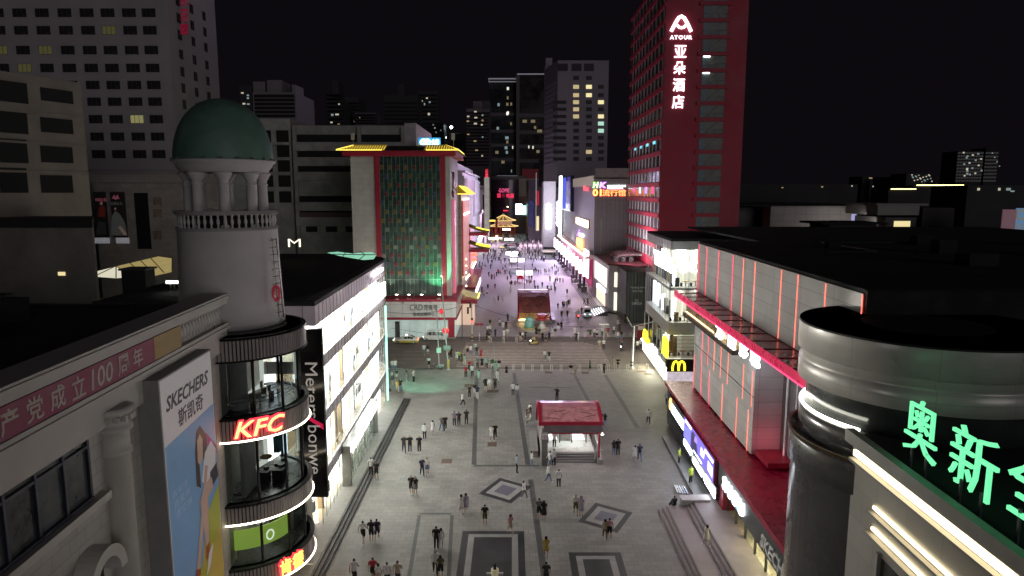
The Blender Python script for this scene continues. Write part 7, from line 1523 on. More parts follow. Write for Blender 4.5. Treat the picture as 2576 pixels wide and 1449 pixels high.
p = G(1376, 652); S = thing('street_canopy', 'buff canopy beside the steps at the lilac block', 'canopy', p); g = MB(); g.hexa([(p.x - 2, p.y - 2, 3.0), (p.x + 3.5, p.y - 2, 3.0), (p.x + 4, p.y + 5, 3.4), (p.x - 2, p.y + 5, 3.4), (p.x - 2, p.y - 2, 3.15), (p.x + 3.5, p.y - 2, 3.15), (p.x + 4, p.y + 5, 3.55), (p.x - 2, p.y + 5, 3.55)]); g.build('roof', M('buff_fabric', (.42, .36, .26), .6), S)
for dx, dy in ((-1.8, -1.8), (3.3, -1.8), (3.6, 4.6), (-1.8, 4.6)): MB().cyl(p.x + dx, p.y + dy, .06, 0, 3.05, 6).build('post', dgrey, S)
g = MB(); 
for k in range(6): x = 17.5 - .0 * k; g.box(15.4 + k * .5, 21, 305 + k * .2, 345, .14 * k + .43, .14 * k + .56)
g.build('terrace_steps', stone2, kind='structure')
# ---- subway entrance facing the plaza
sred = M('subway_red_frame', (.30, .012, .035), .4); sgl = M('subway_pink_glass', (.50, .20, .26), .15, .0, noise=.25, nscale=.8); spanel = M('subway_buff_panel', (.46, .20, .21), .3, noise=.25, nscale=1.2)
T = thing('subway_entrance', 'metro entrance with pink arched glass roof, red frame and white lit stairs, on the plaza', 'subway entrance', (6, 68, 0))
prof = [(66.9, 4.0), (67.5, 4.32), (68.2, 4.62), (69.2, 4.92), (70.2, 5.05), (71.2, 4.95), (72.6, 4.45), (74, 3.6), (75.2, 2.5), (76, 1.3)]
xa, xb = 2.75, 9.35
def arch_roof(T, prof, xa, xb, m1, m2, frame, k_split=3):
    g = MB()
    for i in range(len(prof) - 1):
        (y0, z0), (y1, z1) = prof[i], prof[i + 1]; g.hexa([(xa + .2, y0, z0 - .08), (xb - .2, y0, z0 - .08), (xb - .2, y1, z1 - .08), (xa + .2, y1, z1 - .08), (xa + .2, y0, z0), (xb - .2, y0, z0), (xb - .2, y1, z1), (xa + .2, y1, z1)], 0 if i >= k_split else 1)
    r = g.build('roof', [m1, m2], T)
    for x0, x1 in ((xa, xa + .32), (xb - .32, xb)):
        g = MB()
        for i in range(len(prof) - 1):
            (y0, z0), (y1, z1) = prof[i], prof[i + 1]; g.hexa([(x0, y0, z0 - .22), (x1, y0, z0 - .22), (x1, y1, z1 - .22), (x0, y1, z1 - .22), (x0, y0, z0 + .08), (x1, y0, z0 + .08), (x1, y1, z1 + .08), (x0, y1, z1 + .08)])
        g.build('roof_rib', frame, r)
    return r
rf = arch_roof(T, prof, xa, xb, sgl, spanel, sred)
# printed plum branches on the roof glass
rz = lambda y: next(z0 + (z1 - z0) * (y - y0) / (y1 - y0) for (y0, z0), (y1, z1) in zip(prof, prof[1:]) if y0 <= y <= y1)
g = MB(); r_ = random.Random(4)
for (x, y, a) in ((3.6, 67.4, .5), (5.2, 67.8, .4), (6.4, 67.3, -.2), (7.6, 67.6, .35), (8.3, 68.0, 2.6), (4.4, 68.4, .2)):
    P = [(x, y)]
    for k in range(6): a += r_.uniform(-.35, .35); x += .22 * math.cos(a); y = min(69.8, max(67, y + .12 * math.sin(a))); x = min(x, 8.9); P.append((x, y))
    g.tube([(px, py, rz(py) + .02) for px, py in P], .035, 4)
g.build('branch_print', M('plum_branch_print', (.13, .05, .05), .5), rf)
g = MB(); g.box(xa, xb, 66.78, 66.9, 3.68, 4.1); g.box(xa + .3, xb, 65.62, 65.72, 3.22, 3.32); g.build('roof_beam', sred, T)
g = MB(); g.hexa([(xa + .5, 65.7, 3.3), (xb - .1, 65.7, 3.3), (xb - .1, 66.8, 3.7), (xa + .5, 66.8, 3.7), (xa + .5, 65.7, 3.34), (xb - .1, 65.7, 3.34), (xb - .1, 66.8, 3.74), (xa + .5, 66.8, 3.74)]); g.build('front_glazing', M('subway_smoky_glass', (.09, .075, .08), .1, noise=.2), T)
MB().box(3.0, 3.6, 65.2, 65.75, .005, 3.4).build('pillar', M('subway_grey_stone', (.17, .165, .16), .5, tile=(.6, .5, (.1, .1, .1), .015), noise=.1), T)
PS = FW(65.19); MB().wbox(PS, 3.04, 3.56, .0, .05, 2.85, 3.38).build('logo_panel', white, T); g = MB(); g.tube([PS.p(3.3 + .19 * math.cos(R(a)), .06, 3.11 + .19 * math.sin(R(a))) for a in range(0, 360, 20)], .025, 4, closed=True); g.tube([PS.p(3.3, .06, 2.95), PS.p(3.3, .06, 3.27)], .025, 4); g.tube([PS.p(3.14, .06, 3.11), PS.p(3.46, .06, 3.11)], .025, 4); g.build('logo', M('logo_purple', (.25, .03, .12), .5), T)
MB().box(8.75, 8.95, 65.7, 65.95, .7, 3.25).build('post', sred, T)
whl = M('subway_white_floor', (.62, .64, .60), .3, noise=.06)
g = MB()
for k in range(4): g.box(3.62, 8.6, 66.1 + .32 * k, 77, .15 * k + (.001 if k else -.02), .15 * (k + 1))
g.build('step', M('subway_step_stone', (.2, .19, .19), .5, noise=.12), T)
MB().box(3.62, 8.6, 67.5, 76, .601, .62).build('floor', whl, T)
g = MB(); g.box(3.0, 3.2, 66, 76, .01, 2.2); g.box(9.05, 9.25, 66.3, 76, .01, 1.2); g.build('side_wall', M('subway_side_panel', (.30, .27, .26), .4), T)
g = MB(); g.box(3.4, 8.8, 74.6, 74.8, .62, 3.0); g.build('rear_wall', whl, T)
g = MB()
for x0, x1 in ((4.1, 5.0), (6.6, 7.9)): g.box(x0, x1, 71.0, 74.4, .621, .64)
g.build('escalator_light', EM('subway_white_light', (.95, 1, .96), 2.2), T)
g = MB(); g.box(5.2, 6.4, 70.6, 73.5, .63, 1.45); g.build('escalator', M('subway_escalator', (.28, .26, .25), .3, .5), T)
g = MB()
for x in (5.15, 6.45, 3.9, 8.0): g.tube([(x, 70.0, .65), (x, 70.0, 1.7), (x, 73.5, 1.7)], .06, 6)
g.build('handrail', black, T)
g = MB(); g.box(3.8, 8.4, 69.5, 70.3, 3.2, 3.26); g.build('ceiling_light', EM('subway_ceiling', (.9, 1, .95), 5), T)
g = MB(); g.hexa([(8.75, 65.6, 0.005), (9.3, 65.6, 0.005), (9.3, 67.6, .005), (8.75, 67.6, .005), (8.75, 65.6, .5), (9.3, 65.6, .5), (9.3, 67.6, 1.1), (8.75, 67.6, 1.1)]); g.build('ramp_wall', palestone, T)
g = MB(); g.tube([(9.0, 65.7, .5), (9.0, 65.7, 1.3), (8.85, 68.6, 1.75)], .035, 6); g.tube([(8.5, 66.2, .2), (8.5, 66.2, 1.1), (8.5, 68.4, 1.65)], .035, 6); g.build('handrail', steel, T)
MB().lathe(9.15, 65.75, [(0, 3.0), (.2, 3.12), (.2, 3.26), (0, 3.4)], 10).build('lamp_globe', EM('globe_dim', (1, .95, .9), .8), T)
S = thing('low_wall', 'low marble wall that people sit on, left of the plaza metro entrance', 'wall', (2.4, 70, 0)); MB().box(1.95, 2.7, 67.6, 73.5, 0, .62).build('block', M('low_wall_stone', (.22, .19, .18), .4), S); MB().box(1.9, 2.74, 67.5, 73.6, .621, .72).build('cap', palestone, S); MB().box(1.93, 1.949, 68, 69.5, .05, .55).build('vent', black, S)
# ---- second entrance seen from behind its arch
T = thing('subway_entrance', 'metro entrance with tall dark red arched roof beyond the crossing', 'subway entrance', (4.5, 145, 0))
prof2 = [(140.6, .9), (141.4, 2.0), (142.6, 3.05), (144.2, 3.95), (146.4, 4.7), (149, 5.25), (152.5, 5.5)]; x2a, x2b = 1.2, 8.2
rf = arch_roof(T, prof2, x2a, x2b, M('wine_red_roof_glass', (.30, .10, .095), .35, noise=.35, nscale=.5), M('glow_roof_glass', (.34, .18, .09), .3, 0, .05, (1, .55, .15), noise=.4, nscale=.9), sred, 1)  # lowest roof pane has the warm glow put into its colour
rz2 = lambda y: next(z0 + (z1 - z0) * (y - y0) / (y1 - y0) for (y0, z0), (y1, z1) in zip(prof2, prof2[1:]) if y0 <= y <= y1)
g = MB(); r_ = random.Random(8)
for k in range(12):
    x = r_.uniform(1.9, 5.5); y = r_.uniform(141.6, 151); a = r_.uniform(-.4, .4); P = [(x, y)]
    for q in range(6): a += r_.uniform(-.6, .6); x = min(7.6, x + .3 * math.cos(a)); y = min(152.3, max(141, y + .4 * math.sin(a))); P.append((x, y))
    g.tube([(px, py, rz2(py) + .03) for px, py in P], .05, 4)
for cx_, cy_, r0 in ((5.9, 146, .5), (6.6, 147.5, .55), (7.0, 145.2, .45), (6.2, 144.2, .5), (5.4, 144.8, .4)): g.tube([(cx_ + r0 * math.cos(R(a)), cy_ + 1.8 * r0 * math.sin(R(a)), rz2(cy_ + 1.8 * r0 * math.sin(R(a))) + .03) for a in range(0, 360, 30)], .05, 4, closed=True)
g.build('branch_print', M('dark_branch_print', (.05, .02, .02), .5), rf)
g = MB(); g.box(x2a + .3, 3.6, 140.2, 140.5, .70, .86); g.build('led_strip', EM('amber_strip', (1, .72, .28), 7), T)
g = MB(); g.box(x2a, x2b, 140.55, 141.0, .0, .68); g.box(x2a - .9, x2a - .3, 139.6, 150, 0, .7); g.box(x2b + .3, x2b + 1.0, 140.5, 150, 0, .7); g.build('side_wall', M('subway_side_panel', (.30, .27, .26), .4), T)
MB().box(x2a + .1, x2b - .1, 152.3, 152.5, 4.9, 5.4).build('roof_beam', sred, T); MB().box(x2a + .1, x2b - .1, 151.8, 152.28, 5.51, 5.56).build('ridge_light', EM('ridge_glow', (1, .8, .9), .9), T)
g = MB()
for x in (x2a + .2, x2b - .2):
    for y in (143.5, 148, 152): g.cyl(x, y, .12, 0, rz2(y) - .2, 8)
g.build('post', sred, T); MB().box(x2a + .25, x2a + .29, 142, 152, .7, 2.4).build('side_glazing', dglass, T); MB().box(x2b - .29, x2b - .25, 142, 152, .7, 2.4).build('side_glazing', dglass, T)
# display on a round stage in front of it (plain cup and drum shapes)
p = G(1348, 829); T = thing('display_stage', 'round stage with mint drum and red cup before the far metro entrance', 'display', p)
MB().lathe(p.x, p.y, [(0, .28), (2.6, .28), (2.75, .0)], 28).build('stage', M('stage_cream', (.5, .47, .38), .5), T)
q = p + Vector((-1.35, .3, .28)); MB().lathe(q.x, q.y, [(0, .28), (1.05, .281), (.95, 1.2), (.78, 2.3), (.6, 2.5), (0, 2.55)], 22).build('mint_drum', M('mint_painted', (.22, .50, .45), .4), T); MB().lathe(q.x, q.y, [(1.3, .281), (1.35, .4), (1.06, .45)], 22).build('yellow_ring', M('yellow_painted', (.5, .42, .06), .4), T)
q = p + Vector((1.3, .5, .28)); MB().lathe(q.x, q.y, [(0, .281), (.9, .281), (.55, .9), (.3, 1.3), (.2, 1.9), (0, 1.9)], 18).build('white_pedestal', white, T)
MB().lathe(q.x, q.y, [(0, 2.0), (1.35, 1.95), (1.5, 2.05), (.95, 2.1), (.7, 2.15), (1.0, 2.5), (1.12, 3.05), (1.0, 3.05), (0, 2.9)], 22).build('red_cup', M('red_glaze', (.42, .04, .05), .3), T); MB().tube([q + Vector((1.05 + .5 * math.sin(R(a)), 0, 2.35 + .35 * math.cos(R(a)) + 0.3)) for a in range(0, 181, 20)], .08, 6).build('cup_handle', white, T)
# little crossing clutter: litter bins and a fountain light at the bottom edge
p = G(1245, 1447, .02); T = thing('fountain_light', 'small pale yellow ground lamp in the dark square at the bottom edge', 'lamp', p); MB().cyl(p.x, p.y, .28, .013, .5, 10).build('body', M('pale_yellow_lamp', (.55, .5, .3), .4, 0, .1), T); MB().cyl(p.x, p.y, .12, .501, .9, 8).build('head', black, T); MB().box(p.x - .6, p.x + .6, p.y - .1, p.y + .1, .02, .2).build('bracket', offwhite, T)
# ---- vehicles
def car(name, label, loc, rz, L_=4.6, Wd=1.78, kind='sedan', body=(.6, .6, .58), low=None, extra=None):
    T = thing(name, label, 'van' if kind == 'van' else 'car', (0, 0, 0)); paintm = M(name + '_paint', body, .25, 0, noise=.05, spec=.6); lowm = M(name + '_lower', low or body, .3, 0, noise=.05)
    h2 = Wd / 2
    if kind == 'sedan': st = [(-.5, .55, .30, .66, .66, 0), (-.47, .80, .22, .78, .80, 0), (-.30, .97, .19, .88, .90, 0), (-.20, 1.0, .18, .92, .98, .86), (-.04, 1.0, .18, .93, 1.42, .72), (.18, 1.0, .18, .93, 1.44, .72), (.36, .99, .19, .92, 1.05, .84), (.46, .93, .24, .90, .94, 0), (.5, .66, .34, .76, .78, 0)]
    else: st = [(-.5, .72, .32, .74, .78, 0), (-.475, .9, .24, .95, 1.0, 0), (-.42, .98, .2, 1.02, 1.12, .86), (-.28, 1.0, .2, 1.04, 1.82, .80), (.1, 1.0, .2, 1.04, 1.92, .82), (.44, 1.0, .2, 1.04, 1.88, .80), (.49, .95, .26, 1.0, 1.5, .86), (.5, .9, .34, .9, 1.0, 0)]
    g = MB(); rings = []
    for x, w, zb, zm, zt, rw in st:
        hw = h2 * w; rwid = hw * (rw if rw else .96); X = x * L_
        rings.append([(X, -hw * .9, zb), (X, -hw, zb + .16), (X, -hw, (zb + zm) / 2 + .06), (X, -hw * .97, zm), (X, -rwid, zt), (X, rwid, zt), (X, hw * .97, zm), (X, hw, (zb + zm) / 2 + .06), (X, hw, zb + .16), (X, hw * .9, zb)])
    for i in range(len(rings) - 1):
        for k in range(9):
            mi = 1 if k in (0, 1, 7, 8) else 0; g.face([rings[i][k], rings[i][k + 1], rings[i + 1][k + 1], rings[i + 1][k]], mi, True)
        g.face([rings[i][9], rings[i][0], rings[i + 1][0], rings[i + 1][9]], 1)
    g.face(list(reversed(rings[0])), 0); g.face(rings[-1], 0); b = g.build('body', [paintm, lowm], T, local=True)
    wn = M('car_glass', (.02, .022, .026), .06, noise=0); i0 = 3 if kind == 'sedan' else 2
    def lerp(a, c, t): return tuple(a[j] + (c[j] - a[j]) * t for j in range(3))
    g = MB()
    spans = ((3, 4, .2, 1), (4, 5, .04, .48), (4, 5, .54, .98), (5, 6, .05, .7)) if kind == 'sedan' else ((2, 3, .25, 1), (3, 4, .06, .47), (3, 4, .53, .97), (4, 5, .05, .47), (4, 5, .53, .95))
    for a, c, t0, t1 in spans:
        for s in (3, 6):
            o = 4 if s == 3 else 5; lo0, lo1 = lerp(rings[a][s], rings[c][s], t0), lerp(rings[a][s], rings[c][s], t1); hi0, hi1 = lerp(rings[a][o], rings[c][o], t0), lerp(rings[a][o], rings[c][o], t1); sg = -.012 if s == 3 else .012
            q = [lerp(lo0, hi0, .08), lerp(lo1, hi1, .08), lerp(lo1, hi1, .86), lerp(lo0, hi0, .86)]; q = [(x, y + sg, z) for x, y, z in q]; g.face(q if s == 6 else q[::-1])
    g.build('side_window', wn, T, local=True)
    g = MB(); f = (3, 4) if kind == 'sedan' else (2, 3); r = (5, 6) if kind == 'sedan' else (5, 6)
    for (a, c) in (f, r):
        A, B_, C_, D_ = rings[a][4], rings[a][5], rings[c][5], rings[c][4]; m = lambda t, s: lerp(lerp(A, D_, t), lerp(B_, C_, t), s); q = [m(.08, .06), m(.08, .94), m(.9, .94), m(.9, .06)]; n = .015; dx = -.012 if a == f[0] else .012
        g.face([(x + dx, y, z + n) for x, y, z in q])
    g.build('windscreen', wn, T, local=True)
    ty = M('tyre_rubber', (.015, .015, .015), .8); rm = M('wheel_rim', (.5, .5, .5), .3, .7)
    for sx in (-.31, .32):
        for sy in (-1, 1):
            g = MB(); y0, y1 = sy * h2 * .99, sy * (h2 - .2); X = sx * L_
            ring = lambda rr, yy: [(X + rr * math.cos(R(a)), yy, .31 + rr * math.sin(R(a))) for a in range(0, 360, 20)]
            o, i = ring(.31, y0), ring(.31, y1); s_ = ring(.2, y0 + sy * .006)
            for k in range(18): j = (k + 1) % 18; g.face([o[k], o[j], i[j], i[k]], 0, True); g.face([o[k], o[j], s_[j], s_[k]], 0)
            wh = g.build('wheel', ty, T, local=True); g = MB(); s2 = ring(.19, y0 + sy * .008); g.face(s2)
            for k in range(5): a = R(k * 72); g.box(X + .1 * math.cos(a) - .03, X + .1 * math.cos(a) + .03, min(y0 + sy * .012, y0 + sy * .022), max(y0 + sy * .012, y0 + sy * .022), .31 + .1 * math.sin(a) - .03, .31 + .1 * math.sin(a) + .03)
            g.build('rim', rm, wh, local=True)
    for sy in (-1, 1):
        zl = .62 if kind == 'sedan' else .72; MB().box(-.505 * L_ + (.03 if kind != 'sedan' else .05), -.46 * L_, sy * h2 * .62 - .2, sy * h2 * .62 + .16, zl, zl + .15).build('headlight', EM('headlight', (.9, .95, 1), 9 if extra == 'bright' else 4), T, local=True)
        MB().box(.47 * L_, .504 * L_ - .02, sy * h2 * .68 - .16, sy * h2 * .68 + .14, .72, .88).build('tail_light', EM('tail_lamp', (1, .25, .08), 2.5), T, local=True)
    for sy in (-1, 1): MB().box(-.17 * L_, -.14 * L_, sy * (h2 + .0) if sy > 0 else -h2 - .2, sy * h2 + .2 if sy > 0 else -h2, .92, 1.05).build('wing_mirror', paintm, T, local=True)
    if extra == 'taxi':
        MB().box(-.02 * L_, .02 * L_ + .1, -.35, .35, 1.44, 1.6).build('roof_sign', EM('taxi_sign', (1, .85, .8), 1.6), T, local=True)
    if extra == 'bright':
        MB().box(-.16 * L_, -.08 * L_, -.6, .6, 1.9, 2.02).build('light_bar', offwhite, T, local=True)
    T.location = loc; T.rotation_euler = (0, 0, rz); return T
p = G(1021, 864); car('taxi', 'white over yellow taxi with roof sign driving left on the road', (p.x, p.y + .4, .002), 0.0, body=(.60, .60, .54), low=(.50, .40, .06), extra='taxi')
p = G(1092, 858); car('minivan', 'white minivan with long side windows behind the taxi', (p.x, p.y + .7, .002), 0.0, L_=4.1, Wd=1.6, kind='van', body=(.58, .57, .56))
p = G(1481, 800); car('patrol_van', 'pale blue white van with bright headlights parked by the lit steps', (p.x, p.y + 2.2, .002), R(82), L_=4.6, Wd=1.8, kind='van', body=(.52, .56, .62), extra='bright')
# ---- scooters with riders are built with the people below
# ================================================================== PEOPLE
skin = M('skin', (.42, .27, .20), .5, noise=.05)
CLO = {'w': ('white', (.62, .62, .61)), 'k': ('black', (.012, .012, .014)), 'n': ('navy', (.02, .025, .055)), 'g': ('grey', (.17, .17, .18)), 'r': ('red', (.33, .02, .04)), 'y': ('yellow', (.50, .38, .10)), 'p': ('pink', (.46, .28, .30)), 'm': ('mint', (.32, .45, .40)), 'o': ('olive', (.09, .10, .04)), 'b': ('blue denim', (.13, .18, .28)), 'e': ('beige', (.42, .36, .28)), 'l': ('lilac', (.36, .33, .42)), 't': ('brown', (.12, .08, .05)), 'v': ('lime', (.40, .55, .05)), 'd': ('dark grey', (.05, .05, .055)), 'u': ('purple grey', (.20, .15, .22)), 'q': ('green', (.04, .12, .05)), 'h': ('light blue', (.30, .42, .52)), 's': ('skin', (.42, .27, .20))}
CM = {k: M('cloth_' + v[0].replace(' ', '_'), v[1], .8, noise=.12, nscale=3) for k, v in CLO.items()}
HAIR = M('hair_black', (.012, .010, .010), .5, noise=.1); SHOE = M('shoe_white', (.55, .55, .54), .6, noise=.05); SHOEK = M('shoe_black', (.02, .02, .02), .5)

def skeleton(pose, f):
    sh = .165 if f else .19; hp = .085
    P = {}; P['pelvis'] = (0, .0, .93); P['waist'] = (0, 0, 1.07); P['chest'] = (0, .005, 1.27); P['neck0'] = (0, .01, 1.43); P['neck1'] = (0, -.005, 1.49); P['head0'] = (0, -.015, 1.56); P['head1'] = (0, -.008, 1.645)
    legs = {'l': [(.09, 0, .88), (.10, -.01, .49), (.105, .02, .085), (.115, -.14, .035)], 'r': [(-.09, 0, .88), (-.10, -.01, .49), (-.105, .02, .085), (-.115, -.14, .035)]}
    arms = {'l': [(sh, .01, 1.39), (sh + .05, .03, 1.12), (sh + .05, -.05, .89), (sh + .045, -.075, .83)], 'r': [(-sh, .01, 1.39), (-sh - .05, .03, 1.12), (-sh - .05, -.05, .89), (-sh - .045, -.075, .83)]}
    if pose.startswith('walk'):
        s = 1 if pose == 'walk' else -1
        a, b = ('l', 'r') if s > 0 else ('r', 'l'); x = .09 * s
        legs[a] = [(x, -.01, .88), (x * 1.08, -.17, .51), (x * 1.08, -.27, .11), (x * 1.15, -.43, .09)]
        legs[b] = [(-x, .01, .88), (-x * 1.08, .05, .49), (-x * 1.08, .31, .16), (-x * 1.15, .21, .035)]
        sx = sh * s; arms[a] = [(sx, .01, 1.39), (sx * 1.25, .15, 1.14), (sx * 1.25, .20, .91), (sx * 1.22, .19, .84)]; arms[b] = [(-sx, .01, 1.39), (-sx * 1.25, -.06, 1.13), (-sx * 1.2, -.24, .96), (-sx * 1.15, -.30, .92)]
    if pose == 'phone': arms['r'] = [(-sh, .01, 1.39), (-sh - .06, .0, 1.12), (-sh + .06, -.24, 1.16), (-sh + .09, -.28, 1.2)]
    if pose == 'fold': arms = {'l': [(sh, .01, 1.39), (sh + .07, -.04, 1.13), (.02, -.2, 1.15), (-.05, -.2, 1.17)], 'r': [(-sh, .01, 1.39), (-sh - .07, -.04, 1.13), (-.03, -.23, 1.19), (.04, -.23, 1.2)]}
    if pose == 'point': arms['r'] = [(-sh, .01, 1.39), (-sh - .24, -.1, 1.28), (-sh - .42, -.2, 1.42), (-sh - .47, -.23, 1.47)]
    if pose == 'head': arms['l'] = [(sh, .01, 1.39), (sh + .24, .0, 1.42), (sh - .02, -.08, 1.62), (sh - .07, -.08, 1.62)]
    if pose in ('sit', 'ride'):
        d = -.42
        sft = lambda p: (p[0], p[1], p[2] + d)
        P = {k: sft(v) for k, v in P.items()}; arms = {k: [sft(v) for v in w] for k, w in arms.items()}
        for k, s in (('l', 1), ('r', -1)): legs[k] = [(.09 * s, -.02, .50), (.13 * s, -.42, .50), (.13 * s, -.44, .09), (.13 * s, -.58, .035)]
        if pose == 'ride':
            for k, s in (('l', 1), ('r', -1)): arms[k] = [(sh * s, .0, .97), (sh * s * 1.35, -.12, .74), (.28 * s, -.42, .72), (.28 * s, -.48, .72)]; legs[k] = [(.09 * s, -.02, .50), (.16 * s, -.40, .52), (.15 * s, -.36, .16), (.15 * s, -.50, .12)]
        else:
            for k, s in (('l', 1), ('r', -1)): arms[k] = [(sh * s, .0, .97), (sh * s * 1.3, -.08, .70), (.13 * s, -.28, .60), (.12 * s, -.34, .59)]
    return P, legs, arms
BODY = {}
def body_data(pose, f):
    if (pose, f) in BODY: return BODY[(pose, f)]
    P, legs, arms = skeleton(pose, f); V = []; E = []; Rd = []; SEG = []
    def add(p, r): V.append(Vector(p)); Rd.append(r if isinstance(r, tuple) else (r, r)); return len(V) - 1
    def seg(a, b, lab): E.append((a, b)); SEG.append((a, b, lab))
    pe = add(P['pelvis'], (.15 if not f else .155, .11)); wa = add(P['waist'], (.135 if not f else .115, .10)); ch = add(P['chest'], (.165 if not f else .145, .115)); n0 = add(P['neck0'], (.075, .065)); n1 = add(P['neck1'], .05); h0 = add(P['head0'], (.072, .088)); h1 = add(P['head1'], (.070, .085))
    seg(pe, wa, 'torso'); seg(wa, ch, 'torso'); seg(ch, n0, 'torso'); seg(n0, n1, 'neck'); seg(n1, h0, 'head'); seg(h0, h1, 'head')
    ns = add((P['head0'][0], P['head0'][1] - .105, P['head0'][2] + .0), .012); seg(h0, ns, 'head')
    fwd = Vector((0, -1, 0))
    for k, s in (('l', 1), ('r', -1)):
        a = legs[k]; i = [add(a[0], .088), add(a[1], .058), add(a[2], .04), add(a[3], (.042, .03))]
        seg(pe, i[0], 'hip'); seg(i[0], i[1], 'thigh'); seg(i[1], i[2], 'shin'); seg(i[2], i[3], 'foot')
        a = arms[k]; i = [add(a[0], .056), add(a[1], .042), add(a[2], .028), add(a[3], (.034, .02))]
        seg(ch, i[0], 'torso'); seg(i[0], i[1], 'uarm'); seg(i[1], i[2], 'farm'); seg(i[2], i[3], 'hand')
        d = (Vector(a[3]) - Vector(a[2])).normalized(); side = Vector((s, 0, 0)); side = (side - d * side.dot(d)); side = side.normalized() if side.length > .1 else Vector((0, 1, 0)); oth = d.cross(side).normalized()
        for q, ln in ((-1.5, .062), (-.5, .076), (.5, .08), (1.5, .07)):
            j = add(Vector(a[3]) + d * ln * .55 + oth * q * .017 - side * .004, .0085); m = add(Vector(a[3]) + d * ln + oth * q * .019 - side * .02, .007); seg(i[3], j, 'hand'); seg(j, m, 'hand')
        t = add(Vector(a[2]).lerp(Vector(a[3]), .6) + oth * -.045 + d * .015 - side * .012, .009); seg(i[3], t, 'hand')
    me = bpy.data.meshes.new('sk'); me.from_pydata(V, E, []); o = bpy.data.objects.new('sk', me); COL.objects.link(o)
    md = o.modifiers.new('s', 'SKIN'); md.use_smooth_shade = True
    sv = me.skin_vertices[0].data
    for k, r in enumerate(Rd): sv[k].radius = r; sv[k].use_root = (k == 0)
    ss = o.modifiers.new('u', 'SUBSURF'); ss.levels = 1; ss.render_levels = 1
    dg = bpy.context.evaluated_depsgraph_get(); m2 = bpy.data.meshes.new_from_object(o.evaluated_get(dg))
    vs = [v.co.copy() for v in m2.vertices]; fs = [tuple(p.vertices) for p in m2.polygons]; nr = [v.normal.copy() for v in m2.vertices]
    bpy.data.objects.remove(o); bpy.data.meshes.remove(me); bpy.data.meshes.remove(m2)
    reg = []; tt = []
    for fc in fs:
        c = sum((vs[k] for k in fc), Vector()) / len(fc); best = (9, None, 0)
        for a, b, lab in SEG:
            A, B_ = V[a], V[b]; d = B_ - A; t = max(0, min(1, (c - A).dot(d) / max(d.length_squared, 1e-9))); rr = max(Rd[a]) * (1 - t) + max(Rd[b]) * t; e = ((c - (A + d * t)).length) / (rr + .02)
            if e < best[0]: best = (e, lab, t)
        reg.append(best[1]); tt.append(best[2])
    BODY[(pose, f)] = (vs, fs, nr, reg, tt, P, legs); return BODY[(pose, f)]
def part_faces(bd, want, off):
    vs, fs, nr, reg, tt, P, legs = bd; use = [i for i in range(len(fs)) if want(reg[i], tt[i], sum((vs[k] for k in fs[i]), Vector()) / len(fs[i]))]
    mp = {}; V = []; F = []
    for i in use:
        f = []
        for k in fs[i]:
            if k not in mp: mp[k] = len(V); V.append(vs[k] + nr[k] * off)
            f.append(mp[k])
        F.append(tuple(f))
    return V, F
def skirt_geo(bd, ln, wide):
    vs, fs, nr, reg, tt, P, legs = bd; p, w = Vector(P['pelvis']), Vector(P['waist']); kn = (Vector(legs['l'][1]) + Vector(legs['r'][1])) / 2; dirn = (kn - p).normalized(); V = []; F = []; n = 14
    rows = [(w, .135, .105), (p, .175, .14), (p + dirn * ln * .5, .2 * wide, .18 * wide), (p + dirn * ln, .24 * wide, .22 * wide)]
    for c, a, b in rows:
        for k in range(n): t = 2 * math.pi * k / n; V.append(c + Vector((a * math.cos(t), b * math.sin(t), 0)))
    for r in range(3):
        for k in range(n): j = (k + 1) % n; F.append((r * n + k, r * n + j, (r + 1) * n + j, (r + 1) * n + k))
    F.append(tuple(3 * n + k for k in range(n))); return V, F
GEO = {}
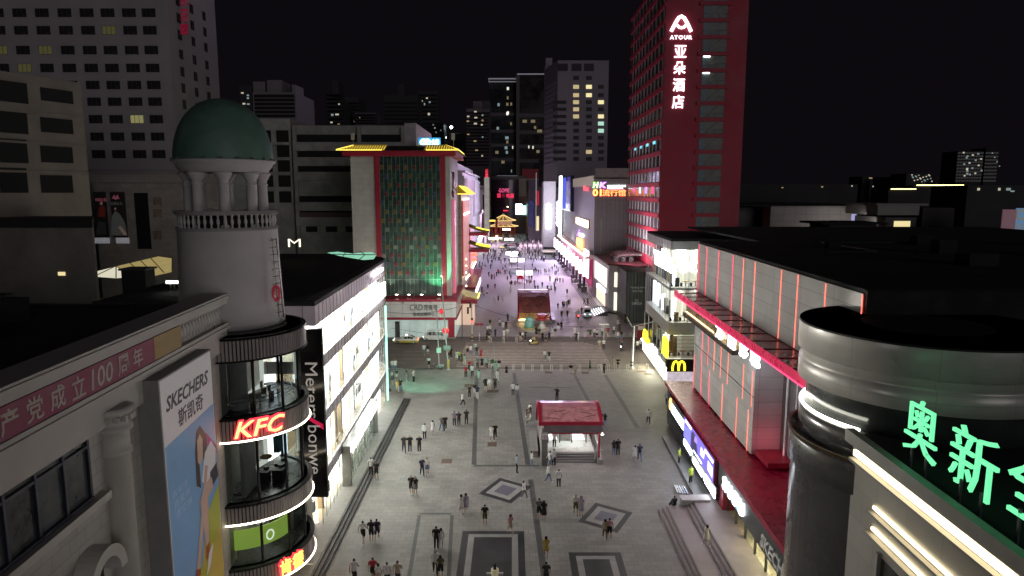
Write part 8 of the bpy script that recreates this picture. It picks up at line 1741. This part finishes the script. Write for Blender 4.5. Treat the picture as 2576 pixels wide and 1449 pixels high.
def pieces(pose, f, top, bot, hair):
    """body, hair and clothing geometry for one figure"""
    key = (pose, f, top, bot, hair)
    if key in GEO: return GEO[key]
    bd = body_data(pose, f); P = bd[5]; zc = P['waist'][2]; out = {}
    out['body'] = (bd[0], bd[1], [1 if r == 'foot' or (r == 'shin' and t > .93) else 0 for r, t in zip(bd[3], bd[4])])
    hz = P['head0'][2]
    hf = part_faces(bd, lambda r, t, c: r == 'head' and (c.z > hz + .075 or (c.y > P['head0'][1] + .012 and c.z > hz - .06)), .018)
    V, F = hf
    if hair == 'long':
        n = len(V); cx, cy = P['head0'][0], P['head0'][1]; rows = [(hz + .06, .09, .06), (hz - .06, .095, .055), (hz - .2, .10, .045), (hz - .34, .06, .03)]
        V = list(V)
        for z, a, b in rows:
            for k in range(8): t = 2 * math.pi * k / 8; V.append(Vector((cx + a * math.cos(t), cy + .055 + b * math.sin(t), z)))
        F = list(F)
        for r in range(3):
            for k in range(8): j = (k + 1) % 8; F.append((n + r * 8 + k, n + r * 8 + j, n + (r + 1) * 8 + j, n + (r + 1) * 8 + k))
        F.append(tuple(n + 24 + k for k in range(8)))
    out['hair'] = (V, F)
    dress = bot == 'dress'; zlow = P['pelvis'][2] - (.06 if not dress else 0)
    arm = {'tee': .75, 'long': 9, 'vest': -1}[top]
    tf = part_faces(bd, lambda r, t, c: (r in ('torso', 'hip', 'thigh') and c.z > zlow and not (r == 'thigh' and t > .2)) or (r == 'uarm' and t < arm) or (arm > 5 and r == 'farm'), .02)
    if dress:
        V, F = tf; sv, sf = skirt_geo(bd, .42, 1.0); n = len(V); tf = (list(V) + sv, list(F) + [tuple(n + k for k in q) for q in sf]); out['dress'] = tf
    else:
        out['top'] = tf
        if bot == 'skirt': out['skirt'] = skirt_geo(bd, .30, .95)
        else:
            lim = 9 if bot == 'trousers' else .35
            out[bot] = part_faces(bd, lambda r, t, c: (r in ('hip', 'thigh') or (r == 'torso' and c.z < zc)) and not (lim < 1 and r == 'thigh' and t > .95) or (r == 'shin' and lim > 5 and t < .93), .014)
            if bot == 'shorts': out[bot] = part_faces(bd, lambda r, t, c: r in ('hip', 'thigh') and not (r == 'thigh' and t > .9) or (r == 'torso' and c.z < zc), .022)
    GEO[key] = out; return out
MESHES = {}
def mesh_of(name, V, F, mats, mi=None):
    me = bpy.data.meshes.new(name); me.from_pydata([tuple(v) for v in V], [], F); me.polygons.foreach_set('use_smooth', [True] * len(F))
    if mi: me.polygons.foreach_set('material_index', mi)
    for m in mats: me.materials.append(m)
    me.update(); return me
def setmat(o, i, m): o.material_slots[i].link = 'OBJECT'; o.material_slots[i].material = m
def person(loc, rz, label, pose='stand', f=False, top='tee', tc='w', bot='trousers', bc='k', hair='short', sc=1.0, group=None, simple=False, hm=None, shoe=None):
    key = (pose, f, top, bot, hair, simple); pc = pieces(pose, f, top, bot, hair)
    low = [k for k in pc if k not in ('body', 'hair', 'top')][0]
    if key not in MESHES:
        if simple:
            V = []; F = []; mi = []
            for i, k in enumerate(('body', 'hair', 'top', low)):
                if k not in pc: continue
                q = pc[k]; n = len(V); V += list(q[0]); F += [tuple(n + a for a in ff) for ff in q[1]]; mi += ([0 if z == 0 else 4 for z in q[2]] if k == 'body' else [i] * len(q[1]))
            MESHES[key] = mesh_of('person', V, F, [skin, HAIR, CM['w'], CM['k'], SHOE], mi)
        else:
            MESHES[key] = {k: mesh_of(k, q[0], q[1], [skin, SHOE] if k == 'body' else [CM['w']], q[2] if k == 'body' else None) for k, q in pc.items()}
    if simple:
        o = bpy.data.objects.new('person', MESHES[key]); COL.objects.link(o); setmat(o, 2, CM[tc]); setmat(o, 3, CM[tc if bot == 'dress' else bc])
    else:
        o = bpy.data.objects.new('person', MESHES[key]['body']); COL.objects.link(o)
        if shoe: setmat(o, 1, shoe)
        for k in pc:
            if k == 'body': continue
            c = bpy.data.objects.new(k, MESHES[key][k]); COL.objects.link(c); c.parent = o; setmat(c, 0, (hm or HAIR) if k == 'hair' else CM[tc] if k in ('top', 'dress') else CM[bc])
    o.location = loc; o.rotation_euler = (0, 0, rz); sc *= 1.12; o.scale = (sc, sc, sc); tag(o, label, 'person', group); return o
prand = random.Random(21)
BOT = {'t': 'trousers', 's': 'shorts', 'k': 'skirt', 'd': 'dress'}; POS = {'s': 'stand', 'w': 'walk', 'v': 'walk2', 'p': 'phone', 'f': 'fold', 'o': 'point', 'h': 'head', 'i': 'sit'}
cA = lambda x, y: (644 + x / 2, 724.5 + y / 2); cB = lambda x, y: (968.5 + x / 7.314, 842.7 + y / 7.314); cC = lambda x, y: (1308.2 + x / 7.061, 779.9 + y / 7.061); cD = lambda x, y: (1288 + x / 2, 724.5 + y / 2); cE = lambda x, y: (1169.7 + x / 7.2, 691.8 + y / 7.2)
def folk(conv, rows, z=0.0):
    """x,y of the feet | pose, m/f, top colour, bottom kind + colour, hair | heading | label"""
    for r in rows.strip().split('\n'):
        xy, code, head, label = [q.strip() for q in r.split('|')]; x, y = map(float, xy.split(','))
        hm = None; c = code.split(); f = c[1] == 'f'; top = 'long' if len(c[2]) > 1 and c[2][1] == 'l' else 'vest' if len(c[2]) > 1 else 'tee'
        p = G(*conv(x, y), z); 
        if z == 0 and p.x < -13.3 and p.y < 87: p.z = min(3, int((-13.32 - p.x) / .3) + 1) * .14
        person(p, R(float(head)), label, POS[c[0]], f, top, c[2][0], BOT[c[3][0]], c[3][1], 'long' if len(c) > 4 and c[4] == 'l' else 'short', prand.uniform(.95, .99) if f else prand.uniform(1.0, 1.06), shoe=SHOEK if prand.random() < .3 else None)
folk(cA, '''
540,1282|w m w sk|170|man in white tee and black shorts, leftmost of three walking away by the left steps
582,1278|s m k sk|175|man in black tee and black shorts, middle of three walking away by the left steps
610,1272|v m n sn|185|man in navy tee and shorts, rightmost of three walking away by the left steps
497,1488|w m w tk|180|man in white tee at the bottom edge near the left steps
590,1480|w m r sk|180|man in red football shirt at the bottom edge
618,1500|s f w ke l|180|woman in white top beside the red football shirt at the bottom edge
662,1505|s m w tk|175|man in white printed tee at the bottom edge, right of the red football shirt
715,1500|w m e tk|180|man in beige tee, rightmost of the group at the bottom edge
903,1440|w m wl tk|10|man in white shirt and black trousers, upper of two near the dark square's left side
930,1462|s f o sk l|180|woman in olive top and black shorts at the bottom, left of the big dark square
908,1316|s m k tk|175|man in black beside a woman in white, left of the big dark square
932,1313|s f w tw l|180|woman all in white beside the man in black, left of the big dark square
1033,1136|w f w dw l|190|long haired woman in white dress walking away, left of the upper diamond
1056,1131|v f l dl l|190|woman in lilac dress beside the woman in white dress, left of the upper diamond
1152,1195|s m k so|180|man in black tee and olive shorts alone below the upper diamond
1280,1240|w f p ke l|200|woman in pinkish top walking at the corner of the big dark square
782,1040|s m k sk|0|man in black tee and black shorts arm in arm with woman in grey skirt
803,1042|s f k kg l|0|woman in black top and grey skirt arm in arm with man in black shorts
836,946|w m n tn|20|man in navy tee and dark trousers walking with woman in blue skirt
862,941|v f w kb l|10|woman in white top and blue skirt beside man in navy
745,829|w m d tn|15|leftmost of three men in dark clothes walking side by side
775,829|s m k tk|10|middle of three men in dark clothes walking side by side
822,829|s m k tk|5|rightmost of three men in dark clothes walking side by side
849,763|s m wl tk|180|man in white shirt and black trousers, back turned, above three dark dressed men
890,739|s f w dw l|185|small woman in white dress, above and right of three dark dressed men
934,722|w m g tb|30|man in grey tee leaning towards a man in black, left of the three standing men
952,722|v m k tk|10|man in black tee beside the man in grey tee, left of the three standing men
998,696|s m u tk|180|man in purple grey tee, leftmost of three standing with backs turned
1021,698|s m k tk|180|man in black, middle of three standing with backs turned
1059,690|s m k tk|180|man in black tee, rightmost of three standing with backs turned
1184,768|w f w sw l|0|woman in white top with light shorts near the upper rusty paving cover
1203,765|v m k tk|0|man in black tee right beside the upper rusty paving cover
1040,597|w m w tk|80|man in white tee striding sideways across the plaza below the green light
1074,555|s f k tk l|0|woman in black crop top and black trousers left of two men in dark tees
1102,547|s m k sw|180|man in black tee behind the man in navy tee, below the bollards
1113,559|w m n tw|180|man in navy tee and white trousers below the bollards
580,958|s m w tk|-170|man in white tee standing on the left steps
607,963|s m k sk|175|man in black jersey and shorts standing on the left steps''')
folk(cB, '''
720,368|w m w tg|170|man in white vest and grey jeans walking away on the road below the taxi
790,372|v f kl kw l|175|woman in black top and white shorts walking away on the road below the taxi
808,612|w m w sk|180|man in white tee and black shorts alone on the near side of the road
135,662|s f w tb l|20|woman in white shirt by the green lit corner of the glass store, nearest the glass
190,672|w m w tb|20|man in white shirt right of a woman by the green corner of the glass store
135,905|w m g sd|0|man in grey tee close to the corner of the glass store
215,850|s f k kp l|0|small woman in black top and pink skirt close to the corner of the glass store
400,852|s m k tg|100|man in black tee and grey trousers facing the man in the pink shirt
530,882|o m p tk|60|man in pink shirt raising his arm near the green light on the paving
235,1058|w f y te l|10|woman in yellow top and beige trousers standing in the green light
290,1052|v m k tb|0|man in black tee and blue jeans standing in the green light
1180,432|w f y kk l|200|woman in yellow top and black skirt behind the yellow banded pole
1215,437|s m k tk|0|man in black right of the yellow banded pole
1322,482|s f w dw l|180|woman in white dress left of the lime shirt at the zebra's left edge
1365,477|w f v tk l|180|woman in lime top at the left edge of the zebra crossing
1412,545|s f t dt l|185|woman in brown patterned dress at the left edge of the zebra crossing
1465,552|w f m tw l|190|woman in mint top and white trousers at the left edge of the zebra crossing
1520,377|w m e sk|0|man in beige striped top and black shorts on the left part of the zebra
1575,377|s f w tb l|0|woman in white tee beside the man with striped top on the zebra
1660,335|v m m tb|180|man in mint tee walking on the left part of the zebra
1690,402|s m k tb|0|man in black printed tee on the left part of the zebra
1765,442|w f r dr l|0|woman in red dress on the left part of the zebra
1550,672|w f r tk l|0|woman in dark red top and black trousers among the crowd at the bollards
1605,645|s f p tp l|0|woman in pink patterned outfit among the crowd at the bollards
1487,792|s m r tk|0|man in bright red tee and black trousers just past the bollards
1605,777|s m w tk|180|man in white tee and black trousers right of the bright red tee
1705,625|w m g tk|0|man in grey tee and black trousers at the lower edge of the zebra
1785,618|s f k dk l|0|woman in short black dress at the lower edge of the zebra
1870,627|w m h tk|0|man in pale blue tee and black trousers at the lower edge of the zebra
1975,635|s m ql tw|0|man in green jacket and white trousers at the lower edge of the zebra
1735,855|s f m dm l|180|long haired woman in pale mint dress with her back turned below the bollards
2035,692|w f m dm l|180|woman in mint dress at the bollards right of the green jacket
2100,662|s m k sw|180|man in black tee and white shorts at the bollards right of the green jacket
1980,792|s f g tg l|180|woman in grey patterned outfit below the bollards
2070,852|w f wl tw l|185|woman all in white walking below the bollards
2235,772|s f d kk l|180|woman in dark top and skirt alone between two bollards
1850,1018|w m kl sk|0|man in open black shirt and black shorts, leftmost of three abreast
1930,1032|s m wl se|0|person in oversized white shirt, middle of three abreast
2025,1012|v m d tk|0|man in black and white top, rightmost of three abreast
2355,1122|s m w tk|180|man in white tee and black trousers walking away beside a long haired woman
2435,1132|w f wl tg l|180|long haired woman in white top and grey jeans beside the man in white tee''')
folk(cC, '''
440,897|s f w tg l|0|woman in white top and light trousers in the middle of the zebra
515,912|w f k tw l|0|woman in black top and white trousers in the middle of the zebra
900,1177|w m k sw|0|man in black tee and white shorts stepping past the bollards beside a woman in cream
980,1182|v f e te l|0|woman in cream top beside the man in black tee at the bollards
1240,1087|s f q dq l|90|figure in dark green coat at the lower edge of the zebra
1440,1152|w m w tw|0|man all in white stepping off the zebra beside a man in black
1485,1142|s m k tk|0|man in black stepping off the zebra beside a man in white
1650,1035|w f e te l|0|woman in beige top and trousers at the right end of the zebra
1740,1058|f m k tk|0|man in black tee with hands on hips at the right end of the zebra
1405,702|w m w se|0|man in white tee and beige shorts on the right part of the zebra
1485,703|s m w tk|0|man in white tee and black trousers on the right part of the zebra
1000,572|w m k tk|0|man in black tee waiting in front of the middle red light
968,470|p m w sw|0|man in white tee looking at a phone by the middle red light
1028,545|s f w tw l|0|woman all in white by the middle red light
400,573|w m k tk|180|man in black printed tee at the top edge of the zebra
455,582|s f g kk l|180|woman in grey tee and black skirt at the top edge of the zebra
520,562|v m k tk|175|man in black striding at the top edge of the zebra
295,472|s f k dk l|180|woman in long black dress beside the display stage
340,498|s m k sg|180|man in black tee and grey shorts beside the display stage
95,542|f m k tk|20|man in black with folded arms left of the yellow scooter rider
40,547|s f w kk l|0|woman in white top left of the man with folded arms
8,548|s m k te|0|man in black tee and beige trousers left of the woman in white top
675,382|s m k sw|180|man in black tee and white shorts right of the display stage
735,367|s m k tk|180|tall man in black right of the display stage
575,453|w f m kw l|180|woman with mint top and white skirt right of the display stage
625,492|s m k se|180|man in black with beige shorts right of the display stage
1090,380|s m p sg|0|man in pinkish tee right of the middle red light
1210,500|s m q se|180|man in dark green tee at the far bollards
1245,500|s m d sd|180|man in dark grey at the far bollards
1320,492|s m wl tk|180|man in white shirt and black trousers at the far bollards
1365,505|s f w kk l|180|woman in white top and black skirt at the far bollards
1460,468|s m w tk|0|man in white tee left of the finger post
1520,512|s f e de l|0|woman in beige dress right of the finger post
1560,460|w m r td|0|man in red tee right of the finger post
1665,442|w m w tk|0|man in white tee and black trousers waiting far right of the finger post
1738,548|s f w tb l|0|woman in white top and pale jeans at the far bollards
1800,548|s m k sb|0|man in black tee at the far bollards near the pale mast
1735,420|s m g sg|0|man in grey tee behind the woman in pale jeans
1768,400|s m k tk|0|man in black behind the woman in pale jeans
1735,300|s f w kw l|180|woman with long dark hair and white top behind the far bollards
2085,722|w m w tk|180|man in white tee and black trousers beside the notice board
2140,702|v m w td|180|man in white tee and dark trousers right of the notice board''')
folk(cD, '''
226,572|h m k tk|170|man in black alone with a hand at his head behind the plaza metro entrance
447,696|s m u td|0|man in dark printed tee at the right of the plaza metro roof
467,702|w f k tb l|180|woman in black top and blue jeans at the right of the plaza metro roof
686,686|w m w tk|180|man in white tee and black trousers walking alone on the right of the plaza
512,846|s f k tb l|180|woman in black top and jeans beside the man in black, right of the metro steps
533,846|s m k tk|180|man in black tee and trousers beside a woman in jeans, right of the metro steps
618,873|s f w dw l|180|woman in white dress beside the man in navy tee, right of the metro steps
642,873|w m n tb|180|man in navy tee and jeans beside the woman in white dress
100,904|s f wl tb l|100|woman in white shirt and jeans holding up a phone left of the metro pillar
25,931|s m h tk|90|man in pale blue tee and black trousers left of the metro entrance
190,906|w f wl tb l|-60|woman in white top and jeans walking to the metro steps
210,897|s m w tk|180|man in white tee and black trousers on the lowest metro step
182,981|w m wl tb|70|man in white shirt and jeans walking sideways below the metro steps
235,1006|s m w tk|180|man in white tee and black trousers below the metro steps
60,1063|w f w tg l|60|woman in white top and grey trousers striding over the upper diamond
137,1166|s m g sk|180|man in pale grey top and black shorts beside a woman in black dress
161,1169|s f k dk l|180|woman in black dress beside the man in black shorts
320,1141|w m w so|0|man in white tee and olive shorts above the lower diamond
348,1146|s f l dl l|0|woman in white lilac dress above the lower diamond
467,1266|w f e tt l|180|woman in beige top and brown trousers standing on the lower diamond
490,1266|s m p sk|180|man in pale pink tee and black shorts standing on the lower diamond
171,1361|w f y ky l|180|woman in yellow dress between the two dark squares
172,1500|s m d tk|180|dark haired person cut by the bottom edge below the yellow dress
840,891|s m v tk|60|worker in lime vest nearest to the violet advertising screen
897,992|s m v tk|30|worker in lime vest with cap by the shop doorstep''')
folk(cD, '213,806|s m wl tk|0|man in white shirt walking out of the metro entrance', .61)
folk(cD, '978,1300|w f w dw l|200|woman in white dress climbing the right-hand steps', .9)
folk(cD, '780,592|s m h tn|0|person in pale blue by the small steps at the restaurant corner')
p = G(*cD(816, 1120)); person((p.x, p.y, 0.0), R(200), 'person all in black crouching against the stone block by the right-hand steps', 'sit', False, 'long', 'k', 'trousers', 'k')
for (px, py, hd, f, tc, bc, lb) in ((1343, 1040, -60, True, 'w', 'k', 'long haired woman in white top sitting on the low wall, farthest of four'), (1349, 1047, -80, False, 'k', 't', 'person in black sitting on the low wall, second from the far end'), (1344, 1065, -70, True, 'e', 'e', 'woman in beige sitting on the low wall, third from the far end'), (1352, 1068, -100, False, 'm', 'g', 'man in pale mint shirt sitting on the low wall, nearest of four')):
    p = G(px, py, .3); person((min(2.25, p.x + .1), p.y, .25), R(hd), lb, 'sit', f, 'tee', tc, 'trousers', bc, 'long' if f else 'short')
# staff seen behind the bay's glass
p = G(625, 1226, 7.17); person((p.x, p.y, 7.17), R(150), 'staff member in white shirt inside the middle storey of the glass bay', 'phone', False, 'tee', 'w', 'trousers', 'k')
# scooters and riders
def scooter(loc, rz, label, rider, tc, bcol, lit=2.0):
    S = thing('scooter', label, 'scooter', (0, 0, 0)); bm_ = M('scooter_' + label.split()[0], bcol, .35, 0, noise=.05); tyre = M('tyre_rubber', (.015, .015, .015), .8)
    for y in (-.62, .62):
        g = MB(); g.tube([(0, y + .22 * math.cos(R(a)), .27 + .22 * math.sin(R(a))) for a in range(0, 360, 24)], .055, 6, closed=True); g.cyl(0, y, .05, .24, .3, 6); g.build('wheel', tyre, S, local=True)
    g = MB(); g.hexa([(-.16, -.12, .3), (.16, -.12, .3), (.14, .7, .38), (-.14, .7, .38), (-.13, -.02, .66), (.13, -.02, .66), (.13, .78, .72), (-.13, .78, .72)]); g.hexa([(-.15, -.42, .24), (.15, -.42, .24), (.15, -.1, .24), (-.15, -.1, .24), (-.15, -.42, .3), (.15, -.42, .3), (.15, -.1, .3), (-.15, -.1, .3)]); g.hexa([(-.16, -.56, .3), (.16, -.56, .3), (.16, -.42, .26), (-.16, -.42, .26), (-.13, -.48, .92), (.13, -.48, .92), (.13, -.42, .9), (-.13, -.42, .9)]); g.build('body', bm_, S, local=True)
    MB().box(-.13, .13, .0, .7, .72, .79).build('saddle', black, S, local=True); g = MB(); g.tube([(-.32, -.42, 1.0), (0, -.48, .96), (.32, -.42, 1.0)], .02, 6); g.tube([(0, -.48, .96), (0, -.6, .3)], .03, 6); g.build('handlebar', dgrey, S, local=True); MB().lathe(0, -.56, [(0, .76), (.09, .8), (.09, .9), (0, .94)], 10).build('headlight', EM('scooter_light', (.9, .95, 1), 8), S, local=True)
    S.location = loc; S.rotation_euler = (0, 0, rz); d = Matrix.Rotation(rz, 3, 'Z') @ Vector((0, .2, .31)); person(Vector(loc) + d, rz, rider, 'ride', False, 'long', tc, 'trousers', 'k')
p = G(1342, 868); scooter((p.x, p.y, 0), R(-75), 'yellow delivery scooter crossing the zebra with its headlight on', 'delivery rider in yellow jacket on the scooter crossing the zebra', 'y', (.45, .36, .04))
p = G(1564, 882); scooter((p.x, p.y, 0), R(-25), 'dark scooter with small headlight right of the zebra', 'rider in dark clothes on the scooter right of the zebra', 'd', (.04, .04, .05))
# cargo tricycle by the pale poles
p = G(1100, 929); S = thing('cargo_tricycle', 'grey cargo tricycle parked at the foot of the pale poles', 'tricycle', p)
for dx, dy in ((-.75, 0), (.55, -.35), (.55, .35)): MB().tube([(p.x + dx + .3 * math.cos(R(a)), p.y + dy, .33 + .3 * math.sin(R(a))) for a in range(0, 360, 24)], .035, 5, closed=True).build('wheel', black, S)
MB().box(p.x + .15, p.x + 1.0, p.y - .32, p.y + .32, .4, .75).build('cargo_box', M('greenish_box', (.25, .33, .29), .5), S); g = MB(); g.tube([(p.x - .75, p.y, .33), (p.x - .55, p.y, .95), (p.x - .45, p.y - .25, 1.0)], .03, 5); g.tube([(p.x - .6, p.y, .7), (p.x - .1, p.y, .4), (p.x + .3, p.y, .4)], .03, 5); g.tube([(p.x - .1, p.y, .4), (p.x - .05, p.y, .8)], .03, 5); g.build('frame', steel, S); MB().box(p.x - .2, p.x + .1, p.y - .1, p.y + .1, .8, .87).build('saddle', black, S)
# ---- people further up the street (too small to tell apart one by one)
def far_folk(conv, s, where, grp):
    for q in s.split():
        x, y, c = q.split(','); tc = c[0]; bk, bc = (c[1], c[2]) if len(c) > 2 else (prand.choice('tts'), prand.choice('kkdbg')); f = bk in 'kd' or prand.random() < .35
        if bk == 'd': lb = 'pedestrian in a %s dress %s' % (CLO[tc][0], where)
        else: lb = 'pedestrian in %s top and %s %s %s' % (CLO[tc][0], CLO[bc][0], BOT[bk], where)
        p = G(*conv(float(x), float(y)))
        if p.y > 196 and p.x < -12.7: p.x = -12.3 + prand.random()
        person(p, R(prand.choice((0, 180)) + prand.uniform(-25, 25)), lb, prand.choice(('stand', 'walk', 'walk2', 'stand')), f, 'tee', tc, BOT[bk], bc, 'long' if f else 'short', prand.uniform(.95, 1.05), grp, simple=True)
far_folk(cE, '415,275,ksd 545,265,ksg 305,328,ttk 340,402,wtb 400,385,wsk 822,335,wte 525,548,wtw 605,495,gsd 668,515,wtw 455,962,kte 487,958,ete 630,942,wtk 775,850,dtk 745,1000,ktd 802,1010,pte 690,1002,wsw 405,1205,ktk 435,1215,kse 408,1080,wtk 455,1070,wtk 550,1140,ntn 705,1155,wsw 768,1140,wse 1000,1190,kse 1290,1110,kdk', 'left of the far metro entrance', 'pedestrians at the left of the crossing end of the street')
far_folk(cE, '770,112,kdk 485,88,ktk 535,88,ptk 830,92,dtd 820,198,wsk 845,208,ktk 908,208,psp 1160,95,dsd 1207,90,ktk 1120,182,dsk 1165,185,psd 1195,180,wsk 1255,200,gtk 1400,236,ntn 1270,292,ktk 1318,292,ktk 1495,302,ksk 1520,352,rse 1562,312,wkk 1630,318,ksk 1540,122,ptk 1640,162,ktk 1675,142,wsk 1720,152,ntn 1775,152,ede 1615,222,wtk 1850,368,oso 1685,635,dtk 1770,612,ktb 1800,615,wsk 1840,602,wtb 1870,582,ktk 1900,562,wdw 1750,782,ktk 1855,782,ktk 2020,800,wtk 2055,772,wdw 2112,722,ktk 2160,545,gtk 1935,170,ktk 1958,172,wtk 2225,545,ttk', 'near the far metro entrance', 'pedestrians around the far metro entrance')
cF = lambda x, y: (1182.4 + x / 8.23, 540.9 + y / 8.23)
far_folk(cF, '245,606,k 225,592,k 320,586,w 385,566,k 545,560,g 605,546,k 650,546,k 540,662,w 600,712,w 295,682,l 425,792,k 485,762,w 510,802,n 540,782,w 665,802,k 700,782,k 225,802,k 275,872,k 280,932,w 235,892,r 200,932,k 335,922,w 385,852,n 415,852,w 475,872,w 525,972,n 550,892,w 595,872,k 440,1002,w 200,1052,k 230,1132,w 300,1092,w 320,1082,w 250,1142,p 710,982,k 735,982,k 800,972,w 730,1092,w 765,1192,w 680,1182,k 725,1242,k 390,1282,k 440,1330,p 455,1342,k 500,1332,p 550,1282,k 600,1252,r 635,1232,p 820,1262,k 1265,972,n 1330,962,w 1380,962,w 1290,1092,n 1320,1192,w 1350,1182,k 1375,1212,k 1415,1242,n 1465,1242,p 1550,1212,k 1580,1212,w 1625,1202,w 1655,1202,w 1700,1162,k 1750,1112,n 1790,1132,w 1825,1192,w 1760,1272,g 1785,1272,k 1655,1372,p 1220,1332,k 1275,1342,k', 'in the lavender-lit street', 'pedestrians on the lavender-lit middle of the street')
far_folk(cF, '975,482,k 1030,512,w 1055,522,k 1100,542,k 1145,562,k 1165,492,w 1195,502,w 1080,462,k 1085,642,k 1105,652,k 1195,642,k 1075,752,k 1100,702,r 1140,742,w 1230,722,k 1185,782,p 1330,782,w 1360,782,w 1410,782,w 1440,782,e 1270,792,w 1300,662,n 1510,812,w 260,452,w 300,402,w 320,482,k 350,492,k 380,432,w 420,442,w 460,422,w 520,462,e 1045,292,k 1060,272,k 435,402,w 475,392,w', 'in front of the pavilion', 'pedestrians in the far part of the street')
V = []; F = []; mi = []; pc = MESHES[[k for k in MESHES if k[-1]][0]]
r_ = random.Random(9); src_v = [v.co.copy() for v in pc.vertices]; src = [(tuple(p.vertices), p.material_index) for p in pc.polygons if True]
crowd = MB()
for k in range(360):
    px, py = r_.choice(((r_.gauss(1245, 25), r_.uniform(604, 690)), (r_.uniform(1320, 1372), r_.uniform(600, 660)), (r_.uniform(1212, 1330), r_.uniform(566, 604)), (r_.uniform(1200, 1250), r_.uniform(560, 580)), (r_.uniform(1205, 1262), r_.uniform(566, 592)), (r_.uniform(1290, 1325), r_.uniform(558, 592)))); p = G(px, py); c = r_.randrange(3)
    crowd.lathe(p.x, p.y, [(.05, 0), (.16, .05), (.17, .85), (.24, 1.05), (.22, 1.38), (.08, 1.46), (.11, 1.58), (.02, 1.72)], 7, mi=c)
o = crowd.build('distant_crowd', [CM['k'], CM['d'], CM['w']]); tag(o, 'dense distant crowd in the far street around the gate and pavilion', 'crowd'); o['kind'] = 'stuff'
